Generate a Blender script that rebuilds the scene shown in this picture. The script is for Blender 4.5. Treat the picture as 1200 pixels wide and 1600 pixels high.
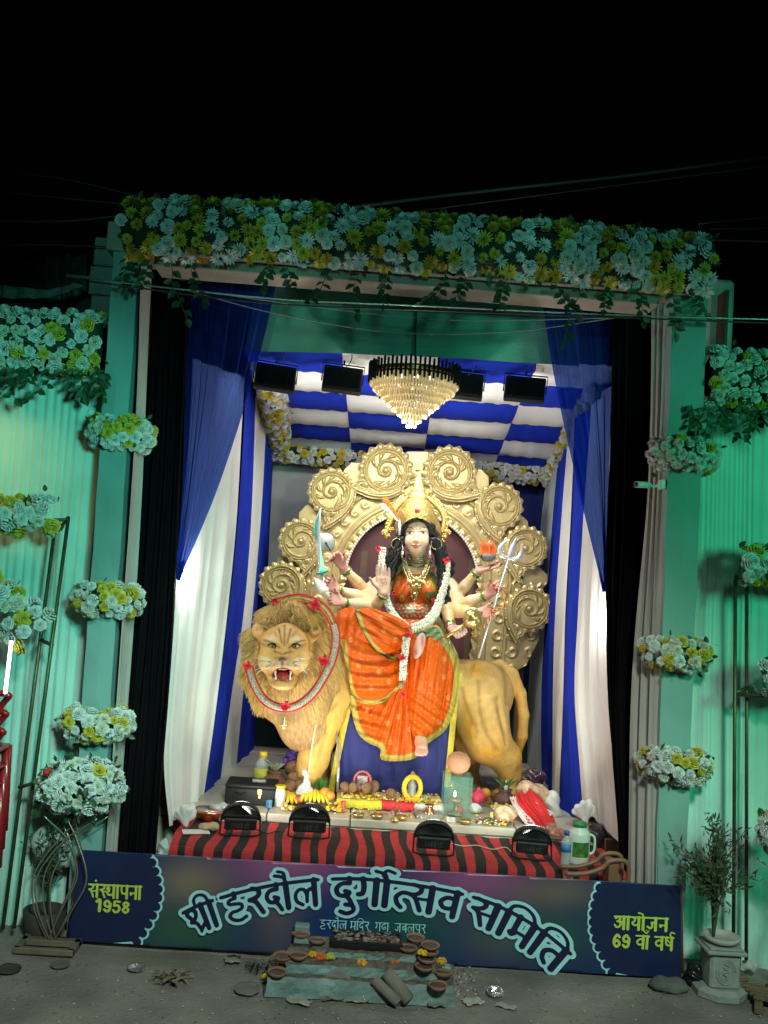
import bpy, math, random
import numpy as np
from mathutils import Matrix, Vector
for _o in list(bpy.data.objects):
    bpy.data.objects.remove(_o)
SC = bpy.context.scene
COL = SC.collection
rad = math.radians
rng = np.random.default_rng(7)
random.seed(7)

# ------------------------------------------------------------------ camera
F_PX = 1500.0                      # focal length in pixels of the 1200x1600 photograph
CAM = np.array((0.0, -5.0, 1.94))
_r, _p, _y = rad(3.95), rad(4.0), rad(1.7)
FW = np.array((math.sin(_y)*math.cos(_p), math.cos(_y)*math.cos(_p), math.sin(_p)))
_rt0 = np.array((math.cos(_y), -math.sin(_y), 0.0)); _up0 = np.cross(_rt0, FW)
RT = _rt0*math.cos(_r) + _up0*math.sin(_r)
UP = -_rt0*math.sin(_r) + _up0*math.cos(_r)
cam_data = bpy.data.cameras.new('camera')
cam = bpy.data.objects.new('camera', cam_data); COL.objects.link(cam)
cam.matrix_world = Matrix(((RT[0], UP[0], -FW[0], CAM[0]), (RT[1], UP[1], -FW[1], CAM[1]),
                           (RT[2], UP[2], -FW[2], CAM[2]), (0, 0, 0, 1)))
cam_data.sensor_fit = 'VERTICAL'; cam_data.sensor_height = 24.0
cam_data.lens = 24.0*F_PX/1600.0
cam_data.clip_start = 0.05; cam_data.clip_end = 500
SC.camera = cam

# ------------------------------------------------------------------ night sky, street lamps, exposure
W = bpy.data.worlds.new('World'); SC.world = W; W.use_nodes = True
_bg = W.node_tree.nodes['Background']
_bg.inputs[0].default_value = (0.25, 0.5, 0.42, 1); _bg.inputs[1].default_value = 0.0006
SC.view_settings.view_transform = 'Standard'; SC.view_settings.look = 'None'
SC.view_settings.exposure = 0.0; SC.view_settings.gamma = 1.0
SC.cycles.use_denoising = True
SC.cycles.max_bounces = 6; SC.cycles.diffuse_bounces = 3; SC.cycles.glossy_bounces = 3
SC.cycles.transmission_bounces = 4; SC.cycles.transparent_max_bounces = 8
SC.cycles.caustics_reflective = False; SC.cycles.caustics_refractive = False
SC.cycles.sample_clamp_indirect = 4.0

def lamp(name, kind, loc, target, power, color, size=0.2, spot=None, blend=0.5, parent=None):
    l = bpy.data.lights.new(name, kind); l.energy = power; l.color = color
    if kind == 'AREA':
        l.shape = 'DISK'; l.size = size
    else:
        l.shadow_soft_size = size
    if kind == 'SPOT':
        l.spot_size = rad(spot); l.spot_blend = blend
    o = bpy.data.objects.new(name, l); COL.objects.link(o)
    d = Vector(target) - Vector(loc)
    o.matrix_world = Matrix.Translation(Vector(loc)) @ d.to_track_quat('-Z', 'Y').to_matrix().to_4x4()
    return o

# coloured street floodlights of the decoration (they stand beside and behind the photographer)
lamp('street_flood_teal', 'SPOT', (.35, -3.5, 2.7), (-2.05, .2, 1.75), 410, (.19, 1.0, .74), .25, 46, .5)
for _x in (-1.15, .15, 1.45):
    lamp('street_flood_beam', 'SPOT', (_x+.1, -5.2, 3.0), (_x, .3, 3.84), 160, (.19, .95, .74), .2, 21, .5)
lamp('street_flood_green', 'SPOT', (3.7, -3.6, 2.9), (2.45, .2, 2.0), 330, (.10, 1.0, .52), .45, 52, .6)
lamp('street_flood_warm', 'SPOT', (-2.25, -.35, 2.75), (-1.95, .3, 2.25), 12, (1.0, .72, .28), .05, 80, .9)
lamp('street_lamp_dim', 'SPOT', (1.0, -6.5, 5.2), (.25, -.5, .05), 1500, (.86, 1.0, .86), .4, 40, .5)

# ------------------------------------------------------------------ measuring the place
def at(px, py, Y):                 # the point at depth Y seen at a pixel of the photograph
    d = FW + RT*((px-600)/F_PX) - UP*((py-800)/F_PX)
    return CAM + d*((Y-CAM[1])/d[1])
def atv(px, py, Y):
    px = np.asarray(px, float); py = np.asarray(py, float); Y = np.broadcast_to(np.asarray(Y, float), px.shape)
    d = FW[None] + RT[None]*((px.ravel()-600)/F_PX)[:, None] - UP[None]*((py.ravel()-800)/F_PX)[:, None]
    return CAM[None] + d*((Y.ravel()-CAM[1])/d[:, 1])[:, None]
def on(px, py, z):                 # the point at height z seen at a pixel
    d = FW + RT*((px-600)/F_PX) - UP*((py-800)/F_PX)
    return CAM + d*((z-CAM[2])/d[2])
def mpp(Y):                        # metres per photograph pixel at depth Y
    return (Y+5.0)/F_PX

# ------------------------------------------------------------------ materials
MATS = {}
def mat(name, col=(.5, .5, .5), rough=.6, metal=0., var=.18, vscale=9., bump=0., bscale=90., vcol=False,
        emis=0., ecol=None, sheen=0., alpha=1., trans=0., spec=.5, weave=0., dirt=0., dirtcol=(.12, .10, .08), coat=0.):
    if name in MATS:
        return MATS[name]
    m = bpy.data.materials.new(name); m.use_nodes = True
    nt = m.node_tree; N = nt.nodes; L = nt.links
    b = N['Principled BSDF']
    b.inputs['Roughness'].default_value = rough; b.inputs['Metallic'].default_value = metal
    b.inputs['Specular IOR Level'].default_value = spec
    b.inputs['Sheen Weight'].default_value = sheen; b.inputs['Alpha'].default_value = alpha
    b.inputs['Transmission Weight'].default_value = trans; b.inputs['Coat Weight'].default_value = coat
    tc = N.new('ShaderNodeTexCoord')
    if vcol:
        a = N.new('ShaderNodeAttribute'); a.attribute_name = 'Col'; src = a.outputs['Color']
    else:
        a = N.new('ShaderNodeRGB'); a.outputs[0].default_value = (*col, 1); src = a.outputs[0]
    if var > 0:
        n = N.new('ShaderNodeTexNoise'); n.inputs['Scale'].default_value = vscale; n.inputs['Detail'].default_value = 6
        L.new(tc.outputs['Object'], n.inputs['Vector'])
        r = N.new('ShaderNodeMapRange'); r.inputs['From Min'].default_value = .3; r.inputs['From Max'].default_value = .7
        r.inputs['To Min'].default_value = 1-var; r.inputs['To Max'].default_value = 1+var*.6
        L.new(n.outputs['Fac'], r.inputs['Value'])
        mx = N.new('ShaderNodeMix'); mx.data_type = 'RGBA'; mx.blend_type = 'MULTIPLY'; mx.inputs['Factor'].default_value = 1
        L.new(src, mx.inputs['A']); L.new(r.outputs[0], mx.inputs['B']); src = mx.outputs['Result']
    if dirt > 0:
        n = N.new('ShaderNodeTexNoise'); n.inputs['Scale'].default_value = vscale*.35; n.inputs['Detail'].default_value = 9
        n.inputs['Roughness'].default_value = .7
        L.new(tc.outputs['Object'], n.inputs['Vector'])
        r = N.new('ShaderNodeMapRange'); r.inputs['From Min'].default_value = .48; r.inputs['From Max'].default_value = .72
        r.inputs['To Max'].default_value = dirt
        L.new(n.outputs['Fac'], r.inputs['Value'])
        mx = N.new('ShaderNodeMix'); mx.data_type = 'RGBA'
        L.new(r.outputs[0], mx.inputs['Factor']); L.new(src, mx.inputs['A']); mx.inputs['B'].default_value = (*dirtcol, 1); src = mx.outputs['Result']
    L.new(src, b.inputs['Base Color'])
    if bump > 0 or weave > 0:
        n = N.new('ShaderNodeTexNoise'); n.inputs['Scale'].default_value = bscale; n.inputs['Detail'].default_value = 5
        L.new(tc.outputs['Object'], n.inputs['Vector'])
        hsrc = n.outputs['Fac']
        if weave > 0:
            w = N.new('ShaderNodeTexWave'); w.inputs['Scale'].default_value = weave; w.bands_direction = 'Z'
            w.inputs['Distortion'].default_value = 1.5
            L.new(tc.outputs['Object'], w.inputs['Vector'])
            ad = N.new('ShaderNodeMath'); L.new(w.outputs['Fac'], ad.inputs[0]); L.new(hsrc, ad.inputs[1]); hsrc = ad.outputs[0]
        bp = N.new('ShaderNodeBump'); bp.inputs['Strength'].default_value = max(bump, .1); bp.inputs['Distance'].default_value = .01
        L.new(hsrc, bp.inputs['Height']); L.new(bp.outputs[0], b.inputs['Normal'])
    if emis > 0:
        b.inputs['Emission Color'].default_value = (*(ecol or col), 1); b.inputs['Emission Strength'].default_value = emis
    MATS[name] = m
    return m

# ------------------------------------------------------------------ meshes and the object tree
ORG = {}                           # world origin of every empty / part (all unrotated)
def tag(o, label=None, cat=None, group=None, kind=None):
    if label: o['label'] = label
    if cat: o['category'] = cat
    if group: o['group'] = group
    if kind: o['kind'] = kind
    return o
def thing(name, label, cat, loc, group=None):
    o = bpy.data.objects.new(name, None); COL.objects.link(o)
    o.empty_display_size = .05
    o.location = [float(c) for c in loc]; ORG[o.name] = np.array(loc, float)
    return tag(o, label, cat, group)
def mk_mesh(name, V, Fc, mats=(), smooth=True, vcol=None, midx=None):
    me = bpy.data.meshes.new(name)
    V = np.asarray(V, np.float32).reshape(-1, 3)
    if isinstance(Fc, np.ndarray):
        n = Fc.shape[1]; k = len(Fc)
        me.vertices.add(len(V)); me.vertices.foreach_set('co', V.ravel())
        me.loops.add(n*k); me.loops.foreach_set('vertex_index', Fc.astype(np.int32).ravel())
        me.polygons.add(k); me.polygons.foreach_set('loop_start', np.arange(0, n*k, n, dtype=np.int32))
        me.update(calc_edges=True); me.validate()
    else:
        me.from_pydata(V.tolist(), [], [list(map(int, f)) for f in Fc]); me.update()
    for m in (mats if isinstance(mats, (list, tuple)) else [mats]):
        me.materials.append(m)
    if midx is not None:
        me.polygons.foreach_set('material_index', np.asarray(midx, np.int32))
    if smooth:
        me.polygons.foreach_set('use_smooth', np.ones(len(me.polygons), bool))
    if vcol is not None:
        a = me.color_attributes.new('Col', 'FLOAT_COLOR', 'POINT')
        c = np.ones((len(V), 4), np.float32); c[:, :3] = vcol
        a.data.foreach_set('color', c.ravel())
    return me
def obj(name, V, Fc, mats, parent=None, smooth=True, vcol=None, midx=None, label=None, cat=None, group=None, kind=None, loc=None):
    """link one mesh object from world coordinates"""
    V = np.asarray(V, float).reshape(-1, 3)
    if parent is not None:
        org = ORG[parent.name]
    else:
        org = np.array(loc if loc is not None else (V[:, 0].mean(), V[:, 1].mean(), V[:, 2].min()), float)
    me = mk_mesh(name, V-org, Fc, mats, smooth, vcol, midx)
    o = bpy.data.objects.new(name, me); COL.objects.link(o)
    if parent is not None:
        o.parent = parent
    else:
        o.location = org.tolist()
    ORG[o.name] = org
    return tag(o, label, cat, group, kind)
def inst(name, me, M, parent=None, label=None, cat=None, group=None, kind=None):
    """an object of its own that shares mesh data; M is its world matrix"""
    o = bpy.data.objects.new(name, me); COL.objects.link(o)
    M = Matrix(M)
    if parent is not None:
        o.parent = parent
        o.matrix_local = Matrix.Translation(-Vector(ORG[parent.name].tolist())) @ M
        ORG[o.name] = ORG[parent.name]
    else:
        o.matrix_world = M; ORG[o.name] = np.array(M.translation)
    return tag(o, label, cat, group, kind)
def copy_tree(o, loc, label, group=None):
    c = o.copy(); COL.objects.link(c); c.location = [float(v) for v in loc]; c['label'] = label
    ORG[c.name] = np.array(loc, float)
    if group: c['group'] = group
    def rec(a, b):
        for ch in list(a.children):
            if ch.type == 'LIGHT' and False: continue
            k = ch.copy(); COL.objects.link(k); k.parent = b; rec(ch, k)
    rec(o, c)
    return c
def frame(zdir, up=(0, 0, 1), loc=(0, 0, 0), s=1.0, roll=0.0):
    z = Vector([float(c) for c in zdir]).normalized(); u = Vector([float(c) for c in up])
    if abs(z.dot(u.normalized())) > .98: u = Vector((0, 1, .1))
    x = u.cross(z).normalized(); y = z.cross(x)
    M = Matrix((x, y, z)).transposed().to_4x4() @ Matrix.Rotation(roll, 4, 'Z')
    return Matrix.Translation(Vector([float(c) for c in loc])) @ M @ Matrix.Diagonal((s, s, s, 1))

class MB:
    """collects shapes into one mesh"""
    def __init__(s): s.v = []; s.f = []; s.m = []; s.c = []; s.n = 0
    def add(s, V, Fc, m=0, col=None):
        V = np.asarray(V, float).reshape(-1, 3)
        s.v.append(V); s.f += [[int(i)+s.n for i in f] for f in Fc]; s.m += [m]*len(Fc)
        s.c.append(np.broadcast_to(np.array(col if col is not None else (1, 1, 1), float), V.shape)); s.n += len(V)
        return s
    def box(s, c, size, R=None, b=0.0, m=0, col=None):
        V, Fc = boxg(size, b)
        if R is not None: V = V @ np.array(R).T
        return s.add(V+np.array(c), Fc, m, col)
    def tube(s, pts, r, n=8, m=0, col=None, cap=True): return s.add(*tubeg(pts, r, n, cap), m=m, col=col)
    def lathe(s, prof, c, n=20, m=0, col=None, R=None, sx=1, sy=1):
        V, Fc = latheg(prof, n); V = V*np.array((sx, sy, 1))
        if R is not None: V = V @ np.array(R).T
        return s.add(V+np.array(c), Fc, m, col)
    def ball(s, c, r, n=10, m=0, col=None, R=None):
        V, Fc = ballg(n); V = V*np.array(r)
        if R is not None: V = V @ np.array(R).T
        return s.add(V+np.array(c), Fc, m, col)
    def build(s, name, mats, parent=None, smooth=True, **k):
        vc = np.concatenate(s.c) if k.pop('vcol', False) else None
        return obj(name, np.concatenate(s.v), s.f, mats, parent, smooth, vcol=vc, midx=s.m, **k)
    def mesh(s, name, mats, smooth=True, vcol=False):
        return mk_mesh(name, np.concatenate(s.v), s.f, mats, smooth, np.concatenate(s.c) if vcol else None, s.m)
def boxg(size, b=0.0):
    x, y, z = [c/2 for c in size]
    if b <= 0:
        V = [(sx*x, sy*y, sz*z) for sx in (-1, 1) for sy in (-1, 1) for sz in (-1, 1)]
        return np.array(V), [(0, 1, 3, 2), (4, 6, 7, 5), (0, 4, 5, 1), (2, 3, 7, 6), (0, 2, 6, 4), (1, 5, 7, 3)]
    V = []; idx = {}
    for sx in (-1, 1):
        for sy in (-1, 1):
            for sz in (-1, 1):
                for a in range(3):
                    p = [sx*(x-b), sy*(y-b), sz*(z-b)]; p[a] = (sx*x, sy*y, sz*z)[a]
                    idx[sx, sy, sz, a] = len(V); V.append(p)
    Fc = []
    for a in range(3):
        o = [k for k in range(3) if k != a]
        for s1 in (-1, 1):
            q = []
            for (u, v) in ((-1, -1), (1, -1), (1, 1), (-1, 1)):
                k = [0, 0, 0]; k[a] = s1; k[o[0]] = u; k[o[1]] = v; q.append(idx[k[0], k[1], k[2], a])
            Fc.append(q if s1*(1 if a != 1 else -1) > 0 else q[::-1])
        for u in (-1, 1):
            for v in (-1, 1):
                k0 = [0, 0, 0]; k0[a] = -1; k0[o[0]] = u; k0[o[1]] = v; k1 = list(k0); k1[a] = 1
                Fc.append((idx[(*k0, o[0])], idx[(*k1, o[0])], idx[(*k1, o[1])], idx[(*k0, o[1])]))
    for sx in (-1, 1):
        for sy in (-1, 1):
            for sz in (-1, 1):
                Fc.append((idx[sx, sy, sz, 0], idx[sx, sy, sz, 1], idx[sx, sy, sz, 2]))
    return np.array(V), Fc
def tubeg(pts, r, n=8, cap=True):
    P = np.asarray(pts, float); K = len(P); r = np.broadcast_to(np.asarray(r, float), (K,))
    T = np.gradient(P, axis=0); T /= np.linalg.norm(T, axis=1)[:, None]+1e-12
    u = np.cross(T[0], (0, 0, 1.)); u = u if np.linalg.norm(u) > .05 else np.cross(T[0], (0, 1., 0)); u /= np.linalg.norm(u)
    V = []; a = np.arange(n)*2*math.pi/n
    for i in range(K):
        u = u - T[i]*u.dot(T[i]); u /= np.linalg.norm(u)+1e-12; w = np.cross(T[i], u)
        V.append(P[i]+r[i]*(np.cos(a)[:, None]*u+np.sin(a)[:, None]*w))
    Fc = [(i*n+j, i*n+(j+1) % n, (i+1)*n+(j+1) % n, (i+1)*n+j) for i in range(K-1) for j in range(n)]
    if cap: Fc += [tuple(range(n))[::-1], tuple(range((K-1)*n, K*n))]
    return np.concatenate(V), Fc
def latheg(prof, n=20):            # prof: (radius, z)
    V = []; a = np.arange(n)*2*math.pi/n
    for r, z in prof: V.append(np.stack((r*np.cos(a), r*np.sin(a), np.full(n, z)), 1))
    K = len(prof)
    Fc = [(i*n+j, i*n+(j+1) % n, (i+1)*n+(j+1) % n, (i+1)*n+j) for i in range(K-1) for j in range(n)]
    if prof[0][0] > 1e-4: Fc.append(tuple(range(n))[::-1])
    if prof[-1][0] > 1e-4: Fc.append(tuple(range((K-1)*n, K*n)))
    return np.concatenate(V), Fc
def ballg(n=10):
    m = max(4, n//2+1)
    return latheg([(max(math.sin(math.pi*i/m), 1e-5), -math.cos(math.pi*i/m)) for i in range(m+1)], n)
def spline(pts, k=8):              # Catmull-Rom through points of any dimension
    P = np.asarray(pts, float)
    if len(P) < 3: return np.array([P[0]+(P[-1]-P[0])*t for t in np.linspace(0, 1, k+1)])
    Q = np.vstack((2*P[0]-P[1], P, 2*P[-1]-P[-2])); out = []
    for i in range(1, len(Q)-2):
        for t in np.arange(k)/k:
            a, b, c, d = Q[i-1], Q[i], Q[i+1], Q[i+2]
            out.append(.5*(2*b+(c-a)*t+(2*a-5*b+4*c-d)*t*t+(3*b-a-3*c+d)*t**3))
    out.append(P[-1]); return np.array(out)
def rotm(ax, ang): return np.array(Matrix.Rotation(ang, 3, ax))

# ------------------------------------------------------------------ flat outlines: marching squares
def contour(field, xs, ys, level=0.0):
    """polygons covering field < level on the grid; returns 2-D points and faces"""
    nx, ny = len(xs), len(ys)
    ins = field < level
    V = {}; P = []; Fc = []
    def gv(i, j):
        k = (i, j)
        if k not in V: V[k] = len(P); P.append((xs[i], ys[j]))
        return V[k]
    def ev(i, j, i2, j2):
        k = (i, j, i2, j2) if (i, j) < (i2, j2) else (i2, j2, i, j)
        if k not in V:
            a, b = field[k[0], k[1]], field[k[2], k[3]]; t = min(max((level-a)/(b-a), .02), .98)
            V[k] = len(P); P.append((xs[k[0]]+(xs[k[2]]-xs[k[0]])*t, ys[k[1]]+(ys[k[3]]-ys[k[1]])*t))
        return V[k]
    cnt = ins[:-1, :-1].astype(int)+ins[1:, :-1]+ins[1:, 1:]+ins[:-1, 1:]
    for i, j in np.argwhere(cnt > 0):
        c = ((i, j), (i+1, j), (i+1, j+1), (i, j+1)); poly = []
        for k in range(4):
            a, b = c[k], c[(k+1) % 4]
            if ins[a]: poly.append(gv(*a))
            if ins[a] != ins[b]: poly.append(ev(*a, *b))
        if len(poly) >= 3: Fc.append(poly)
    return np.array(P), Fc
def seg_dist(X, Y, pts, w=None):   # distance to a polyline, minus a width that may vary along it
    pts = np.asarray(pts, float); d = np.full(X.shape, 1e9)
    w = np.zeros(len(pts)) if w is None else np.broadcast_to(np.asarray(w, float), (len(pts),))
    for k in range(len(pts)-1):
        a, b = pts[k], pts[k+1]; v = b-a; L2 = v.dot(v)+1e-12
        t = np.clip(((X-a[0])*v[0]+(Y-a[1])*v[1])/L2, 0, 1)
        d = np.minimum(d, np.hypot(X-a[0]-t*v[0], Y-a[1]-t*v[1])-(w[k]+(w[k+1]-w[k])*t))
    return d
def poly_sd(X, Y, poly):           # signed distance to a polygon, negative inside
    P = np.asarray(poly, float); n = len(P); d = np.full(X.shape, 1e18); s = np.zeros(X.shape, bool)
    for i in range(n):
        a, b = P[i], P[(i+1) % n]; v = b-a; L2 = v.dot(v)+1e-12
        t = np.clip(((X-a[0])*v[0]+(Y-a[1])*v[1])/L2, 0, 1)
        d = np.minimum(d, (X-a[0]-t*v[0])**2+(Y-a[1]-t*v[1])**2)
        if abs(b[1]-a[1]) > 1e-12:
            c = (a[1] > Y) != (b[1] > Y)
            s ^= c & (X < v[0]*(Y-a[1])/v[1]+a[0])
    return np.where(s, -1, 1)*np.sqrt(d)
def bnd_edges(Fc):
    E = {}
    for f in Fc:
        for k in range(len(f)):
            a, b = f[k], f[(k+1) % len(f)]
            if (b, a) in E: del E[b, a]
            else: E[a, b] = 1
    return list(E)
def sheet(P3, back, Fc):
    """front points P3, back points, faces -> closed slab"""
    n = len(P3); V = np.vstack((P3, back))
    F2 = [list(f) for f in Fc]+[[i+n for i in f[::-1]] for f in Fc]
    F2 += [[b, a, a+n, b+n] for a, b in bnd_edges(Fc)]
    return V, F2
def relief(name, field, xs, ys, Yf, thick, mats, parent, colf=None, **k):
    """slab in photograph-pixel coordinates; Yf(px,py) is the depth of its front face"""
    P, Fc = contour(field, xs, ys)
    Yd = Yf(P[:, 0], P[:, 1])
    A = atv(P[:, 0], P[:, 1], Yd); B = A.copy(); B[:, 1] = np.maximum(A[:, 1]+.004, (np.max(A[:, 1]) if thick is None else A[:, 1]+thick))
    V, F2 = sheet(A, B, [f[::-1] for f in Fc])
    vc = None
    if colf is not None:
        c = colf(P[:, 0], P[:, 1]); vc = np.vstack((c, c))
    return obj(name, V, F2, mats, parent, vcol=vc, **k)

# ------------------------------------------------------------------ rounded bodies: distance fields meshed with surface nets
class Body:
    def __init__(s, lo, hi, h):
        s.lo = np.array(lo, float); s.h = h
        s.n = np.ceil((np.array(hi)-s.lo)/h).astype(int)+1
        s.ax = [(s.lo[k]+h*np.arange(s.n[k])).astype(np.float32) for k in range(3)]
        s.d = np.full(tuple(s.n), 9., np.float32)
    def _sub(s, lo, hi):
        a = np.clip(np.floor((np.array(lo)-s.lo)/s.h).astype(int), 0, s.n-1)
        b = np.clip(np.ceil((np.array(hi)-s.lo)/s.h).astype(int)+1, 1, s.n)
        sl = tuple(slice(a[k], b[k]) for k in range(3))
        return sl, s.ax[0][sl[0]][:, None, None], s.ax[1][sl[1]][None, :, None], s.ax[2][sl[2]][None, None, :]
    def _put(s, sl, p, k, cut):
        d = s.d[sl]
        if cut:
            p = -p; h = np.clip(.5-.5*(p-d)/max(k, 1e-6), 0, 1) if k > 0 else (d > p)
            s.d[sl] = (p+(d-p)*h+k*h*(1-h)) if k > 0 else np.maximum(d, p)
        elif k > 0:
            h = np.clip(.5+.5*(d-p)/k, 0, 1); s.d[sl] = d+(p-d)*h-k*h*(1-h)
        else:
            s.d[sl] = np.minimum(d, p)
    def cone(s, a, b, ra, rb, k=.03, cut=False):
        a = np.array(a, float); b = np.array(b, float); R = max(ra, rb)+k+3*s.h
        sl, X, Y, Z = s._sub(np.minimum(a, b)-R, np.maximum(a, b)+R)
        v = b-a; L2 = v.dot(v)+1e-12
        t = np.clip(((X-a[0])*v[0]+(Y-a[1])*v[1]+(Z-a[2])*v[2])/L2, 0, 1)
        p = np.sqrt((X-a[0]-t*v[0])**2+(Y-a[1]-t*v[1])**2+(Z-a[2]-t*v[2])**2)-(ra+(rb-ra)*t)
        s._put(sl, p, k, cut)
    def chain(s, pts, rs, k=.03):
        for i in range(len(pts)-1): s.cone(pts[i], pts[i+1], rs[i], rs[i+1], k)
    def ell(s, c, r, k=.03, R=None, cut=False):
        c = np.array(c, float); r = np.array(r, float)*np.ones(3); m = max(r)+k+3*s.h
        sl, X, Y, Z = s._sub(c-m, c+m); X = X-c[0]; Y = Y-c[1]; Z = Z-c[2]
        if R is not None:
            R = np.array(R)
            X, Y, Z = (R[0, j]*X+R[1, j]*Y+R[2, j]*Z for j in range(3))
        k0 = np.sqrt((X/r[0])**2+(Y/r[1])**2+(Z/r[2])**2)+1e-9
        k1 = np.sqrt((X/r[0]**2)**2+(Y/r[1]**2)**2+(Z/r[2]**2)**2)+1e-9
        s._put(sl, k0*(k0-1)/k1, k, cut)
    def mesh(s):
        d = s.d; ins = d < 0
        c = np.zeros(tuple(s.n-1), np.int8)
        for i in (0, 1):
            for j in (0, 1):
                for k in (0, 1): c += ins[i:s.n[0]-1+i, j:s.n[1]-1+j, k:s.n[2]-1+k]
        act = np.argwhere((c > 0) & (c < 8)); idx = np.full(tuple(s.n-1), -1, np.int64); idx[tuple(act.T)] = np.arange(len(act))
        cor = np.array([(i, j, k) for i in (0, 1) for j in (0, 1) for k in (0, 1)])
        cv = np.stack([d[tuple((act+o).T)] for o in cor], 1)
        S = np.zeros((len(act), 3)); n = np.zeros(len(act))
        for a in range(8):
            for b in range(a+1, 8):
                if np.abs(cor[a]-cor[b]).sum() == 1:
                    m = (cv[:, a] < 0) != (cv[:, b] < 0); t = cv[m, a]/(cv[m, a]-cv[m, b])
                    S[m] += cor[a]+t[:, None]*(cor[b]-cor[a]); n[m] += 1
        V = s.lo+s.h*(act+S/n[:, None])
        Q = []
        for ax in range(3):
            o = [(1, 0, 0), (0, 1, 0), (0, 0, 1)][ax]; u, v = [(1, 2), (2, 0), (0, 1)][ax]
            sl0 = [slice(None)]*3; sl1 = [slice(None)]*3; sl0[ax] = slice(0, -1); sl1[ax] = slice(1, None)
            fl = ins[tuple(sl0)] != ins[tuple(sl1)]; e = np.argwhere(fl)
            e = e[(e[:, u] > 0) & (e[:, v] > 0) & (e[:, u] < s.n[u]-1) & (e[:, v] < s.n[v]-1)]
            st = ins[tuple(e.T)]
            q = []
            for du, dv in ((1, 1), (0, 1), (0, 0), (1, 0)):
                p = e.copy(); p[:, u] -= du; p[:, v] -= dv; q.append(idx[tuple(p.T)])
            q = np.stack(q, 1); q[~st] = q[~st][:, ::-1]; Q.append(q)
        return V, np.concatenate(Q)
def blend(c, w, col): return c*(1-w[:, None])+np.array(col)[None]*w[:, None]
def near(V, p, r0, r1): return np.clip((r1-np.linalg.norm(V-np.array(p), axis=1))/(r1-r0), 0, 1)

# ------------------------------------------------------------------ hanging cloth
def drape(name, rails, mats, parent=None, nu=60, nv=40, folds=8, amp=.02, amp_top=1., wob=.6, jag=0., thick=0., pat=None, vcf=None, seed=1, amp_bot=1., **k):
    """rails: list of polylines of world points (top to bottom); the cloth spans them, with folds"""
    R = np.array([[np.array(p) for p in spline(r, 12)][:: 1] for r in rails], dtype=object)
    S = []
    for r in rails:
        q = spline(r, 12) if len(r) > 2 else np.array([np.array(r[0])+(np.array(r[1])-np.array(r[0]))*t for t in np.linspace(0, 1, 25)])
        L = np.r_[0, np.cumsum(np.linalg.norm(np.diff(q, axis=0), axis=1))]; t = np.linspace(0, L[-1], nv+1)
        S.append(np.stack([np.interp(t, L, q[:, c]) for c in range(3)], 1))
    S = np.array(S); uu = np.linspace(0, len(rails)-1, nu+1)
    G = np.zeros((nu+1, nv+1, 3))
    for i, u in enumerate(uu):
        a = min(int(u), len(rails)-2); G[i] = S[a]+(S[a+1]-S[a])*(u-a)
    N = np.cross(np.gradient(G, axis=0), np.gradient(G, axis=1)); N /= np.linalg.norm(N, axis=2)[..., None]+1e-9
    if N[..., 1].mean() > 0: N = -N
    rg = np.random.default_rng(seed); U = np.linspace(0, 1, nu+1)[:, None]; Vv = np.linspace(0, 1, nv+1)[None]
    ph = 2*math.pi*folds*U + wob*np.sin(3.1*Vv+rg.uniform(0, 6)) + 1.2*np.sin(5*U+rg.uniform(0, 6)) + (1.4*np.sin(11*U+rg.uniform(0, 6)) + 1.0*np.sin(27*U+rg.uniform(0, 6)) if folds > 4 else 0)
    h = np.sin(ph)+.45*np.sin(2.3*ph+1+1.5*Vv)+.25*np.sin(4.1*ph+2.*np.sin(4*Vv))
    am_ = np.interp(np.linspace(0, 1, nu+1), np.linspace(0, 1, 14), rg.uniform(.35, 1.35, 14))[:, None]
    A = am_*amp*(amp_top+(1-amp_top)*np.minimum(1, Vv*3))*(1+(amp_bot-1)*Vv)
    G = G+N*(h*A)[..., None]
    G = G+N*(.35*amp*np.sin(7*Vv+5*U*folds**.5+rg.uniform(0, 6))*np.sin(2.1*Vv+9*U))[..., None]
    if jag:
        G[:, -1, 2] += jag*np.sin(9*U[:, 0]+seed)
    V = G.reshape(-1, 3); M = nv+1
    ii, jj = np.meshgrid(np.arange(nu), np.arange(nv), indexing='ij'); ii = ii.ravel(); jj = jj.ravel()
    Fc = np.stack((ii*M+jj, (ii+1)*M+jj, (ii+1)*M+jj+1, ii*M+jj+1), 1)
    mi = None if pat is None else [pat((i+.5)/nu, (j+.5)/nv) for i, j in zip(ii, jj)]
    vc = None if vcf is None else vcf(np.repeat(U, nv+1, 1).ravel(), np.repeat(Vv, nu+1, 0).ravel())
    return obj(name, V, Fc, mats, parent, midx=mi, vcol=vc, **k)
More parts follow.
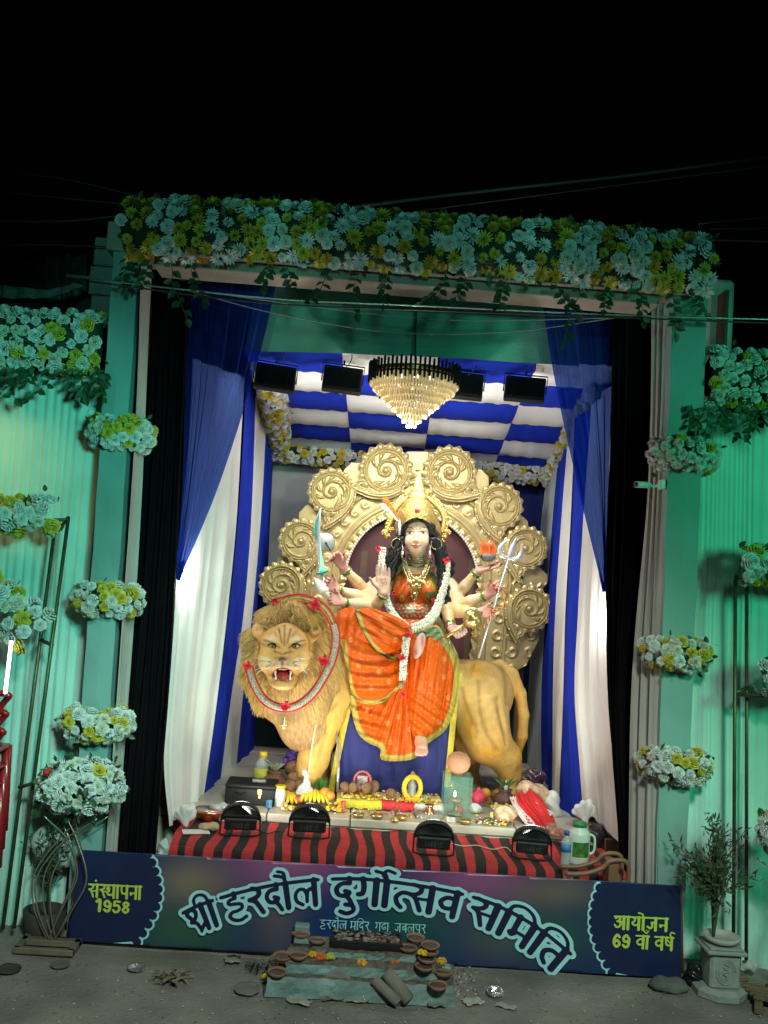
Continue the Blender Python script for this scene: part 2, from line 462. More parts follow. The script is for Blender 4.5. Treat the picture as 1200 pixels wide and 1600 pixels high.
# ================================================================== materials of the place
white_cloth = mat('white_cloth', (.74, .74, .72), .85, var=.10, vscale=3, bump=.25, bscale=160, sheen=.2, dirt=.10, dirtcol=(.45, .43, .38))
outer_cloth = mat('outer_cloth', (.46, .72, .66), .85, var=.12, vscale=4, bump=.3, bscale=140, sheen=.2, dirt=.15, dirtcol=(.22, .42, .36))
blue_cloth = mat('blue_cloth', (.011, .036, .46), .85, var=.18, vscale=4, bump=.25, bscale=160, spec=.15)
navy_cloth = mat('navy_cloth', (.010, .022, .20), .8, var=.2, vscale=4, bump=.25, bscale=150)
black_cloth = mat('black_cloth', (.006, .0045, .006), .9, var=.3, vscale=6, bump=.25, bscale=150, spec=.08)
sheer_blue = mat('sheer_blue', (.02, .045, .34), .9, var=.2, vscale=4, alpha=.62, spec=.1)
_nt = sheer_blue.node_tree; _tr = _nt.nodes.new('ShaderNodeBsdfTranslucent'); _tr.inputs[0].default_value = (.025, .07, .55, 1); _ad = _nt.nodes.new('ShaderNodeMixShader'); _ad.inputs[0].default_value = .22
_out = _nt.nodes['Material Output']; _pb = _nt.nodes['Principled BSDF']; _pb.inputs['Alpha'].default_value = 1; _nt.links.new(_pb.outputs[0], _ad.inputs[1]); _nt.links.new(_tr.outputs[0], _ad.inputs[2])
_tp = _nt.nodes.new('ShaderNodeBsdfTransparent'); _tp.inputs[0].default_value = (.16, .28, .80, 1); _a2 = _nt.nodes.new('ShaderNodeMixShader'); _a2.inputs[0].default_value = .42
_nt.links.new(_ad.outputs[0], _a2.inputs[1]); _nt.links.new(_tp.outputs[0], _a2.inputs[2]); _nt.links.new(_a2.outputs[0], _out.inputs['Surface'])
grey_cloth = mat('grey_cloth', (.42, .47, .47), .85, var=.12, vscale=3, bump=.2, bscale=150)
ground_m = mat('street_dust', (.23, .225, .20), .92, var=.4, vscale=2.3, bump=.9, bscale=60, dirt=.7, dirtcol=(.12, .115, .10))
conc = mat('rough_concrete', (.26, .26, .24), .9, var=.3, vscale=7, bump=.6, bscale=40, dirt=.4)
marble = mat('stage_marble', (.52, .49, .40), .45, var=.18, vscale=5, bump=.05, dirt=.25, dirtcol=(.30, .26, .18))
wood_dark = mat('dark_wood', (.10, .06, .035), .7, var=.3, vscale=12, bump=.3)
metal_green = mat('painted_pipe', (.10, .11, .06), .45, metal=.6, var=.25, vscale=20)
black_plastic = mat('black_plastic', (.012, .014, .016), .62, var=.25, vscale=30, bump=.1)
black_metal = mat('black_metal', (.010, .012, .013), .6, metal=.0, var=.2, spec=.3)
wire_m = mat('cable_rubber', (.03, .032, .03), .5, var=.2)
leaf_m = mat('artificial_leaf', (.035, .085, .035), .5, var=.4, vscale=30)
stem_m = mat('artificial_stem', (.05, .07, .03), .7)

# ================================================================== ground
n = 90
gx = np.concatenate((np.linspace(-60, -5, 10), np.linspace(-4.5, 4.5, 121), np.linspace(5, 60, 10)))
gy = np.concatenate((np.linspace(-60, -3, 10), np.linspace(-2.6, 3.4, 91), np.linspace(4, 60, 10)))
GX, GY = np.meshgrid(gx, gy, indexing='ij')
near_ = np.clip(1-np.hypot(GX, GY)/6, 0, 1)
GZ = near_*(.004*np.sin(3.1*GX+1.7*GY)+.003*np.sin(7.3*GX-5*GY)+.002*rng.normal(size=GX.shape))-.004
a, b = np.meshgrid(np.arange(len(gx)-1), np.arange(len(gy)-1), indexing='ij'); a = a.ravel(); b = b.ravel(); m_ = len(gy)
obj('ground', np.stack((GX, GY, GZ), -1).reshape(-1, 3), np.stack((a*m_+b, (a+1)*m_+b, (a+1)*m_+b+1, a*m_+b+1), 1), ground_m, kind='structure', loc=(0, 0, 0))
# bare earth strip along the foot of the stage front
MB().box((.9, .22, .012), (2.6, .36, .03), b=.008).build('earth_strip', mat('bare_earth', (.17, .13, .08), .95, var=.4, vscale=9, bump=.7, bscale=50), kind='structure', smooth=False)

# ================================================================== the raised stage
STZ = .50; TBZ = .44
t = thing('stage_platform', 'low stage of pale marble slabs under the idol', 'stage', (.3, 2.1, 0))
MB().box((.35, 2.155, .22), (3.5, 2.55, .44)).build('core', conc, t, smooth=False)
sx = np.linspace(-1.4, 2.1, 8); sy = [.86, 1.5, 2.15, 2.8, 3.45]
slab = MB().box((0, 0, 0), (.494, .64, .05), b=.006).mesh('floor_slab', marble, False)
for i in range(7):
    for j in range(4):
        inst('slab', slab, Matrix.Translation(((sx[i]+sx[i+1])/2, (sy[j]+sy[j+1])/2, STZ-.025-.001*((i*3+j) % 3))), t)
fr = MB().box((0, 0, 0), (.494, .02, .20), b=.003).mesh('riser_slab', marble, False)
for i in range(7):
    inst('riser', fr, Matrix.Translation(((sx[i]+sx[i+1])/2, .866-.001*(i % 2), STZ-.155)), t)
# broken slab lying on the step
p = on(668, 1292, TBZ)
MB().box((p[0], p[1], TBZ+.045), (.17, .13, .085), R=rotm('Z', .1), b=.008).build('stone_block', conc, smooth=False, label='rough grey stone block lying at the middle of the stage edge', cat='stone')

# striped cloth over the low front table
red_s = mat('striped_red', (.46, .028, .035), .85, var=.22, vscale=8, bump=.3, bscale=120, weave=60)
blk_s = mat('striped_black', (.012, .010, .010), .85, var=.3, vscale=8, bump=.3, bscale=120, weave=60)
t = thing('front_table', 'low front table draped with a red and black striped cloth', 'table', (.3, .55, 0))
xl, xr = on(262, 1322, TBZ)[0], on(985, 1372, TBZ)[0]
MB().box(((xl+xr)/2, .55, TBZ/2-.02), (xr-xl-.06, .50, TBZ-.05)).build('table_top', wood_dark, t, smooth=False)
V = []; vs = [(.86, TBZ+.004), (.75, TBZ+.003), (.62, TBZ+.005), (.5, TBZ+.003), (.38, TBZ+.004), (.30, TBZ+.003), (.268, TBZ-.003), (.255, TBZ-.02), (.25, TBZ-.08), (.248, TBZ-.16), (.245, TBZ-.25)]
nstr = 49; sub = 4; NU = nstr*sub
for i in range(NU+1):
    u = i/NU
    for k, (y, z) in enumerate(vs):
        x = xl+(xr-xl)*u + .010*math.sin(u*23+y*9) + .006*math.sin(u*61+y*5)
        dz = .003*math.sin(u*40+y*14)+.0025*math.sin(u*97+3*y)
        dy = 0 if k < 6 else (.008*math.sin(u*55)+.005*math.sin(u*131))*(k-5)/3
        # the drape is ruffled near a fold in its first third
        dy -= (.02*math.exp(-((u-.235)/.012)**2) if k > 5 else 0)
        V.append((x, y+dy, z+dz+.004*math.exp(-((u-.235)/.02)**2)))
M_ = len(vs); Fc = [(i*M_+j, i*M_+j+1, (i+1)*M_+j+1, (i+1)*M_+j) for i in range(NU) for j in range(M_-1)]
mi = [(0 if (i//sub) % 2 == 0 else 1) for i in range(NU) for j in range(M_-1)]
obj('striped_cloth', V, Fc, [red_s, blk_s], t, midx=mi)

# ================================================================== front gateway: two wrapped pillars and the beam
pillar_m = mat('pillar_wrap', (.19, .34, .33), .8, var=.15, vscale=3, bump=.2, bscale=120, dirt=.2, dirtcol=(.20, .34, .31))
t = thing('gateway', 'tall gateway of two cloth wrapped pillars and a crossbeam round the stage', 'gateway', (.2, .1, 0))
def pillar(pts_front, Yf, depth, name='pillar'):
    # four corners of the front face in pixels: top-left, top-right, bottom-right, bottom-left
    q = [at(x, y, Yf) for x, y in pts_front]
    N = 24; V = []
    for i in range(N+1):
        s_ = i/N
        l = q[0]+(q[3]-q[0])*s_; r = q[1]+(q[2]-q[1])*s_
        w = .004*math.sin(i*1.9)+.003*math.sin(i*.8)
        for (p_, dy) in ((l, 0), (l*.5+r*.5, -.004+w), (r, 0), (r, depth*.5), (r, depth), (l, depth)):
            V.append((p_[0]+.6*w, p_[1]+dy, p_[2]))
    K = 6
    Fc = [(i*K+j, i*K+(j+1) % K, (i+1)*K+(j+1) % K, (i+1)*K+j) for i in range(N) for j in range(K)]
    Fc += [tuple(range(K))[::-1], tuple(range(N*K, N*K+K))]
    return obj(name, V, Fc, pillar_m, t, smooth=False)
pillar([(178, 380), (218, 380), (150, 1462), (103, 1462)], .08, .26)
pillar([(1052, 440), (1106, 440), (1066, 1530), (1020, 1530)], .08, .26)
q = [at(170, 340, .06), at(1108, 395, .06), at(1110, 468, .06), at(176, 404, .06)]
ztop = q[0][2]-.02; zb = (q[2][2]+q[3][2])/2+.03
beam_m = mat('beam_board', (.34, .31, .25), .85, var=.2, vscale=5, bump=.3, bscale=60, dirt=.3)
MB().box(((q[0][0]+q[1][0])/2, .20, (ztop+zb)/2), (q[1][0]-q[0][0], .30, ztop-zb), b=.006).build('crossbeam', beam_m, t, smooth=False)
MB().box(((q[0][0]+q[1][0])/2, .20, zb-.03), (q[1][0]-q[0][0]-.5, .22, .05), b=.005).build('beam_board', beam_m, t, smooth=False)
BEAM_Z = (ztop+zb)/2; BEAM_X0, BEAM_X1 = q[0][0], q[1][0]

# ================================================================== outer cloth walls
def wl(pairs, Yt, Yb): return [[at(*a_, Yt), at(*b_, Yb)] for a_, b_ in pairs]
WYL = .24
drape('cloth_wall', wl([((-150, 560), (-260, 1445)), ((0, 575), (-60, 1452)), ((175, 588), (96, 1462))], WYL, WYL), outer_cloth, None, 130, 24, 24, .007, .6, seed=3,
      label='wide gathered cloth wall left of the gateway lit teal', cat='cloth wall')
drape('cloth_wall', wl([((1086, 640), (1066, 1530)), ((1180, 648), (1168, 1542)), ((1350, 660), (1330, 1550))], WYL, WYL), outer_cloth, None, 130, 24, 24, .007, .6, seed=5,
      label='gathered cloth wall right of the gateway lit emerald green', cat='cloth wall')

# ================================================================== curtains of the opening
drape('black_curtain', [[at(240, 440, .42), at(222, 800, .42), at(165, 1336, .42)], [at(268, 440, .40), at(250, 800, .40), at(205, 1338, .40)], [at(296, 440, .42), at(283, 720, .42), at(270, 1000, .42), at(243, 1340, .42)]],
      black_cloth, None, 70, 40, 7, .028, .5, seed=11, label='long black curtain inside the left pillar', cat='curtain')
drape('black_curtain', [[at(957, 495, .42), at(953, 700, .42), at(946, 920, .42), at(960, 1180, .42), at(978, 1352, .42)], [at(988, 495, .40), at(981, 800, .40), at(966, 1100, .40), at(981, 1360, .40)], [at(1022, 480, .42), at(1010, 800, .42), at(984, 1080, .42), at(985, 1368, .42)]],
      black_cloth, None, 70, 40, 6, .028, .5, seed=12, label='long black curtain inside the right pillar', cat='curtain')
drape('pillar_drape', [[at(1016, 470, .30), at(1012, 760, .30), at(988, 1060, .30), at(980, 1392, .30)], [at(1034, 470, .24), at(1026, 760, .22), at(1012, 1060, .20), at(1005, 1400, .17)], [at(1054, 466, .115), at(1046, 760, .10), at(1036, 1060, .09), at(1026, 1520, .07)]],
      mat('grey_drape', (.40, .40, .375), .85, var=.14, vscale=3, bump=.25, bscale=140), None, 50, 40, 3, .012, .6, seed=13, label='loose grey drape on the inner side of the right pillar', cat='drape')
drape('pillar_drape', [[at(219, 410, .085), at(205, 760, .085), at(152, 1462, .085)], [at(237, 420, .30), at(220, 760, .30), at(176, 1420, .30)]],
      MATS['grey_drape'], None, 30, 40, 2, .008, .6, seed=14, label='narrow pale drape on the inner side of the left pillar', cat='drape')
# blue voile swags, tied back at the black curtains
tie = at(278, 908, .50)
drape('voile_swag', [[at(292, 425, .5), at(289, 600, .50), at(284, 780, .50), tie+(-.006, 0, .03)], [at(340, 425, .48), at(325, 600, .46), at(300, 780, .48), tie+(0, -.01, .01)], [at(436, 425, .5), at(404, 560, .52), at(345, 750, .52), tie+(.006, .01, 0)]],
      sheer_blue, None, 110, 60, 9, .016, .35, seed=21, amp_bot=.5, label='sheer blue voile swag tied back at the left curtain', cat='curtain')
tie = at(946, 925, .50)
drape('voile_swag', [[at(842, 440, .5), at(868, 600, .52), at(903, 760, .52), tie+(-.006, .01, 0)], [at(910, 450, .48), at(925, 600, .46), at(938, 760, .48), tie+(0, -.01, .01)], [at(962, 460, .5), at(957, 600, .50), at(950, 780, .50), tie+(.006, 0, .03)]],
      sheer_blue, None, 110, 60, 6, .016, .35, seed=22, amp_bot=.5, label='sheer blue voile swag tied back at the right curtain', cat='curtain')
# dark hem folded along the free edge of each swag is part of the cloth in view
drape('fascia_cloth', [[at(400, 418, .72), at(385, 548, .72)], [at(640, 428, .72), at(640, 556, .72)], [at(905, 440, .72), at(905, 572, .72)]], mat('fascia_cloth', (.13, .44, .34), .85, var=.2, vscale=3, bump=.3, bscale=140, dirt=.3, dirtcol=(.2, .26, .22)), None, 60, 14, 1.5, .010, 1, seed=23,
      label='plain cloth fascia above the canopy behind the chandelier rod', cat='cloth panel')

# ================================================================== stage drapes: striped side walls
t = thing('side_drape', 'tall white and blue striped drape closing the left side of the stage', 'drape', at(310, 1290, 1.0))
LY = [(.55, [(300, 560), (284, 800), (268, 1000), (254, 1180), (262, 1292), ]),
      (1.25, [(384, 590), (372, 800), (356, 960), (338, 1100), (318, 1242)]),
      (1.75, [(398, 600), (391, 800), (378, 960), (362, 1080), (342, 1236)]),
      (2.25, [(416, 640), (408, 800), (395, 960), (378, 1100), (366, 1214)]),
      (3.0, [(430, 690), (424, 800), (416, 960), (404, 1100), (398, 1200)])]
rl = [[at(x_, y_, Y_) for x_, y_ in pp] for Y_, pp in LY]
for k, (mm, fo) in enumerate(((white_cloth, 3), (blue_cloth, 1), (white_cloth, 1), (blue_cloth, 2))):
    drape('cloth_panel', [rl[k], rl[k+1]], mm, t, 40 if k == 0 else 20, 40, fo, .014 if k == 0 else .008, .8, seed=31+k)
t = thing('side_drape', 'tall white and blue striped drape closing the right side of the stage', 'drape', at(900, 1290, 1.0))
LYR = [(.62, [(962, 590), (955, 800), (948, 950), (953, 1100), (966, 1240), (966, 1318)]),
       (1.1, [(922, 640), (912, 800), (903, 950), (896, 1080), (905, 1200), (910, 1262)]),
       (1.5, [(898, 650), (893, 800), (884, 950), (880, 1080), (876, 1200), (872, 1300)]),
       (1.95, [(886, 700), (878, 800), (868, 950), (863, 1080), (862, 1238)]),
       (2.5, [(872, 710), (864, 800), (853, 950), (846, 1080), (846, 1232)]),
       (3.0, [(858, 725), (848, 800), (835, 950), (826, 1080), (824, 1220)])]
rl = [[at(x_, y_, Y_) for x_, y_ in pp] for Y_, pp in LYR]
for k, (mm, fo) in enumerate(((white_cloth, 2), (blue_cloth, 1), (white_cloth, 1), (blue_cloth, 1), (grey_cloth, 4))):
    drape('cloth_panel', [rl[k+1], rl[k]], mm, t, 36 if k == 0 else 20, 40, fo, .012 if k == 0 else .008, .8, seed=41+k)
# knotted hems where the side drapes are tied up
for px, py, Y_, s_, lab in ((912, 1262, .85, 1.0, 'white knotted cloth end hanging under the right side drape'), (290, 1268, .62, .9, 'white knotted cloth end tied at the foot of the left side drape')):
    S = Body(at(px, py, Y_)-.16, at(px, py, Y_)+.16, .008); c_ = at(px, py, Y_)
    for k in range(9):
        a_ = k*.75; S.cone(c_+np.array((.05*math.cos(a_), .03*math.sin(a_), .03*math.sin(a_*1.7)))*s_, c_+np.array((.015*math.cos(a_+2), -.02, -.06+.02*math.sin(a_)))*s_, .022*s_, .012*s_, .006)
    V, Fc = S.mesh(); obj('cloth_knot', V, Fc, white_cloth, label=lab, cat='cloth')
# back wall panels
t = thing('back_wall', 'backdrop of grey and deep blue cloth behind the gold arch', 'backdrop', (.35, 3.25, STZ))
bx = [(395, 530, grey_cloth), (530, 640, navy_cloth), (640, 742, grey_cloth), (742, 880, navy_cloth)]
for k, (x0, x1, mm) in enumerate(bx):
    drape('cloth_panel', [[at(x0, 680+.065*(x0-400), 3.15+.01*k), at(x0-6, 1215, 3.15+.01*k)], [at(x1+2, 680+.065*(x1-400), 3.15+.01*k), at(x1-4, 1215, 3.15+.01*k)]], mm, t, 24, 20, 2, .008, .8, seed=51+k)
under = mat('under_cloth', (.012, .035, .04), .85, var=.2)
drape('lower_cloth', [[at(395, 1095, 3.05), at(392, 1215, 3.05)], [at(840, 1110, 3.05), at(836, 1240, 3.05)]], under, t, 24, 10, 3, .01, .8, seed=57)

# ================================================================== checkered canopy over the stage
t = thing('canopy', 'checkered blue and white cloth canopy above the idol', 'canopy', (.35, 1.9, 3.2))
cFL, cFR, cBL, cBR = at(381, 541, .78), at(990, 574, .78), at(440, 702, 3.05), at(878, 742, 3.05)
def canopy_pt(u, v): return (cFL*(1-u)+cFR*u)*(1-v)+(cBL*(1-u)+cBR*u)*v
for i in range(4):
    for j in range(6):
        nu, nv = 16, 8; V = []
        for a_ in range(nu+1):
            for b_ in range(nv+1):
                u = (i+a_/nu)/4; v = (j+b_/nv)/6; p = canopy_pt(u, v)
                p = p+np.array((0, 0, -.035*math.sin(math.pi*b_/nv)*(.4+.6*math.sin(math.pi*a_/nu))+.004*math.sin(a_*1.9+j)+.002*math.sin(a_*4.1)+.0016*((i+j) % 2)))
                V.append(p)
        Fc = [(a_*(nv+1)+b_, a_*(nv+1)+b_+1, (a_+1)*(nv+1)+b_+1, (a_+1)*(nv+1)+b_) for a_ in range(nu) for b_ in range(nv)]
        obj('canopy_panel', V, Fc, blue_cloth if (i+j) % 2 == 0 else white_cloth, t)
# roof sheet above the canopy keeps the street light out
MB().box((.35, 1.9, 3.86), (3.4, 2.6, .02)).build('roof_sheet', mat('roof_tin', (.2, .2, .2), .6, metal=.5), smooth=False, label='flat tin roof sheet over the whole stage', cat='roof')
for s_, x_, lab in ((-1, -1.42, 'left'), (1, 2.12, 'right')):
    MB().box((x_, 1.85, 1.9), (.02, 2.6, 3.8)).build('partition', wood_dark, smooth=False, label='dark board partition closing the %s flank behind the drapes' % lab, cat='partition')

# ================================================================== things beyond the walls
tarp_m = mat('dark_tarpaulin', (.05, .075, .065), .55, var=.4, vscale=5, bump=.3, bscale=20)
t = thing('shed', 'dark tarpaulin covered shed roof beyond the left cloth wall', 'shed', at(60, 560, 1.6))
p0, p1 = at(-160, 384, 2.2), at(182, 412, 2.2)
V = []; NW = 120
for i in range(NW+1):
    u = i/NW; x_ = p0[0]+(p1[0]-p0[0])*u
    for k, (y_, dz) in enumerate(((1.9, -.05), (3.4, .35))): V.append((x_, y_, p0[2]+dz+.022*math.sin(u*NW*.55)-.03))
obj('corrugated_sheet', V, [(2*i, 2*i+1, 2*i+3, 2*i+2) for i in range(NW)], mat('rusty_tin', (.06, .07, .065), .6, metal=.4, var=.4), t)
drape('tarpaulin', [[at(-160, 402, 1.8), at(-160, 452, 1.5), at(-160, 510, 1.7)], [at(60, 410, 1.8), at(60, 462, 1.45), at(70, 510, 1.7)], [at(140, 392, 1.8), at(135, 442, 1.55), at(150, 510, 1.7)]], tarp_m, t, 60, 20, 5, .03, 1, seed=61)
MB().box((p0[0]*.5+p1[0]*.5, 2.0, 1.6), (abs(p1[0]-p0[0]), .05, 3.2)).build('shed_wall', mat('shed_board', (.02, .025, .024), .9), t, smooth=False)
MB().tube([at(104, 431, 1.0), at(186, 438, 1.0)], .012, 8).build('pipe', conc, label='short grey pipe sticking out left of the gateway', cat='pipe')
drape('roof_tarpaulin', [[at(-160, 440, 1.2), at(-160, 470, 1.2)], [at(0, 445, 1.15), at(0, 466, 1.15)], [at(75, 454, 1.12), at(75, 466, 1.12)], [at(128, 440, 1.2), at(130, 448, 1.2)]],
      mat('pale_tarpaulin', (.22, .28, .27), .6, var=.4, vscale=8), None, 60, 8, 6, .012, 1, seed=63, label='pale rolled tarpaulin edge sagging above the left flower garland', cat='tarpaulin')
pb = [at(166, 330, .55), at(190, 330, .55), at(150, 600, .55)]
t = thing('block_wall', 'narrow concrete block wall end behind the left pillar', 'wall', (pb[0][0]+.0, .6, 0))
blk = MB().box((0, 0, 0), (.22, .2, .168), b=.006).mesh('wall_block', conc, False)
for k in range(22):
    inst('block', blk, Matrix.Translation((at(172, 470, .6)[0]+.012*math.sin(k*2.1), .66, .085+.174*k)), t)
pr = at(1124, 500, .7)
t = thing('rear_column', 'plastered column rising behind the right pillar', 'column', (pr[0], .75, 0))
zt = at(1124, 437, .7)[2]
MB().box((pr[0], .78, zt/2), (.165, .2, zt), b=.02).build('shaft', mat('flaking_plaster', (.42, .46, .42), .9, var=.25, vscale=10, bump=.5, bscale=30, dirt=.45, dirtcol=(.2, .22, .2)), t, smooth=False)

# ================================================================== overhead cables
wire_lit = mat('lit_cable', (.30, .33, .30), .45, var=.2)  # pale copy of the cable rubber, light on it put into the colour
MB().tube(spline([at(140, 436, -.1), at(420, 466, -.1), at(660, 478, -.1), at(960, 492, -.1), at(1230, 500, -.1)], 10), .0045, 6).build('cable', mat('steel_cable', (.42, .45, .40), .3, metal=.7), label='bright steel cable stretched across the top of the opening', cat='cable')
MB().tube(spline([at(140, 440, -.08), at(420, 474, -.08), at(700, 486, -.08), at(1230, 506, -.08)], 10), .0045, 6).build('cable', wire_m, label='black cable just below the bright steel cable', cat='cable')
MB().tube(spline([at(296, 455, .35), at(440, 492, .35), at(620, 520, .35), at(800, 518, .35), at(960, 497, .35)], 10), .003, 6).build('cable', wire_lit, label='lowest thin wire sagging in front of the fascia', cat='cable')
MB().tube(spline([at(296, 452, .38), at(480, 478, .38), at(700, 500, .38), at(960, 497, .38)], 10), .003, 6).build('cable', wire_lit, label='upper thin wire sagging in front of the fascia', cat='cable')
for pts, lab, r_ in (([(-60, 343), (90, 346), (180, 338)], 'thick dark cable left of the top garland', .006), ([(-60, 262), (100, 280), (260, 318)], 'dim cable in the sky upper left', .004), ([(-60, 292), (80, 308), (190, 318)], 'second dim cable in the sky upper left', .004), ([(-60, 382), (90, 383), (180, 386)], 'straight cable above the shed roof', .004),
        ([(500, 330), (700, 305), (1000, 272), (1230, 240)], 'twisted service cable rising over the top garland to the right', .012), ([(650, 330), (900, 298), (1230, 255)], 'thin cable under the twisted service cable', .004), ([(1090, 350), (1230, 336)], 'upper cable in the sky right of the top garland', .004), ([(1110, 358), (1230, 356)], 'middle cable in the sky right of the top garland', .004), ([(1105, 375), (1230, 378)], 'lower cable in the sky right of the top garland', .006)):
    MB().tube(spline([at(x_, y_, .5) for x_, y_ in pts], 10), r_, 6).build('cable', wire_m, label=lab, cat='cable')
# ================================================================== artificial flowers
fl_white = mat('white_petal', (.70, .73, .73), .6, var=.25, vscale=25, sheen=.1)
fl_cream = mat('cream_petal', (.66, .66, .56), .6, var=.25, vscale=25, sheen=.1)
fl_yellow = mat('yellow_petal', (.62, .50, .06), .6, var=.25, vscale=25)
fl_gold = mat('golden_petal', (.60, .36, .04), .6, var=.3, vscale=25)
def rose_mesh(name, m, seed):      # ruffled carnation-like bloom: five overlapping frilled skirts
    r_ = np.random.default_rng(seed); b_ = MB(); n_ = 20
    for k, (R, zo, zi, lob) in enumerate(((1.0, -.18, -.32, 6), (.88, .12, -.15, 6), (.70, .36, .05, 5), (.48, .52, .2, 5), (.24, .60, .35, 3))):
        a_ = np.arange(n_)*2*math.pi/n_; p0 = r_.uniform(0, 6); lb = np.abs(np.sin(a_*lob/2+p0)); ru = r_.normal(0, .05, n_)
        rows = [(R*.30, zi, 0), (R*.80, zo+.06, .3), (R*(.86), zo-.02, 1.0)]
        V = []
        for j, (rr, z, e_) in enumerate(rows):
            rad_ = rr*(1+e_*(.20*lb-.05+ru)); zz = z+e_*(.10*(lb-.6)+.8*ru)+(.10*np.cos(a_*9+p0) if j == 2 else 0)
            V.append(np.stack((rad_*np.cos(a_), rad_*np.sin(a_), zz+0*a_), 1))
        Fc = [(j*n_+i, j*n_+(i+1) % n_, (j+1)*n_+(i+1) % n_, (j+1)*n_+i) for j in range(2) for i in range(n_)]
        b_.add(np.concatenate(V), Fc)
    return b_.mesh(name, m, False)
def mum_mesh(name, m, seed):
    r_ = np.random.default_rng(seed); b_ = MB()
    for ring, (n_, tilt, ln, z0) in enumerate(((14, .10, 1.0, -.1), (13, .42, .88, .02), (10, .8, .68, .1), (6, 1.2, .45, .15))):
        for k in range(n_):
            a_ = 2*math.pi*k/n_+ring*.3+r_.uniform(-.1, .1); L_ = ln*r_.uniform(.85, 1.1); tl = tilt+r_.uniform(-.1, .1); w = .115
            d = np.array((math.cos(a_), math.sin(a_), 0)); s_ = np.array((-math.sin(a_), math.cos(a_), 0)); up = np.array((0, 0, 1.))
            v = d*math.cos(tl)+up*math.sin(tl)
            b_.add([d*.08+up*z0, d*.08+v*L_*.7-s_*w+up*z0, d*.08+v*L_*.7+s_*w+up*z0, d*.1+v*L_+up*(z0+.08)], [(0, 2, 1), (1, 2, 3)])
    return b_.mesh(name, m, False)
ROSE_W = [rose_mesh('rose', m_, k) for k, m_ in enumerate((fl_white, fl_white, fl_cream))]
ROSE_Y = [rose_mesh('rose', fl_yellow, k+5) for k in range(2)]
MUM_W = [mum_mesh('mum', m_, k) for k, m_ in enumerate((fl_white, fl_white))]
MUM_Y = [mum_mesh('mum', m_, k+3) for k, m_ in enumerate((fl_yellow, fl_gold))]
def leafg(L_=1., w=.42):           # a folded leaf along +Y, facing +Z
    return [(0, 0, 0), (-w*.8, .35*L_, .10), (0, .45*L_, 0), (w*.8, .35*L_, .10), (-w*.55, .72*L_, .07), (w*.55, .72*L_, .07), (0, L_, -.06)], [(0, 2, 1), (0, 3, 2), (1, 2, 4), (2, 3, 5), (2, 6, 4), (2, 5, 6)]
LEAF = mk_mesh('leaf', *leafg(), [leaf_m], False)
def leaf_mass(b_, pts, nrm, size, r_, m=0):
    V0, F0 = leafg(); V0 = np.array(V0)
    for p_, n_ in zip(pts, nrm):
        d = np.array(n_)+r_.normal(0, .55, 3); d /= np.linalg.norm(d)
        M = np.array(frame(np.cross(d, r_.normal(0, 1, 3)), tuple(d)).to_3x3())
        b_.add(V0*size*r_.uniform(.6, 1.2) @ M.T+p_, F0, m)
def scatter(surf, n_try, dmin, r_, zs=None):
    P = []; N = []
    for _ in range(n_try):
        p_, n_ = surf(r_)
        if all(((p_-q_)**2).sum() > dmin*dmin for q_ in P): P.append(p_); N.append(n_)
    return np.array(P), np.array(N)
def bunch(name, label, cat, surf, size, seed, group=None, yellow=.3, kinds='rose', tries=900, dens=.86, leaf=.045, loc=None, maxn=300, clump=None, core=None, nleaf=1.5, inset=.02):
    """flowers (parts) over a surface, leaves behind them (stuff)"""
    r_ = np.random.default_rng(seed)
    P, N = scatter(surf, tries, size*dens, r_); oo = np.argsort(P[:, 1]+.0*P[:, 2]); P = P[oo]; N = N[oo]
    t_ = thing(name, label, cat, loc if loc is not None else (P[:, 0].mean(), P[:, 1].mean(), P[:, 2].min()), group)
    b_ = MB(); k = int(len(P)*nleaf); ii = r_.integers(0, len(P), k)
    leaf_mass(b_, P[ii]-N[ii]*(inset+.01)+r_.normal(0, size*.4, (k, 3)), N[ii], leaf, r_)
    b_.build('leaves', leaf_m, t_, smooth=False, kind='stuff')
    if core is not None: core(t_)
    ex = {}
    for q_i, (p_, n_) in enumerate(zip(P, N)):
        d = n_+np.array((0, -.35, .05))+r_.normal(0, .25, 3)
        y_ = (r_.random() < yellow) if clump is None else clump(p_, r_)
        k_ = kinds if kinds != 'mix' else ('mum' if (y_ or r_.random() < .5) else 'rose')
        me = (MUM_Y if y_ else MUM_W)[r_.integers(2)] if k_ == 'mum' else ((ROSE_Y[r_.integers(2)]) if y_ else ROSE_W[r_.integers(3)])
        M_ = frame(d, loc=p_+r_.normal(0, size*.06, 3), s=size*.60*r_.uniform(.72, 1.25), roll=r_.uniform(0, 6))
        if q_i < maxn: inst('flower', me, M_, t_)
        else:
            A = np.array(M_); c_ = np.zeros(len(me.vertices)*3, np.float32); me.vertices.foreach_get('co', c_)
            ex.setdefault(me.materials[0], MB()).add(c_.reshape(-1, 3) @ A[:3, :3].T+A[:3, 3], [tuple(q_.vertices) for q_ in me.polygons])
    if ex:
        b_ = MB(); ms = list(ex)
        for k, m_ in enumerate(ms): b_.add(np.concatenate(ex[m_].v), ex[m_].f, k)
        b_.build('rear_flowers', ms, t_, smooth=False, kind='stuff')
    return t_
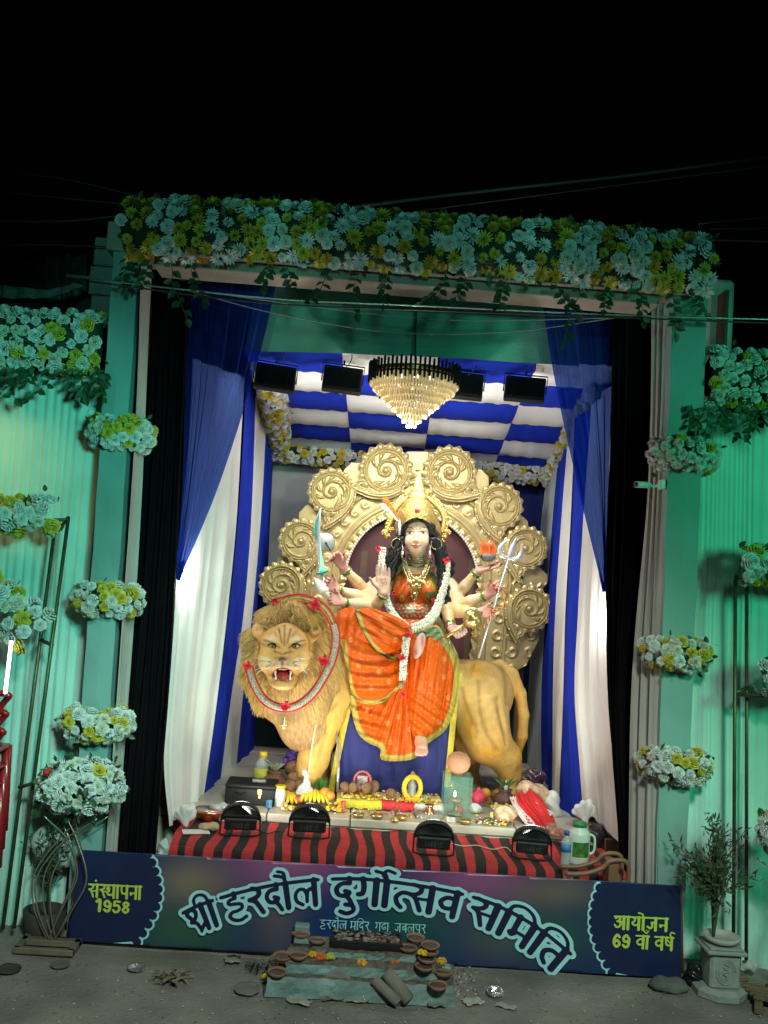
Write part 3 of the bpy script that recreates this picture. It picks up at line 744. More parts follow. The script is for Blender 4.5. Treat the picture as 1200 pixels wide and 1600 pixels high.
def tube_surf(path, R, a0=-200, a1=60, sq=1.0):
    """random point on a tube round a path; the angle runs in the plane across the path (0 = up, -90 = towards the street)"""
    P = np.asarray(path, float); L_ = np.r_[0, np.cumsum(np.linalg.norm(np.diff(P, axis=0), axis=1))]
    R = np.broadcast_to(np.asarray(R, float), (len(P),))
    def f(r_):
        s_ = r_.uniform(0, L_[-1]); c = np.array([np.interp(s_, L_, P[:, k]) for k in range(3)]); rr = np.interp(s_, L_, R)
        i = min(np.searchsorted(L_, s_), len(P)-1); T = P[max(i, 1)]-P[max(i, 1)-1]; T = T/np.linalg.norm(T)
        u = np.cross(T, (0, 1., 0)); u /= np.linalg.norm(u)+1e-9
        if u[2] < 0: u = -u
        v = np.cross(T, u); v = v if v[1] < 0 else -v
        a_ = rad(r_.uniform(a0, a1)); n_ = u*math.cos(a_)+v*math.sin(-a_)
        return c+n_*rr*np.array((1, sq, 1)), n_
    return f
def vine(t_, p0, L_, r_, lean=0., leafs=.055, nl=9):
    """one hanging twig with its leaves"""
    p0 = np.array(p0); q = [p0]; d = np.array((lean+r_.normal(0, .25), r_.normal(-.15, .2), -1.))
    for k in range(5):
        d = d+r_.normal(0, .25, 3)*np.array((1, .5, .3)); q.append(q[-1]+d/np.linalg.norm(d)*L_/5)
    q = spline(q, 3); o = MB().tube(q, .0022, 4).build('twig', stem_m, t_)
    ORG[o.name] = ORG[t_.name]
    for k in range(nl):
        s_ = (k+1)/nl; i = min(int(s_*(len(q)-1)), len(q)-2); p_ = q[i]; sd = (1 if k % 2 else -1)
        dr = np.array((sd*r_.uniform(.5, 1.1), r_.uniform(-.6, .1), -r_.uniform(.3, .9)))
        if k == nl-1: dr = q[-1]-q[-2]; p_ = q[-1]
        dr /= np.linalg.norm(dr); fc = np.array((r_.normal(0, .5), -1, r_.normal(.2, .5)))
        z = fc-dr*fc.dot(dr)
        inst('leaf', LEAF, frame(z, tuple(dr), p_, leafs*r_.uniform(.75, 1.15)), o)

# ------------------------------------------------------------------ long garland over the crossbeam
path = [at(x_, y_-5, .02) for x_, y_ in ((196, 366), (330, 368), (480, 374), (640, 388), (800, 396), (950, 408), (1100, 424))]
def colband(p_, r_):               # white and yellow flowers stand in loose upright stripes
    s_ = (p_[0]-path[0][0])*20+1.1*math.sin(p_[2]*14)
    return r_.random() < (.9 if math.sin(s_) > .1 else .10)
def core_box(path_, R, m_=None):
    def f(t_):
        MB().tube(path_, R, 10).build('foam_core', m_ or MATS['dark_foam'], t_)
    return f
mat('dark_foam', (.012, .03, .018), .9, var=.3)
G1 = bunch('flower_garland', 'long white and yellow flower garland on top of the crossbeam', 'garland', tube_surf(path, .158, -165, 20, .8), .066, 101, kinds='mix', tries=6500, dens=.80, leaf=.05, clump=colband, core=core_box(path, .115), nleaf=2.2)
r_ = np.random.default_rng(9)
for px in (196, 232, 268, 300, 415, 455, 520, 560, 600, 700, 735, 790, 870, 905, 960, 1000, 1050, 1085):
    y_ = 365+(px-196)*.062+36
    vine(G1, at(px+r_.uniform(-8, 8), y_, -.06), r_.uniform(.12, .27) if px not in (268, 300, 905) else .33, r_)
for px, h_ in ((375, .12), (330, .08), (345, .08), (725, .06)):
    V0 = at(px, 365+(px-196)*.06-42, .0); vine(G1, V0+np.array((0, 0, h_)), h_*1.2, r_, nl=6)

# ------------------------------------------------------------------ garlands on the cloth walls
pl = [at(x_, y_, .13) for x_, y_ in ((-140, 522), (20, 530), (158, 536))]
G2 = bunch('flower_garland', 'broad white flower garland along the top of the left cloth wall', 'garland', tube_surf(pl, .155, -178, 15, .7), .066, 102, yellow=.2, tries=4000, dens=.78, core=core_box(pl, .115), nleaf=2.0)
for px in range(-110, 176, 17): vine(G2, at(px+r_.uniform(-6, 6), 572+.03*px, .05), r_.uniform(.08, .22), r_, nl=8)
pr_ = [at(x_, y_, .13) for x_, y_ in ((1108, 588), (1200, 596), (1320, 606))]
G3 = bunch('flower_garland', 'broad white flower garland along the top of the right cloth wall', 'garland', tube_surf(pr_, .150, -178, 15, .7), .064, 103, yellow=.16, tries=4000, dens=.78, core=core_box(pr_, .11), nleaf=2.0)
for px in range(1085, 1310, 17): vine(G3, at(px+r_.uniform(-6, 6), 632+.04*(px-1100), .05), r_.uniform(.10, .24), r_, nl=8)

# ------------------------------------------------------------------ flower rings round the pillars
def ring_surf(cx, cy, cz, rx, ry, tilt, R):
    def f(r_):
        a_ = r_.uniform(-math.pi*1.02, .15*math.pi); d = np.array((math.cos(a_), math.sin(a_), 0)); b_ = r_.uniform(-1.9, 1.9)
        c = np.array((cx+rx*d[0], cy+ry*d[1], cz+tilt*rx*d[0])); n_ = d*math.cos(b_)+np.array((0, 0, 1))*math.sin(b_)
        return c+n_*R, n_
    return f
RINGS = [(189, 678, .150, .0, 'white and yellow flower ring high on the left pillar, just below the wall garland', .42),
         (167, 937, .155, .0, 'white and yellow flower ring on the left pillar level with the raised hands', .33),
         (150, 1130, .155, .0, 'flower ring lowest on the left pillar, above the flower stand', .30),
         (1068, 712, .165, -.05, 'flower ring highest on the right pillar, above the security camera', .22),
         (1056, 1022, .160, -.02, 'flower ring halfway up the right pillar, below the security camera', .40),
         (1054, 1194, .165, -.03, 'flower ring lowest on the right pillar, above the banner end', .40)]
for k, (px, py, w_, tl, lab, yl) in enumerate(RINGS):
    p_ = at(px, py, .14)
    bunch('flower_ring', lab, 'flower ring', ring_surf(p_[0], p_[1]+.02, p_[2], w_-.055, .115, tl, .075), .058, 200+k, 'flower rings on the pillars', yl, tries=1800, dens=.74, leaf=.04, nleaf=1.2, inset=.02)

# ------------------------------------------------------------------ small garland round the canopy edge
def canopy_path(uvs, dz): return [canopy_pt(u, v)+np.array((0, -.13*(v > .97), dz)) for u, v in uvs]
cp = spline(canopy_path(((.05, .10), (.03, .5), (-.01, .98)), -.01), 6)
cq = spline(canopy_path(((-.02, .99), (.35, 1.0), (.65, 1.0), (.965, .99)), -.015), 6)
cr = spline(canopy_path(((.97, .98), (.955, .5), (.95, .10)), -.01), 6)
mat('white_rose_small', (.7, .72, .74), .6, var=.2)
bunch('flower_garland', 'small white and yellow flower garland along the left edge of the canopy', 'garland', tube_surf(cp, .092, -230, 70), .055, 301, yellow=.42, tries=2500, dens=.72, leaf=.03, core=core_box(cp, .07))
bunch('flower_garland', 'small white and yellow flower garland along the back edge of the canopy', 'garland', tube_surf(cq, .100, -190, 30), .058, 302, yellow=.26, tries=2500, dens=.72, leaf=.03, core=core_box(cq, .075))
bunch('flower_garland', 'small white and yellow flower garland along the right edge of the canopy', 'garland', tube_surf(cr, .100, -70, 230), .055, 303, yellow=.34, tries=2500, dens=.72, leaf=.03, core=core_box(cr, .075))

# ------------------------------------------------------------------ slim pipe frames with bunches, left and right
def pipe(b_, a_, c_, r=.010, n=6): b_.tube([np.array(a_), np.array(c_)], r, n)
t = thing('display_frame', 'slim green pipe frame standing against the left cloth wall', 'frame', on(60, 1452, 0))
for nm, a_, c_ in (('pipe', at(107, 808, .02), at(22, 1450, .02)), ('pipe', at(84, 838, .10), at(4, 1452, .10)), ('rail', at(107, 812, .02), at(-120, 818, .02)), ('rail', at(107, 808, .02), at(84, 838, .10)), ('rail', at(82, 1008, .02), at(64, 1000, .10)), ('rail', at(52, 1224, .02), at(30, 1230, .10))):
    b_ = MB(); pipe(b_, a_, c_); b_.build(nm, metal_green, t)
def slab_surf(a_, b_, hh, dd):
    a_ = np.array(a_); b_ = np.array(b_)
    return tube_surf([a_, b_], hh, -185, 10, dd/hh)
bunch('flower_bunch', 'flower bunch on the top rail of the left pipe frame', 'flower bunch', slab_surf(at(-60, 800, .0), at(86, 806, .0), .085, .08), .072, 401, 'flower bunches on the left frame', .28, tries=700, dens=.8, leaf=.05)
bunch('flower_bunch', 'slanting pale flower bunch at the middle of the left pipe frame', 'flower bunch', slab_surf(at(-55, 905, .0), at(58, 990, .0), .115, .09), .072, 402, 'flower bunches on the left frame', .10, tries=800, dens=.8, leaf=.05)
t = thing('display_frame', 'slim green pipe frame standing against the right cloth wall', 'frame', on(1160, 1545, 0))
for nm, a_, c_ in (('pipe', at(1149, 905, .02), at(1146, 1500, .02)), ('pipe', at(1167, 905, .08), at(1166, 1500, .08)), ('rail', at(1149, 905, .02), at(1300, 912, .02)), ('rail', at(1150, 1085, .02), at(1300, 1092, .02)), ('rail', at(1150, 1082, .02), at(1167, 1075, .08))):
    b_ = MB(); pipe(b_, a_, c_); b_.build(nm, metal_green, t)
bunch('flower_bunch', 'flower bunch on the top rail of the right pipe frame', 'flower bunch', slab_surf(at(1162, 884, .0), at(1290, 890, .0), .088, .08), .072, 403, 'flower bunches on the right frame', .3, tries=700, dens=.8, leaf=.05)
bunch('flower_bunch', 'lower flower bunch on the right pipe frame at the picture edge', 'flower bunch', slab_surf(at(1188, 1056, .0), at(1290, 1060, .0), .085, .08), .072, 404, 'flower bunches on the right frame', .05, tries=600, dens=.8, leaf=.05)

# ------------------------------------------------------------------ curved metal flower stands
stand_m = mat('stand_metal', (.36, .35, .28), .35, metal=.7, var=.2)
def flower_stand(base, head, lab, labf, seed, hr=(.2, .125)):
    t_ = thing('flower_stand', lab, 'flower stand', base)
    bz = base[2]
    fr_ = MB()
    for dx, dy, sx_, sy_ in ((-.13, 0, .03, .26), (.13, 0, .03, .26), (0, -.12, .29, .03), (0, .12, .29, .03), (0, 0, .29, .05)):
        fr_.box((base[0]+dx, base[1]+dy, bz+.025), (sx_, sy_, .03), b=.004)
    fr_.build('base', wood_dark if False else mat('stand_base', (.16, .14, .10), .7, var=.3), t_, smooth=False)
    base = np.array(base); head = np.array(head); H = head[2]-bz
    for k in range(8):
        a_ = k/8*2*math.pi; s_ = 1 if k % 2 else -1
        o = np.array((.035*math.cos(a_), .03*math.sin(a_), 0)); w = np.array((s_*(.10+.05*(k//2)/4), .03*math.sin(a_*2), 0))
        q_ = [base+o*.6+(0, 0, .03), base+o+w*.55+(0, 0, H*.28), base+o+w*.8+(head-base)*np.array((.3, .3, 0))+(0, 0, H*.50), base+(head-base)*np.array((.6, .6, 0))+w*.15+o+(0, 0, H*.74), head-w*.8+o*2-(0, 0, .06)]
        MB().tube(spline(q_, 8), .0042, 6).build('stem', stand_m, t_)
    def f(r_):
        v = r_.normal(0, 1, 3); v /= np.linalg.norm(v)
        if v[1] > .4: v[1] = -v[1]
        return head+(0, 0, .08)+v*np.array((hr[0], hr[0]*.8, hr[1]))*r_.uniform(.86, 1.06), v
    bunch('bouquet', labf, 'bouquet', f, .060, seed, None, .02, tries=1600, dens=.72, leaf=.06, nleaf=2.5, loc=head)
    return t_
bl_ = on(74, 1486, 0.0)
flower_stand((bl_[0], -.02, 0), at(124, 1254, -.02), 'flower stand of curved bare metal stems on a wooden base left of the banner', 'big pale bouquet on top of the left flower stand', 501)
rp = at(60, 1210, -.1)
MB().ball(at(72, 1207, -.16), (.018, .014, .016), 8).ball(at(77, 1203, -.15), (.014, .014, .014), 8).build('red_flower', mat('red_petal', (.45, .02, .02), .6), label='small dark red flower at the left side of the big bouquet', cat='flower')
br_ = on(1215, 1545, 0.0)
flower_stand((br_[0]+.06, -.2, 0), at(1236, 1330, -.2), 'flower stand partly cut off by the right picture edge', 'green lit bouquet on the stand at the right picture edge', 502, (.15, .13))

# ------------------------------------------------------------------ dry shrub in an urn pedestal, right; its pair behind the left stand
def shrub(t_, c, R, H, seed, nst=26, m_=None):
    r_ = np.random.default_rng(seed); st = MB(); lf = MB(); c = np.array(c)
    V0, F0 = leafg(1., .16); V0 = np.array(V0)
    for k in range(nst):
        a_ = r_.uniform(0, 2*math.pi); sp_ = r_.uniform(.1, 1); tip = c+np.array((R*sp_*math.cos(a_), R*.7*sp_*math.sin(a_), H*r_.uniform(.62, 1.05)*(1-.25*sp_)))
        q_ = spline([c, c*.55+tip*.45+np.array((0, 0, H*.12))-np.array((.5*R*sp_*math.cos(a_), 0, 0))*.6, tip], 8)
        st.tube(q_, np.linspace(.006, .0015, len(q_)), 5)
        for j in range(46):
            s_ = r_.uniform(.42, 1); p_ = q_[int(s_*(len(q_)-1))]+r_.normal(0, .022, 3)
            d = (q_[-1]-q_[-3])/np.linalg.norm(q_[-1]-q_[-3])+r_.normal(0, .8, 3); d /= np.linalg.norm(d)
            M = np.array(frame(np.cross(d, r_.normal(0, 1, 3)), tuple(d)).to_3x3())
            lf.add(V0*r_.uniform(.025, .05) @ M.T+p_, F0)
    st.build('stems', stem_m, t_, kind='stuff'); lf.build('foliage', m_ or mat('dry_leaf', (.06, .085, .04), .7, var=.5, vscale=20), t_, smooth=False, kind='stuff')
urn_m = mat('urn_plaster', (.24, .29, .26), .85, var=.2, vscale=12, bump=.4, bscale=40, dirt=.5, dirtcol=(.2, .22, .2))
p_ = on(1133, 1562, 0); PX, PY = p_[0], p_[1]+.08
t = thing('pedestal', 'square plaster pedestal with a relief medallion at the right end of the banner', 'pedestal', (PX, PY, 0))
MB().lathe([(.135, 0), (.135, .028), (.105, .046), (.105, .048)], (PX, PY, 0), 8, R=rotm('Z', rad(22.5))).build('plinth', urn_m, t, smooth=False)
MB().box((PX, PY, .128), (.155, .155, .17), b=.012).build('body', urn_m, t, smooth=False)
MB().box((PX, PY, .222), (.20, .20, .020), b=.006).box((PX, PY, .237), (.17, .17, .012), b=.004).build('cornice', urn_m, t, smooth=False)
b_ = MB(); a_ = np.linspace(0, 2*math.pi, 33)
b_.tube(np.stack((PX+.048*np.cos(a_), np.full(33, PY-.079), .13+.060*np.sin(a_)), 1), .004, 5)
b_.tube(np.stack((PX+.036*np.cos(a_), np.full(33, PY-.079), .13+.048*np.sin(a_)), 1), .0025, 5)
for k in range(5): b_.tube(spline([(PX-.0+.018*math.sin(k*2.2), PY-.08, .095+.015*k), (PX+.012*math.cos(k*3), PY-.082, .104+.015*k), (PX-.018*math.sin(k*2.2), PY-.08, .110+.015*k)], 4), .004, 5)
b_.build('medallion', urn_m, t)
t2 = thing('potted_shrub', 'dry leafy shrub growing from a low bowl on the plaster pedestal', 'plant', (PX, PY, .243))
MB().lathe([(.05, .243), (.08, .255), (.095, .28), (.085, .282), (.07, .27)], (PX, PY, 0), 16).build('bowl', mat('pale_bowl', (.42, .40, .38), .8, var=.3, dirt=.3), t2)
shrub(t2, (PX-.04, PY, .27), .24, .60, 601)
p_ = on(62, 1462, 0)
t2 = thing('potted_shrub', 'dry dark shrub half hidden behind the left flower stand', 'plant', (p_[0], .12, 0))
MB().lathe([(.07, 0), (.09, .02), (.11, .14), (.10, .145), (.09, .12)], (p_[0]+.02, .1, 0), 16).build('pot', mat('dark_pot', (.05, .045, .04), .8), t2)
shrub(t2, (p_[0]+.03, .1, .12), .16, .52, 602, 22)
# grey cloth bundle behind it
S = Body(at(75, 1300, .1)-.25, at(75, 1300, .1)+.25, .012)
c_ = at(82, 1318, .14); S.ell(c_, (.11, .06, .10), .02); S.ell(c_+np.array((.07, 0, -.05)), (.08, .05, .07), .03)
V, Fc = S.mesh(); obj('cloth_bundle', V, Fc, grey_cloth, label='grey cloth bundle on the wall behind the left flower stems', cat='bundle')
# ================================================================== lettering drawn as strokes
def G(adv, *st): return adv, [(spline(p_, 6) if len(p_) > 2 else np.array(p_, float), w) for p_, w in st]
BW, CW = .10, .075                 # half widths of uprights and of curves (heavy face)
def bar(x, y0=.0, y1=1.0, w=BW): return ([(x, y0+w*.6), (x, y1-.02)], w)
GL = {
 'ha': G(.80, ([(.46, 1), (.46, .82)], .08), ([(.46, .82), (.24, .76), (.22, .64), (.42, .60), (.62, .54), (.62, .40), (.44, .33), (.26, .33)], .062), ([(.26, .33), (.13, .22), (.22, .05), (.46, -.03), (.70, .05)], .065)),
 'ra': G(.62, ([(.30, 1), (.48, .92), (.50, .76), (.36, .64), (.14, .60)], CW+.01), ([(.16, .60), (.34, .48), (.52, .06)], CW+.01)),
 'da': G(.68, ([(.50, 1), (.50, .80)], .08), ([(.50, .80), (.26, .78), (.12, .60), (.18, .38), (.40, .34), (.50, .46), (.38, .52)], CW), ([(.38, .38), (.50, .20), (.58, .02)], CW)),
 'aum': G(.32, bar(.14), ([(.14, 1.0), (.08, 1.20), (-.18, 1.30)], .06), ([(.14, 1.0), (.12, 1.34), (-.06, 1.44)], .055)),
 'om': G(.32, bar(.14), ([(.14, 1.0), (.06, 1.22), (-.20, 1.30)], .06)),
 'aam': G(.30, bar(.13)),
 'la': G(.95, bar(.78), ([(.78, .52), (.66, .66), (.54, .58), (.50, .40), (.48, .20)], CW-.01), ([(.50, .44), (.42, .64), (.24, .66), (.11, .48), (.14, .24), (.32, .10)], CW-.01)),
 'u': G(0, ([(-.30, .02), (-.08, -.04), (-.06, -.22), (-.26, -.32), (-.46, -.24)], CW)),
 'ga': G(.78, ([(.22, 1), (.26, .66), (.22, .44), (.10, .40)], .085), bar(.62)),
 'reph': G(0, ([(-.16, 1.0), (-.30, 1.18), (-.20, 1.36), (.02, 1.30)], .055)),
 'ta': G(.74, bar(.58), ([(.58, .62), (.30, .62), (.14, .44), (.18, .22), (.32, .08)], CW)),
 'th': G(.46, ([(.52, .62), (.30, .62), (.14, .44), (.18, .22), (.30, .08)], CW)),
 'sa': G(.88, ([(.14, .98), (.36, .92), (.38, .76), (.26, .64), (.08, .60)], CW), ([(.12, .60), (.26, .46), (.42, .06)], CW), ([(.26, .48), (.70, .50)], .055), bar(.70)),
 'sh': G(.50, ([(.14, .98), (.36, .92), (.38, .76), (.26, .64), (.08, .60)], CW), ([(.12, .60), (.26, .46), (.42, .06)], CW), ([(.26, .48), (.52, .50)], .055)),
 'va': G(.72, bar(.56), ([(.56, .70), (.30, .72), (.12, .54), (.22, .34), (.44, .34), (.56, .46)], CW)),
 'ba': G(.72, bar(.56), ([(.56, .70), (.30, .72), (.12, .54), (.22, .34), (.44, .34), (.56, .46)], CW), ([(.22, .62), (.50, .42)], .05)),
 'ma': G(.78, ([(.18, 1), (.18, .40)], .085), ([(.18, .40), (.08, .32), (.16, .24), (.24, .34)], .06), ([(.18, .42), (.62, .42)], .06), bar(.62)),
 'i': G(.30, bar(.14), ([(.13, 1.0), (.20, 1.24), (.46, 1.36), (.74, 1.26), (.90, 1.02)], .055)),
 'ii': G(.32, bar(.14), ([(.13, 1.0), (.06, 1.24), (-.14, 1.34), (-.32, 1.24), (-.36, 1.02)], .055)),
 'shra': G(.86, ([(.16, .66), (.10, .84), (.28, .94), (.42, .80), (.34, .60), (.12, .50)], CW), ([(.14, .50), (.30, .38), (.36, .10)], CW), ([(.66, .34), (.34, .06)], .07), bar(.68)),
 'na': G(.70, bar(.54), ([(.54, .46), (.16, .46)], .06), ([(.14, .46), (.20, .42), (.16, .36)], .09)),
 'pa': G(.72, bar(.56), ([(.16, 1), (.14, .62), (.26, .40), (.56, .42)], CW)),
 'ssa': G(.72, bar(.56), ([(.16, 1), (.14, .62), (.26, .40), (.56, .42)], CW), ([(.24, .80), (.52, .50)], .05)),
 'ya': G(.72, bar(.56), ([(.12, .96), (.30, .86), (.24, .66), (.12, .56), (.26, .38), (.56, .44)], CW)),
 'ja': G(.84, bar(.66), ([(.66, .62), (.40, .62), (.44, .36), (.30, .20), (.12, .32)], CW)),
 'a': G(.82, ([(.10, .84), (.28, .94), (.40, .80), (.30, .64), (.22, .62)], CW), ([(.22, .62), (.44, .50), (.38, .24), (.18, .18), (.06, .34)], CW), ([(.30, .58), (.66, .60)], .055), bar(.66)),
 'tha': G(.78, bar(.62), ([(.28, .74), (.16, .82), (.10, .68), (.28, .58), (.12, .44), (.22, .26), (.46, .28), (.62, .40)], CW)),
 'ddha': G(.70, ([(.48, 1), (.48, .80)], .08), ([(.48, .80), (.22, .76), (.12, .54), (.24, .32), (.50, .28), (.58, .44), (.44, .54), (.34, .44)], CW), ([(.30, .06), (.31, .06)], .06)),
 'dda': G(.66, ([(.46, 1), (.46, .82)], .08), ([(.46, .82), (.20, .80), (.14, .64), (.32, .56), (.52, .42), (.46, .18), (.20, .12), (.10, .26)], CW)),
 'dot': G(0, ([(-.30, 1.26), (-.29, 1.26)], .085)),
 'cand': G(0, ([(-.44, 1.34), (-.28, 1.20), (-.10, 1.36)], .05), ([(-.27, 1.42), (-.26, 1.42)], .05)),
 'oc': G(.32, bar(.14), ([(-.02, 1.34), (.12, 1.16), (.28, 1.36)], .055)),
 'sp': G(.36), 'comma': G(.3, ([(.12, .08), (.08, -.12)], .06)),
 '1': G(.50, ([(.06, .82), (.28, .95), (.28, .06)], .12)),
 '9': G(.68, ([(.55, .70), (.34, .94), (.14, .74), (.22, .50), (.48, .50), (.56, .70), (.50, .20), (.32, .07), (.14, .20)], .10)),
 '5': G(.68, ([(.54, .92), (.20, .92), (.17, .58)], .095), ([(.17, .58), (.42, .62), (.56, .40), (.46, .12), (.26, .07), (.12, .20)], .10)),
 '8': G(.68, ([(.34, .94), (.16, .76), (.34, .54), (.54, .32), (.34, .07), (.14, .30), (.34, .54), (.52, .76), (.34, .94)], .095)),
 '6': G(.68, ([(.52, .80), (.34, .94), (.15, .66), (.14, .30), (.34, .07), (.54, .30), (.36, .54), (.15, .40)], .10)),
 'omsign': G(1.1, ([(.1, .8), (.3, .95), (.45, .78), (.3, .58), (.22, .55), (.48, .42), (.4, .12), (.15, .1), (.05, .25)], .06), ([(.42, .5), (.6, .4), (.78, .62), (.95, .5), (.85, .25), (.7, .3)], .06), ([(.6, .95), (.78, .84), (.95, 1.0)], .05), ([(.78, 1.1), (.79, 1.1)], .06)),
}
NOHEAD = set('0123456789') | {'sp', 'comma', 'u', 'dot', 'reph', 'cand', 'omsign'}
def word_strokes(seq, wmul=1.0):
    x = 0; S_ = []; heads = []; start = None
    for g in seq.split():
        adv, st = GL[g]
        for p_, w in st: S_.append((p_+np.array((x, 0)), w*wmul))
        if g not in NOHEAD:
            if start is None: start = x
            heads.append((start, x+adv))
        elif g in ('sp', 'comma') or g.isdigit(): start = None
        x += adv
    for a_, b_ in heads: S_.append((np.array([(a_+.02, .97), (b_-.03, .97)]), .065*wmul))
    return S_, x
def word_mesh(seq, warp, res=.028, grow=0., wmul=1.0):
    S_, w = word_strokes(seq, wmul); x0, x1, y0, y1 = -.25-grow, w+.3+grow, -.48-grow, 1.62+grow
    xs = np.arange(x0, x1, res); ys = np.arange(y0, y1, res); X, Y = np.meshgrid(xs, ys, indexing='ij'); f = np.full(X.shape, 9.)
    for p_, w_ in S_:
        lo = p_.min(0)-w_-.2-grow; hi = p_.max(0)+w_+.2+grow
        i0, i1 = np.searchsorted(xs, (lo[0], hi[0])); j0, j1 = np.searchsorted(ys, (lo[1], hi[1]))
        f[i0:i1, j0:j1] = np.minimum(f[i0:i1, j0:j1], seg_dist(X[i0:i1, j0:j1], Y[i0:i1, j0:j1], p_)-w_)
    P, Fc = contour(f-grow, xs, ys)
    return warp(P, w), Fc
def straight(o, e, H, Yd, plane=at):   # baseline from pixel o to pixel e, letters H pixels tall
    o = np.array(o, float); e = np.array(e, float)
    def f(P, w):
        d = (e-o); L_ = np.hypot(*d); d /= L_; n_ = np.array((d[1], -d[0])); k = L_/w
        q_ = o+P[:, :1]*k*d+P[:, 1:]*H*n_
        return atv(q_[:, 0], q_[:, 1], Yd)
    return f
HEAD = spline([(270, 1434), (300, 1418), (331, 1406), (375, 1393), (420, 1383), (460, 1377), (501, 1373), (560, 1372), (616, 1377), (675, 1386), (727, 1397), (780, 1415), (840, 1448), (893, 1490), (920, 1516)], 10)
def arched(xa, xb, H, Yd):
    L_ = np.r_[0, np.cumsum(np.hypot(*np.diff(HEAD, axis=0).T))]
    sa, sb = np.interp((xa, xb), HEAD[:, 0], L_)
    def f(P, w):
        s_ = sa+(sb-sa)*P[:, 0]/w
        c = np.stack((np.interp(s_, L_, HEAD[:, 0]), np.interp(s_, L_, HEAD[:, 1])), 1)
        c2 = np.stack((np.interp(s_+3, L_, HEAD[:, 0]), np.interp(s_+3, L_, HEAD[:, 1])), 1)
        c1 = np.stack((np.interp(s_-3, L_, HEAD[:, 0]), np.interp(s_-3, L_, HEAD[:, 1])), 1)
        d = c2-c1; d /= np.hypot(*d.T)[:, None]; n_ = np.stack((d[:, 1], -d[:, 0]), 1)
        q_ = c+n_*((P[:, 1:]-1)*H)
        return atv(q_[:, 0], q_[:, 1], Yd)
    return f

# ================================================================== the printed banner
BL, BR, TL, TR = (106, 1470), (1066, 1530), (125, 1328), (1063, 1384)
t = thing('banner', 'long printed banner with arched white outlined title standing across the front', 'banner', (at(*BL, 0)+at(*BR, 0))/2*np.array((1, 1, 0)))
xs = np.arange(104, 1070, 6.); ys = np.arange(1322, 1536, 6.)
X, Y = np.meshgrid(xs, ys, indexing='ij'); fld = poly_sd(X, Y, [TL, TR, BR, BL])
def lobes(x0, y0, x1, y1, bulge, n_, r_b, sgn):
    # scalloped edge running from top to bottom, bulging sideways; n_ scallops
    t_ = np.linspace(0, 1, n_); px = x0+(x1-x0)*t_+bulge*np.sin(math.pi*t_)*sgn; py = y0+(y1-y0)*t_
    return np.stack((px, py), 1)
LC = lobes(232, 1334, 214, 1472, 24, 11, 8, 1); RC = lobes(942, 1374, 956, 1520, 22, 12, 8, -1)
XS = np.arange(104, 1070, 1.0); YS = np.arange(1322, 1536, 1.0)
def side_field(C, edge_poly):
    def f(X, Y):
        d = poly_sd(X, Y, edge_poly)
        for c in C: d = np.minimum(d, np.hypot(X-c[0], Y-c[1])-8.3)
        return d
    return f
lf = side_field(LC, [(100, 1320)]+[tuple(c) for c in LC]+[(100, 1480)])
rf = side_field(RC, [(1080, 1380)]+[tuple(c) for c in RC]+[(1080, 1545)])
def ban_col(px, py):
    c = np.zeros((len(px), 3))+np.array((.013, .028, .11))
    for bx_, by_, r1, r2, cc, s_ in ((455, 1352, 100, 42, (.30, .09, .26), .95), (300, 1380, 60, 40, (.24, .20, .13), .8), (285, 1455, 90, 45, (.03, .10, .06), .9), (440, 1440, 40, 60, (.16, .13, .10), .55), (745, 1376, 100, 40, (.27, .08, .22), .95), (620, 1450, 90, 40, (.015, .11, .06), .8), (780, 1465, 60, 40, (.12, .12, .11), .5), (870, 1395, 80, 26, (.16, .13, .09), .75), (850, 1460, 80, 40, (.03, .10, .06), .8), (520, 1450, 60, 60, (.01, .04, .16), .7)):
        c = blend(c, s_*np.exp(-((px-bx_)/r1)**2-((py-by_)/r2)**2), cc)
    return c*1.1
YB = lambda px, py: .018+.0025*np.sin(px*.045)+.0015*np.sin(px*.11+py*.05)+.003*np.exp(-((px-356)/7)**2)*np.clip((1390-py)/50, 0, 1)
vin = mat('banner_vinyl', vcol=True, rough=.32, var=.06, vscale=5, bump=.12, bscale=14)
relief('vinyl_sheet', fld, xs, ys, YB, .006, vin, t, ban_col)
pan = mat('banner_panel_ink', (.010, .020, .075), .35, var=.08); cy = mat('banner_cyan_ink', (.40, .80, .88), .4, var=.08); nv = mat('banner_navy_ink', (.010, .014, .055), .35, var=.1); yl = mat('banner_yellow_ink', (.52, .66, .10), .4, var=.08)
for ff in (lf, rf):
    xa, xb = (104, 262) if ff is lf else (918, 1070)
    xs2 = np.arange(xa, xb, 1.5); ys2 = np.arange(1322, 1536, 1.5); X, Y = np.meshgrid(xs2, ys2, indexing='ij')
    inside = poly_sd(X, Y, [(TL[0]+1, TL[1]+1), (TR[0]-1, TR[1]+1), (BR[0]-1, BR[1]-1), (BL[0]+1, BL[1]-1)])
    f0 = ff(X, Y)
    for nm, f1, off, mm in (('scallop_line', np.maximum(f0-1.6, inside), .005, cy), ('end_panel', np.maximum(f0+1.6, inside), .008, pan)):
        P, Fc = contour(f1, xs2, ys2); A = atv(P[:, 0], P[:, 1], YB(P[:, 0], P[:, 1])-off)
        obj(nm, A, [q_[::-1] for q_ in Fc], mm, t)
YT = .003
for seq, xa, xb in (('shra ii', 285, 333), ('ha ra da aum la', 344, 498), ('da u ga om reph th sa va', 519, 724), ('sa i ma i ta', 740, 893)):
    A, Fc = word_mesh(seq, arched(xa, xb, 42, YT), .034, .115); obj('title_outline', A, [q_[::-1] for q_ in Fc], cy, t)
    A, Fc = word_mesh(seq, arched(xa, xb, 42, YT-.003), .030, .0); obj('title_letters', A, [q_[::-1] for q_ in Fc], nv, t)
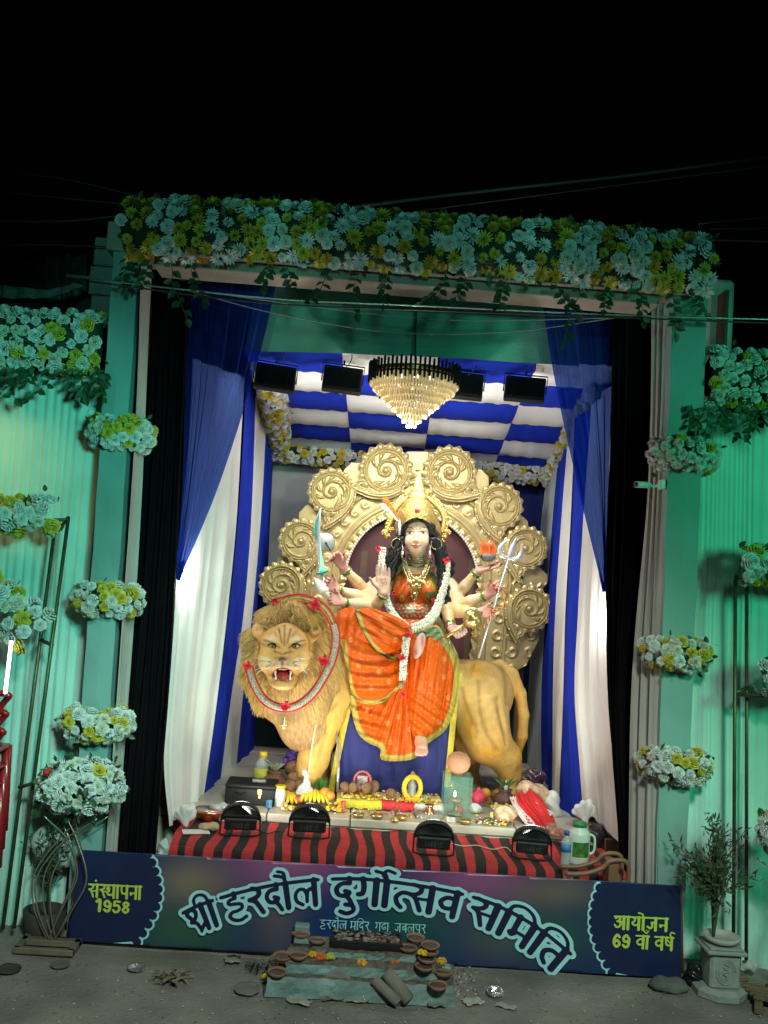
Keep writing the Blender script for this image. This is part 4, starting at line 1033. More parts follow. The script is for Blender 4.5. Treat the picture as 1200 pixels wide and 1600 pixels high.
A, Fc = word_mesh('ha ra da aum la sp ma dot i da ra comma sp ga ddha aam comma sp ja ba la pa u ra', straight((499, 1451), (665, 1459), 14, .006), .05, 0, .62); obj('subtitle_letters', A, [q_[::-1] for q_ in Fc], cy, t)
for seq, o_, e_, H in (('sa dot sh tha aam pa na aam', (137, 1402), (221, 1406), 21), ('1 9 5 8', (149, 1424), (203, 1428), 19), ('a aam ya om ja na', (959, 1452), (1044, 1456), 21), ('6 9 sp va aam cand sp va ssa reph', (956, 1480), (1052, 1486), 21)):
    A, Fc = word_mesh(seq, straight(o_, e_, H, .001), .04); obj('side_letters', A, [q_[::-1] for q_ in Fc], yl, t)
# crease and frame behind
a_, c_ = at(*BL, .05), at(*BR, .05); a2, c2 = at(*TL, .05), at(*TR, .05)
b_ = MB()
for p0_, p1_ in ((a_, c_), (a2-(0, 0, .012), c2-(0, 0, .012)), (a_, a2), (c_, c2)): b_.tube([p0_, p1_], .009, 6)
b_.build('frame', wood_dark, t)
# ================================================================== hanging flood lights on the canopy front
led_lens = mat('led_lens', (1, 1, 1), .3, var=0, emis=9, ecol=(1, .98, .93))
def flood_mesh(W_, H_):
    b_ = MB(); b_.box((0, 0, 0), (W_, .045, H_), b=.006)
    n_ = 15
    for k in range(n_): b_.box(((k-(n_-1)/2)*W_*.86/(n_-1), -.034, -.005), (.0035, .026, H_*.74))
    return b_
IDOL = Vector(at(640, 960, 1.5).tolist())
def flood(px, py, Y_, w, h, lab, turn, power):
    c = at(px, py, Y_); s_ = mpp(Y_); W_, H_ = w*s_, h*s_
    t_ = thing('flood_light', lab, 'flood light', c+(0, 0, H_/2+.06), 'flood lights hung from the canopy front')
    R = rotm('Z', turn) @ rotm('X', -.28) @ rotm('Y', rad(3))
    b_ = MB(); b_.box((0, 0, 0), (W_, .045, H_), b=.006); V = np.concatenate(b_.v)@R.T+c; obj('housing', V, b_.f, black_metal, t_, smooth=False)
    b_ = MB(); n_ = 15
    for k in range(n_): b_.box(((k-(n_-1)/2)*W_*.86/(n_-1), -.033, -.004), (.0032, .024, H_*.74))
    V = np.concatenate(b_.v)@R.T+c; obj('heat_sink', V, b_.f, black_metal, t_, smooth=False)
    V, Fc = boxg((W_*.88, .004, H_*.86)); obj('lens', V@R.T+c+R@np.array((0, .0255, 0)), Fc, led_lens, t_, smooth=False)
    q_ = [(-W_/2-.006, 0, -.02), (-W_/2-.008, 0, H_*.62), (W_/2+.008, 0, H_*.62), (W_/2+.006, 0, -.02)]
    MB().tube([np.array(p_)@R.T+c for p_ in q_], .0045, 6).build('bracket', black_metal, t_)
    top = c+R@np.array((0, 0, H_*.62)); MB().tube([top, top+(0, .03, .10)], .006, 6).build('hook', black_metal, t_)
    MB().tube(spline([c+R@np.array((.0, -.03, H_*.3)), c+(.05, -.05, H_*.75), c+(.02, -.02, H_+.05)], 6), .003, 5).build('cord', wire_m, t_)
    d = Vector((R@np.array((0, 1., 0))).tolist())
    L_ = lamp('flood_lamp', 'AREA', Vector(c.tolist())+d*.06, IDOL+Vector((0, .6, .2)), power*1.0, (1, .97, .90), .2)
    L_.data.spread = rad(110)
    return t_
flood(430, 591, .86, 64, 44, 'leftmost flood light hanging at the canopy front', .18, 6)
flood(535, 594, .86, 62, 44, 'second flood light from the left, just left of the chandelier', .06, 6)
flood(622, 606, .98, 58, 42, 'flood light mostly hidden behind the chandelier', .0, 4)
flood(728, 604, .88, 54, 44, 'flood light peeking out right of the chandelier', -.06, 6)
flood(820, 609, .86, 64, 42, 'rightmost flood light hanging at the canopy front', -.16, 6)

# ================================================================== chandelier
crystal = mat('warm_crystal', (.95, .80, .52), .12, var=.05, emis=.22, ecol=(1, .74, .36), trans=.0, coat=.6)
bright = mat('chandelier_bulb', (1, .92, .8), .3, var=0, emis=7, ecol=(1, .88, .68))
gold_m = mat('gold_metal', (.80, .55, .20), .25, metal=1, var=.1)
CY = .48; cc = at(647, 600, CY); s_ = mpp(CY)
t = thing('chandelier', 'round tiered crystal chandelier with black outer bars hanging from the crossbeam', 'chandelier', at(648, 470, CY))
top = at(652, 442, CY); RT_ = 72*s_
zt = at(647, 577, CY)[2]; zb1 = at(647, 600, CY)[2]
MB().tube(spline([top+(0, 0, .05), at(651, 480, CY), at(649, 520, CY), np.array((cc[0], CY, zt+.02))], 6), .006, 6).build('rod', mat('chain_metal', (.05, .06, .05), .4, metal=.5), t)
MB().lathe([(.0, .04), (.02, .035), (.024, .0), (.016, -.03), (0, -.04)], top, 14).build('canopy_cup', gold_m, t)
MB().lathe([(RT_*.96, -.012), (RT_*.99, -.012), (RT_*.99, .012), (RT_*.96, .012), (RT_*.96, -.012)], (cc[0], CY, zt-.035), 48).lathe([(RT_*.2, 0), (RT_*.96, 0), (RT_*.96, .004), (RT_*.2, .004)], (cc[0], CY, zt-.03), 48).build('ring', gold_m, t)
me = MB().box((0, 0, 0), (.013, .012, .112), b=.003).mesh('black_bar', black_metal, False); N_ = 62
for k in range(N_):
    a_ = 2*math.pi*k/N_; inst('black_bar', me, Matrix.Translation((cc[0]+RT_*math.cos(a_), CY+RT_*math.sin(a_), zt-.042+.010*(k % 2))) @ Matrix.Rotation(a_, 4, 'Z'), t)
# crystals hang in tiers that narrow downwards
prism = MB().lathe([(.004, .0), (.0075, -.006), (.0075, -.036), (.003, -.046), (0, -.047)], (0, 0, 0), 5).mesh('crystal', crystal, False)
prof = [(1.0, -.072), (.93, -.100), (.84, -.118), (.72, -.150), (.60, -.182), (.47, -.212), (.34, -.244), (.21, -.276), (.10, -.305)]
r_ = np.random.default_rng(4)
for f_, dz in prof:
    nn = max(4, int(2*math.pi*RT_*f_/.0185))
    for k in range(nn):
        a_ = 2*math.pi*(k+.5*(dz*100 % 2))/nn
        if math.sin(a_) > .75 and f_ > .5: continue
        inst('crystal', prism, Matrix.Translation((cc[0]+RT_*f_*.96*math.cos(a_), CY+RT_*f_*.96*math.sin(a_), zt+dz+.012)) @ Matrix.Rotation(r_.uniform(-.06, .06), 4, 'X') @ Matrix.Scale(r_.uniform(.92, 1.15), 4), t)
b_ = MB()
for k in range(12):
    a_ = 2*math.pi*k/12; b_.ball((cc[0]+RT_*.62*math.cos(a_), CY+RT_*.62*math.sin(a_), zt-.075), .012, 8)
b_.build('bulbs', bright, t)
lamp('chandelier_lamp', 'POINT', (cc[0], CY, zt-.38), (0, 0, 0), 15, (1, .92, .80), .015)

# ================================================================== half-round LED lamps on the striped table
def led(px, py, w, lab, turn):
    c = on(px, py+24, TBZ+.006); s_ = mpp(c[1]); W_ = w*s_; c = c+(0, .02, 0)
    t_ = thing('stage_lamp', lab, 'lamp', (c[0], c[1], TBZ+.006), 'half round lamps on the striped table')
    R = rotm('Z', turn) @ rotm('X', .26); o = c+(0, 0, W_*.40)
    def tf(V): return np.asarray(V)@R.T+o
    r0 = W_*.5
    a_ = np.linspace(-.12, math.pi+.12, 25); out = [(r0*math.cos(k), r0*.78*math.sin(k)) for k in a_]
    n_ = len(out); V = [(x_, -.006, z_) for x_, z_ in out]+[(x_, .030, z_) for x_, z_ in out]
    Fc = [tuple(range(n_)), tuple(range(2*n_-1, n_-1, -1))]+[(k+1, k, k+n_, k+n_+1) for k in range(n_-1)]+[(0, n_-1, 2*n_-1, n_)]
    obj('shell', tf(V), Fc, black_plastic, t_, smooth=False)
    b_ = MB(); b_.tube([(x_, -.010, z_) for x_, z_ in out], .0065, 6); obj('rim', tf(np.concatenate(b_.v)), b_.f, black_plastic, t_)
    b_ = MB()
    for k in np.linspace(.18, math.pi-.18, 19):
        b_.tube([(r0*.42*math.cos(k), -.008, r0*.78*.42*math.sin(k)), (r0*.93*math.cos(k), -.008, r0*.78*.93*math.sin(k))], .0032, 4)
    obj('cooling_fin', tf(np.concatenate(b_.v)), b_.f, black_plastic, t_, smooth=False, kind='stuff')
    V, Fc = boxg((W_*.84, .045, W_*.33), .008); obj('driver_box', tf(V+np.array((0, -.022, -W_*.10))), Fc, black_plastic, t_, smooth=False)
    b_ = MB(); b_.box((0, -.046, .058*W_/.23*.6), (W_*.78, .004, .012), b=.001); obj('driver_ridge', tf(np.concatenate(b_.v)), b_.f, black_plastic, t_, smooth=False)
    def wp(P, w_):
        k = W_*.50/w_; return tf(np.stack((P[:, 0]*k-W_*.25, np.full(len(P), -.0475), P[:, 1]*W_*.13-W_*.19), 1))
    A, Fc = word_mesh('la oc dda reph', wp, .06, 0, .8); obj('raised_letters', A, [q_[::-1] for q_ in Fc], mat('worn_letter', (.07, .08, .085), .5, var=.2), t_)
    V = [(x_*.9, .0335, z_*.9+.006) for x_, z_ in out]+[(x_*.9, .036, z_*.9+.006) for x_, z_ in out]; obj('lens', tf(V), [tuple(range(n_)), tuple(range(2*n_-1, n_-1, -1))]+[(k+1, k, k+n_, k+n_+1) for k in range(n_-1)], led_lens, t_, smooth=False)
    b_ = MB()
    for s2 in (-1, 1): b_.tube([tf([(s2*r0*1.02, .01, W_*.02)])[0], c+R@np.array((s2*r0*1.04, -.04, 0))*np.array((1, 1, 0))+(0, 0, .004), c+R@np.array((s2*r0*.7, -.075, 0))*np.array((1, 1, 0))+(0, 0, .004)], .005, 6)
    q_ = [c+R@np.array((s2*r0*.7, -.075, 0))*np.array((1, 1, 0))+(0, 0, .004) for s2 in (-1, 1)]; b_.tube(q_, .005, 6)
    b_.build('stand', black_metal, t_)
    L_ = lamp('stage_lamp_light', 'AREA', Vector((o+R@np.array((0, .05, .02))).tolist()), IDOL+Vector((0, 0, .30)), 6.0, (1, .95, .84), .16)
    L_.data.spread = rad(140)
led(374, 1279, 58, 'half round lamp at the left end of the striped table', .10)
led(482, 1283, 60, 'half round lamp in front of the banana plate', .05)
led(677, 1309, 60, 'half round lamp in front of the glass lamp box', -.05)
led(831, 1316, 58, 'half round lamp in front of the red scarf', -.12)
# strip lamps behind the curtains wash the side drapes
for px, py, tx, ty, lab in ((284, 900, 330, 960, 'left'), (950, 968, 915, 1000, 'right')):
    p_ = at(px, py, .58); d_ = 1 if lab == 'left' else -1
    t_ = thing('bulb_holder', 'small lit bulb fixed to the inner edge of the %s curtain' % lab, 'bulb', p_)
    MB().ball(p_+(.0*d_, 0, 0), .012, 10).build('bulb', bright, t_); MB().tube([p_+(0, 0, .012), p_+(0, 0, .05)], .009, 8).build('socket', black_plastic, t_)
    lamp('bulb_light', 'POINT', p_+np.array((.03*d_, .03, 0)), (0, 0, 0), 6.0, (1, .96, .88), .03)

# ================================================================== security camera on the right pillar
sec = mat('camera_shell', (.62, .66, .64), .4, var=.06)
p_ = at(1010, 758, .02); q_ = at(1040, 760, .20)
t = thing('security_camera', 'small white bullet camera on the inner side of the right pillar', 'camera', q_)
ax = at(994, 757, -.02); ex = at(1014, 758, .04)
MB().tube([ax, ex], .017, 16).build('barrel', sec, t)
MB().tube([ax-(ex-ax)*.05, ax+(ex-ax)*.05], .0135, 14).build('lens', black_plastic, t)
MB().tube(spline([ex, at(1022, 760, .06), at(1030, 759, .09)], 4), .006, 8).ball(at(1027, 759, .08), .011, 8).build('arm', sec, t)
MB().box(at(1034, 757, .11), (.03, .045, .05), b=.006).build('mount', sec, t, smooth=False)
def proj(V):
    d = np.asarray(V)-CAM; f = d@FW; return 600+F_PX*(d@RT)/f, 800-F_PX*(d@UP)/f
def gpx(px, py, x, y, r1, r2=None): return np.exp(-((px-x)/r1)**2-((py-y)/(r2 or r1))**2)

# ================================================================== carved gold arch behind the idol
gold_paint = mat('gold_paint', (.56, .455, .205), .40, metal=.5, var=.16, vscale=14, bump=.12, bscale=70, dirt=.45, dirtcol=(.36, .27, .10))
AY = 2.42
t = thing('arch', 'carved gold arch with scroll medallions behind the idol', 'arch', at(640, 1050, AY)*np.array((1, 1, 0))+np.array((0, 0, STZ)))
def med_mesh(v=0):
    n_ = 132; xs = np.linspace(-1.36, 1.36, n_); ys = np.linspace(-2.0, 1.36, 162); X, Y = np.meshgrid(xs, ys, indexing='ij')
    tail = spline([(.93, .1), (.95, -.35), (.72, -.95), (.30, -1.45), (-.05, -1.80)], 6); tw = np.linspace(.24, .05, len(tail))
    R = np.hypot(X, Y); TH = np.arctan2(Y, X)
    pet = 1.12+.15*(1-np.abs(((TH*16/(2*math.pi)) % 1)*2-1))
    side = spline([(.1, -1.0), (-.05, -1.3), (.18, -1.55), (.34, -1.32)], 5)
    field = np.minimum(np.minimum(R-pet, seg_dist(X, Y, tail, tw+.08)), seg_dist(X, Y, side)-.16)
    th = np.linspace(-1.2, -1.2+2*math.pi*(1.7-.2*v), 70); rr = .84*np.exp(-(.155+.02*v)*(th+1.2)); spi = np.stack((rr*np.cos(th), rr*np.sin(th)), 1)
    leaves = []
    for k in range(9-v):
        a_ = -1.3+k*(.62+.06*v)+.1*math.sin(3*k+v); r1, r2 = .76, .50-.012*k
        leaves.append(spline([(r1*math.cos(a_), r1*math.sin(a_)), (.66*math.cos(a_+.28), .66*math.sin(a_+.28)), (r2*math.cos(a_+.62), r2*math.sin(a_+.62))], 5))
    P, Fc = contour(field, xs, ys); x, y = P.T; r = np.hypot(x, y); a_ = np.arctan2(y, x)
    u = np.abs(((a_*16/(2*math.pi)) % 1)*2-1)
    h = np.full(len(x), .05)
    h += np.where(r > 1.03, .09*np.clip((1-u)*1.3, 0, 1)*np.clip((1.32-r)/.2, 0, 1)+.05*(u > .88), 0)
    h = np.maximum(h, .21*np.exp(-((r-.97)/.060)**2)); h = np.maximum(h, .15*np.exp(-((r-.84)/.035)**2))
    h = np.where(r < .80, np.minimum(h, .02), h)
    d = seg_dist(x, y, spi); h = np.maximum(h, .17*np.exp(-(d/.055)**2)*(r < .86))
    for l in leaves:
        d = seg_dist(x, y, l, np.concatenate((np.linspace(.025, .085, len(l)//2), np.linspace(.085, .02, len(l)-len(l)//2))))
        h = np.maximum(h, .15*np.clip(-d/.05, 0, 1)**.6); 
    h = np.maximum(h, .20*np.sqrt(np.clip(1-(r/.17)**2, 0, 1)))
    d = seg_dist(x, y, tail, tw); tt = np.clip(-d/.12, 0, 1); ins_ = (r > 1.0) | (y < -.5)
    h = np.where(ins_ & (d < 0), np.maximum(h, .06+.13*np.sqrt(np.clip(1-(1-tt)**2, 0, 1))-.05*np.exp(-((d+.10)/.025)**2)), h)
    d = seg_dist(x, y, side); h = np.maximum(h, .14*np.exp(-(d/.05)**2)); h = np.maximum(h, .15*np.exp(-((np.hypot(x-.2, y+1.42))/.09)**2))
    A = np.stack((x, -h*.95, y), 1); B = np.stack((x, np.full(len(x), .16), y), 1)
    V, F2 = sheet(A, B, [f[::-1] for f in Fc]); return mk_mesh('medallion', V, F2, [gold_paint])
MED = [med_mesh(k) for k in range(3)]
MEDS = [(440, 914, 30, 14, 1), (470, 845, 29, 10, 1), (518, 768, 31, -4, 1), (603, 735, 35, -62, 1), (703, 738, 35, 62, -1), (780, 791, 31, 6, -1), (821, 856, 29, -8, -1), (827, 951, 30, -18, -1)]
for k_, (px, py, r, ro, sgn) in enumerate(MEDS):
    c = at(px, py, AY-.05); k = r*mpp(AY)
    inst('medallion', MED[(k_*2+k_//3) % 3], Matrix.Translation(Vector(c.tolist())) @ Matrix.Rotation(rad(-ro-0*3.9), 4, 'Y') @ Matrix.Diagonal((sgn*k, k, k, 1)), t)
ACX, ACY_ = 643, 905
xs = np.arange(396, 870, 1.7); ys = np.arange(705, 1075, 1.7); X, Y = np.meshgrid(xs, ys, indexing='ij')
R = np.hypot(X-ACX, (Y-ACY_)); TH = np.arctan2(Y-ACY_, X-ACX)
zig = 3.2*np.abs(((TH*60/(2*math.pi)) % 1)*2-1)
fld = R-(168+zig)
fld = np.minimum(fld, poly_sd(X, Y, [(736, 880), (812, 900), (842, 955), (842, 1000), (822, 1040), (800, 1052), (730, 1052)]))
fld = np.minimum(fld, poly_sd(X, Y, [(550, 880), (474, 895), (430, 930), (420, 1010), (450, 1050), (556, 1052)]))
for px, py, r, ro, sgn in MEDS: fld = np.minimum(fld, np.hypot(X-px, Y-py)-r*.98)
for k, (ax_, ay_) in enumerate(((486, 808), (556, 742), (652, 716), (745, 752), (806, 822), (452, 880), (836, 905))):
    st = np.maximum(np.abs(X-ax_)+np.abs(Y-ay_)-26, np.maximum(np.abs(X-ax_), np.abs(Y-ay_))-19); fld = np.minimum(fld, st)
op = np.hypot((X-ACX), Y-ACY_)-104; op = np.minimum(op, np.maximum(np.abs(X-ACX+.1*(Y-905))-104, 905-Y))
op = op-1.8*np.cos(TH*52)
fld = np.maximum(fld, -op)
def arch_h(px, py):
    r = np.hypot(px-ACX, py-ACY_); th = np.arctan2(py-ACY_, px-ACX); up = py < 912
    r2 = np.where(up, r, np.abs(px-ACX+.09*(py-905)))
    h = np.zeros(len(px))
    for r0, w, a_ in ((118, 1.6, 3.0), (123, 1.3, 2.4), (150, 1.6, 3.2), (155, 1.3, 2.4)): h = np.maximum(h, a_*np.exp(-((r2-r0)/w)**2))
    h = np.maximum(h, np.where(r2 < 113, 3.0*np.abs(np.cos(th*26))**.6*np.clip((114-r2)/3, 0, 1), 0))
    # rosettes along the band
    nb = 40; tc = (np.floor(th*nb/(2*math.pi))+.5)*2*math.pi/nb; cx_, cy_ = ACX+136.5*np.cos(tc), ACY_+136.5*np.sin(tc)
    dx, dy = px-cx_, py-cy_; rho = np.hypot(dx, dy); ph = np.arctan2(dy, dx)
    h = np.maximum(h, np.where(up, 1.9*np.exp(-(rho/7.6)**6)*(.5+.5*np.cos(rho*1.55-ph)), 0))
    # zigzag rim
    zz = 162+2.8*(np.abs(((th*60/(2*math.pi)) % 1)*2-1)*2-1); h = np.maximum(h, 2.4*np.exp(-((r-zz)/1.3)**2)*up)
    # scrolls of the lower panels
    gx_, gy_ = (px-746+.09*(py-905))/26., (py-900)/27.; ci, cj = np.floor(gx_), np.floor(gy_); fx, fy = gx_-ci-.5, gy_-cj-.5
    fx = np.where(ci % 2 == 0, fx, -fx)
    rho = np.hypot(fx*1.1, fy+.12); ph = np.arctan2(fy+.12, fx)
    s_ = np.exp(-((rho-.10-.045*(ph+3.2))/.055)**2)*(rho < .46)
    h = np.maximum(h, np.where(~up & (r2 > 128), 2.4*s_, 0))
    return h*1.5*mpp(AY)
relief('arch_plate', fld, xs, ys, lambda a_, b_: AY-arch_h(a_, b_), .05, gold_paint, t)
# pearl edging round the opening
pearl = mat('pearl_bead', (.72, .66, .55), .3, var=.15); bead = mk_mesh('bead', *ballg(8), [pearl])
for k in range(74):
    a_ = math.pi+math.pi*k/73; inst('bead', bead, Matrix.Translation(Vector(at(ACX+103.5*math.cos(a_), ACY_+103.5*math.sin(a_), AY-.02).tolist())) @ Matrix.Scale(.0125, 4), t)
xs = np.arange(535, 756, 6.); ys = np.arange(795, 1070, 6.); X, Y = np.meshgrid(xs, ys, indexing='ij')
relief('maroon_back', np.minimum(np.hypot(X-ACX, Y-ACY_)-107, np.maximum(np.abs(X-ACX+.1*(Y-905))-107, 905-Y)), xs, ys, lambda a_, b_: np.full(len(a_), AY+.08), .02, mat('maroon_board', (.075, .018, .022), .6, var=.2, bump=.1), t)
b_ = MB()
for px in (470, 560, 730, 815): b_.box((at(px, 1000, AY+.1)[0], AY+.10, (STZ+1.6)/2+.2), (.05, .05, 1.6-STZ+.7))
b_.build('support_post', wood_dark, t, smooth=False)

# ================================================================== the lion
def S3(px, py, Y_): return at(px, py, Y_)
def put(S, pts, k=.05): S.chain([at(x_, y_, Y_) for x_, y_, Y_, r in pts], [r*mpp(Y_) for x_, y_, Y_, r in pts], k)
def el(S, px, py, Y_, rx, rz, ry, k=.05, R=None, cut=False): S.ell(at(px, py, Y_), (rx*mpp(Y_), ry, rz*mpp(Y_)), k, R, cut)
LT = thing('lion_statue', 'painted roaring lion statue carrying the idol', 'statue', np.array((.35, 1.7, STZ)))
S = Body((-.75, .72, STZ), (1.45, 2.25, 1.95), .0095)
put(S, [(490, 1062, 1.60, 58), (610, 1078, 1.75, 58), (752, 1084, 1.80, 50)], .06)
el(S, 748, 1088, 1.70, 44, 55, .20, .07)
put(S, [(746, 1095, 1.66, 42), (754, 1128, 1.64, 39), (763, 1158, 1.63, 34), (789, 1184, 1.66, 24), (798, 1210, 1.68, 16), (799, 1238, 1.68, 15)], .05)
el(S, 792, 1243, 1.62, 24, 11, .11, .03)
put(S, [(725, 1130, 2.02, 36), (733, 1168, 2.02, 26), (728, 1196, 2.05, 18), (735, 1222, 2.08, 14), (740, 1232, 2.05, 14)], .05)
put(S, [(780, 1042, 1.80, 12), (800, 1054, 1.80, 10), (813, 1084, 1.80, 9), (818, 1117, 1.80, 8.5), (816, 1150, 1.82, 8), (806, 1182, 1.88, 7)], .018)
el(S, 512, 1078, 1.42, 34, 50, .15, .06)
put(S, [(516, 1090, 1.40, 34), (511, 1118, 1.38, 26), (502, 1150, 1.37, 22), (490, 1185, 1.36, 23), (480, 1215, 1.36, 20), (477, 1238, 1.34, 20)], .04)
el(S, 470, 1246, 1.27, 27, 14, .12, .03)
for dx in (-13, 0, 13): el(S, 470+dx, 1247, 1.18, 9, 10, .06, .015)
put(S, [(500, 1095, 1.85, 34), (500, 1150, 1.87, 22), (495, 1225, 1.87, 18)], .04)
el(S, 465, 1050, 1.45, 52, 72, .22, .08)
# muscle furrows on the haunch
for a_, c_, r in (((722, 1078, 1.47), (745, 1140, 1.47), 3.2), ((748, 1068, 1.47), (757, 1140, 1.48), 3.2), ((757, 1140, 1.47), (775, 1170, 1.50), 3.2), ((777, 1095, 1.52), (790, 1160, 1.54), 3.0)):
    S.cone(at(*a_)-(0, .025, 0), at(*c_)-(0, .02, 0), r*mpp(1.5), r*mpp(1.5)*.6, .03, True)
V, Q = S.mesh()
px, py = proj(V)
c = np.tile(np.array((.67, .40, .10)), (len(V), 1)); c += rng.normal(0, .012, (len(V), 1))
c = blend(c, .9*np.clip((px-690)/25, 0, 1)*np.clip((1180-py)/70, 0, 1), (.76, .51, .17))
for x_, y_, r1, r2, s_ in ((745, 1048, 14, 8, .7), (733, 1135, 9, 22, .7), (762, 1175, 16, 9, .7), (728, 1100, 5, 18, .35), (812, 1115, 6, 60, .5), (520, 1150, 8, 30, .4)): c = blend(c, min(1, s_*1.2)*gpx(px, py, x_, y_, r1*1.15, r2*1.15), (.80, .38, .03))
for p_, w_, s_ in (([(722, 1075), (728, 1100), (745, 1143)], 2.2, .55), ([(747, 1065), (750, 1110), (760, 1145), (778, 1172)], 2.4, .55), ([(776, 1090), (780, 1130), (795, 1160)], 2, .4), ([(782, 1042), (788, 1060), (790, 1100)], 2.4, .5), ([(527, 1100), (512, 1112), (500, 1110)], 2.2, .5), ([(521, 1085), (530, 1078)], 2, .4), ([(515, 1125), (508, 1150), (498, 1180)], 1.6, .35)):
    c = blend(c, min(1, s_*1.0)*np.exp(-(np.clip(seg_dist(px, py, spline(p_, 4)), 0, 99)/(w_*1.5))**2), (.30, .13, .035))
c = blend(c, .8*(V[:, 1] > 1.93), (.30, .20, .10))  # far side darker by depth: shade put into the colour
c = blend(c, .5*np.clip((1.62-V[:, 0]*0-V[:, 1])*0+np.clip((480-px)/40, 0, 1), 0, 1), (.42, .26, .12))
c *= 1+.05*(np.sin(px*2.1+1.7*np.sin(py*.23))*np.sin(px*.9+py*.35+2*np.sin(py*.11)))[:, None]
lion_m = mat('lion_paint', vcol=True, rough=.62, var=.14, vscale=22, bump=.16, bscale=70, coat=0, spec=.3)
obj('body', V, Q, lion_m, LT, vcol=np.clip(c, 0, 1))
# head
S = Body(at(385, 1085, 1.25)-(0, .55, 0), at(505, 960, 1.25)+(0, .25, 0), .0055)
el(S, 446, 1008, 1.10, 39, 34, .17, .03); el(S, 444, 1030, 1.06, 33, 28, .15, .04)
put(S, [(447, 992, 1.02, 19), (445, 1012, .955, 15), (441, 1030, .90, 11.5)], .03)
el(S, 431, 1038, .94, 15, 11, .085, .02); el(S, 453, 1038, .94, 15, 11, .085, .02); el(S, 417, 1030, 1.02, 14, 20, .09, .03); el(S, 470, 1030, 1.02, 15, 20, .09, .03)
el(S, 442, 1068, .99, 19, 9.5, .11, .02); el(S, 442, 1071, .93, 13, 6.5, .06, .015); put(S, [(421, 1044, 1.03, 9), (427, 1064, 1.0, 8)], .02); put(S, [(464, 1044, 1.03, 9), (458, 1064, 1.0, 8)], .02)
el(S, 442, 1053, .86, 15.5, 8.5, .14, .012, cut=True)
put(S, [(413, 1002, .995, 5), (425, 1003.5, .945, 6.5), (437, 1011.5, .925, 5)], .02); put(S, [(475, 1002, .995, 5), (464, 1003.5, .945, 6.5), (452, 1011.5, .925, 5)], .02)
for x_, s_ in ((426, 1), (462, -1)): el(S, x_, 1009, .935, 8, 4.5, .035, .012, cut=True)
for a_, c_ in (((445, 978, .985), (444, 1006, .94)), ((436, 984, .975), (440, 1004, .93)), ((454, 984, .975), (449, 1004, .93)), ((428, 990, .975), (436, 1000, .94)), ((462, 990, .975), (453, 1000, .94)), ((430, 1017, .925), (442, 1021, .885)), ((456, 1017, .925), (446, 1021, .885))): S.cone(at(*a_), at(*c_), 1.5*mpp(1), 1.2*mpp(1), .012, True)
el(S, 441, 1029, .875, 10.5, 5, .035, .01)
for x_ in (436, 446): el(S, x_, 1031, .842, 2.6, 2.0, .02, .004, cut=True)
for x_, sg in ((404, -1), (493, 1)):
    el(S, x_, 984, 1.10, 10.5, 11.5, .045, .012); el(S, x_, 984, 1.045, 6.5, 7.5, .035, .006, cut=True)
    put(S, [(x_, 990, 1.12, 9), (446+sg*28, 1000, 1.14, 12)], .02)
V, Q = S.mesh(); px, py = proj(V); fr_ = V[:, 1]
c = np.tile(np.array((.66, .37, .11)), (len(V), 1)); c += rng.normal(0, .012, (len(V), 1))
c = blend(c, .6*gpx(px, py, 445, 985, 30, 14), (.58, .36, .17)); c = blend(c, .75*gpx(px, py, 417, 1036, 14, 22), (.68, .45, .15)); c = blend(c, .75*gpx(px, py, 472, 1036, 14, 22), (.68, .45, .15))
for x_ in (424, 464): c = blend(c, .8*gpx(px, py, x_, 999, 8, 6), (.66, .52, .40))
for x_ in (431, 453): c = blend(c, .75*gpx(px, py, x_, 1038, 12, 7), (.64, .48, .34))
for x_ in (426, 462): c = blend(c, .9*gpx(px, py, x_, 1009, 9, 3.2), (.05, .03, .02))
for p_ in ([(445, 978), (444, 1008)], [(436, 984), (440, 1004)], [(454, 984), (449, 1004)], [(412, 1000), (424, 1004), (437, 1012)], [(476, 1000), (464, 1004), (452, 1012)], [(430, 1018), (442, 1022), (456, 1018)], [(441, 1034), (441, 1042)]): c = blend(c, .75*np.exp(-(np.clip(seg_dist(px, py, spline(p_, 4)), 0, 99)/1.7)**2), (.13, .06, .03))
ins_ = (fr_ < .93); c = blend(c, .97*gpx(px, py, 441, 1029, 9.5, 4.2)*ins_, (.05, .035, .03)); c = blend(c, .9*gpx(px, py, 441, 1035, 3, 5)*ins_, (.06, .04, .03))
mo = np.clip(1-(np.hypot((px-442)/17, (py-1053)/10)-.92)*9, 0, 1); c = blend(c, mo, (.40, .05, .045)); c = blend(c, np.clip(mo*(fr_ > 1.0), 0, 1), (.05, .01, .01))
c = blend(c, .9*gpx(px, py, 442, 1072, 16, 6), (.74, .58, .24))
for x_, y_ in ((424, 1036), (428, 1040), (458, 1036), (462, 1041), (420, 1041)): c = blend(c, .7*gpx(px, py, x_, y_, 1.2, 1.0), (.06, .03, .02))
for x_ in (404, 493): c = blend(c, .6*gpx(px, py, x_, 985, 6, 7), (.74, .40, .24))
for x_ in (404, 493): c = blend(c, .5*np.clip((980-py)/5, 0, 1)*(np.abs(px-x_) < 13), (.74, .55, .30))
hd = obj('head', V, Q, lion_m, LT, vcol=np.clip(c, 0, 1))
eye_w = mat('eye_white', (.75, .72, .62), .2, var=.05, coat=.5); eye_d = mat('eye_dark', (.03, .02, .01), .15, var=0, coat=.5); eye_a = mat('eye_amber', (.40, .26, .05), .2, var=.1, coat=.5); tooth = mat('tooth', (.80, .76, .66), .3, var=.08)
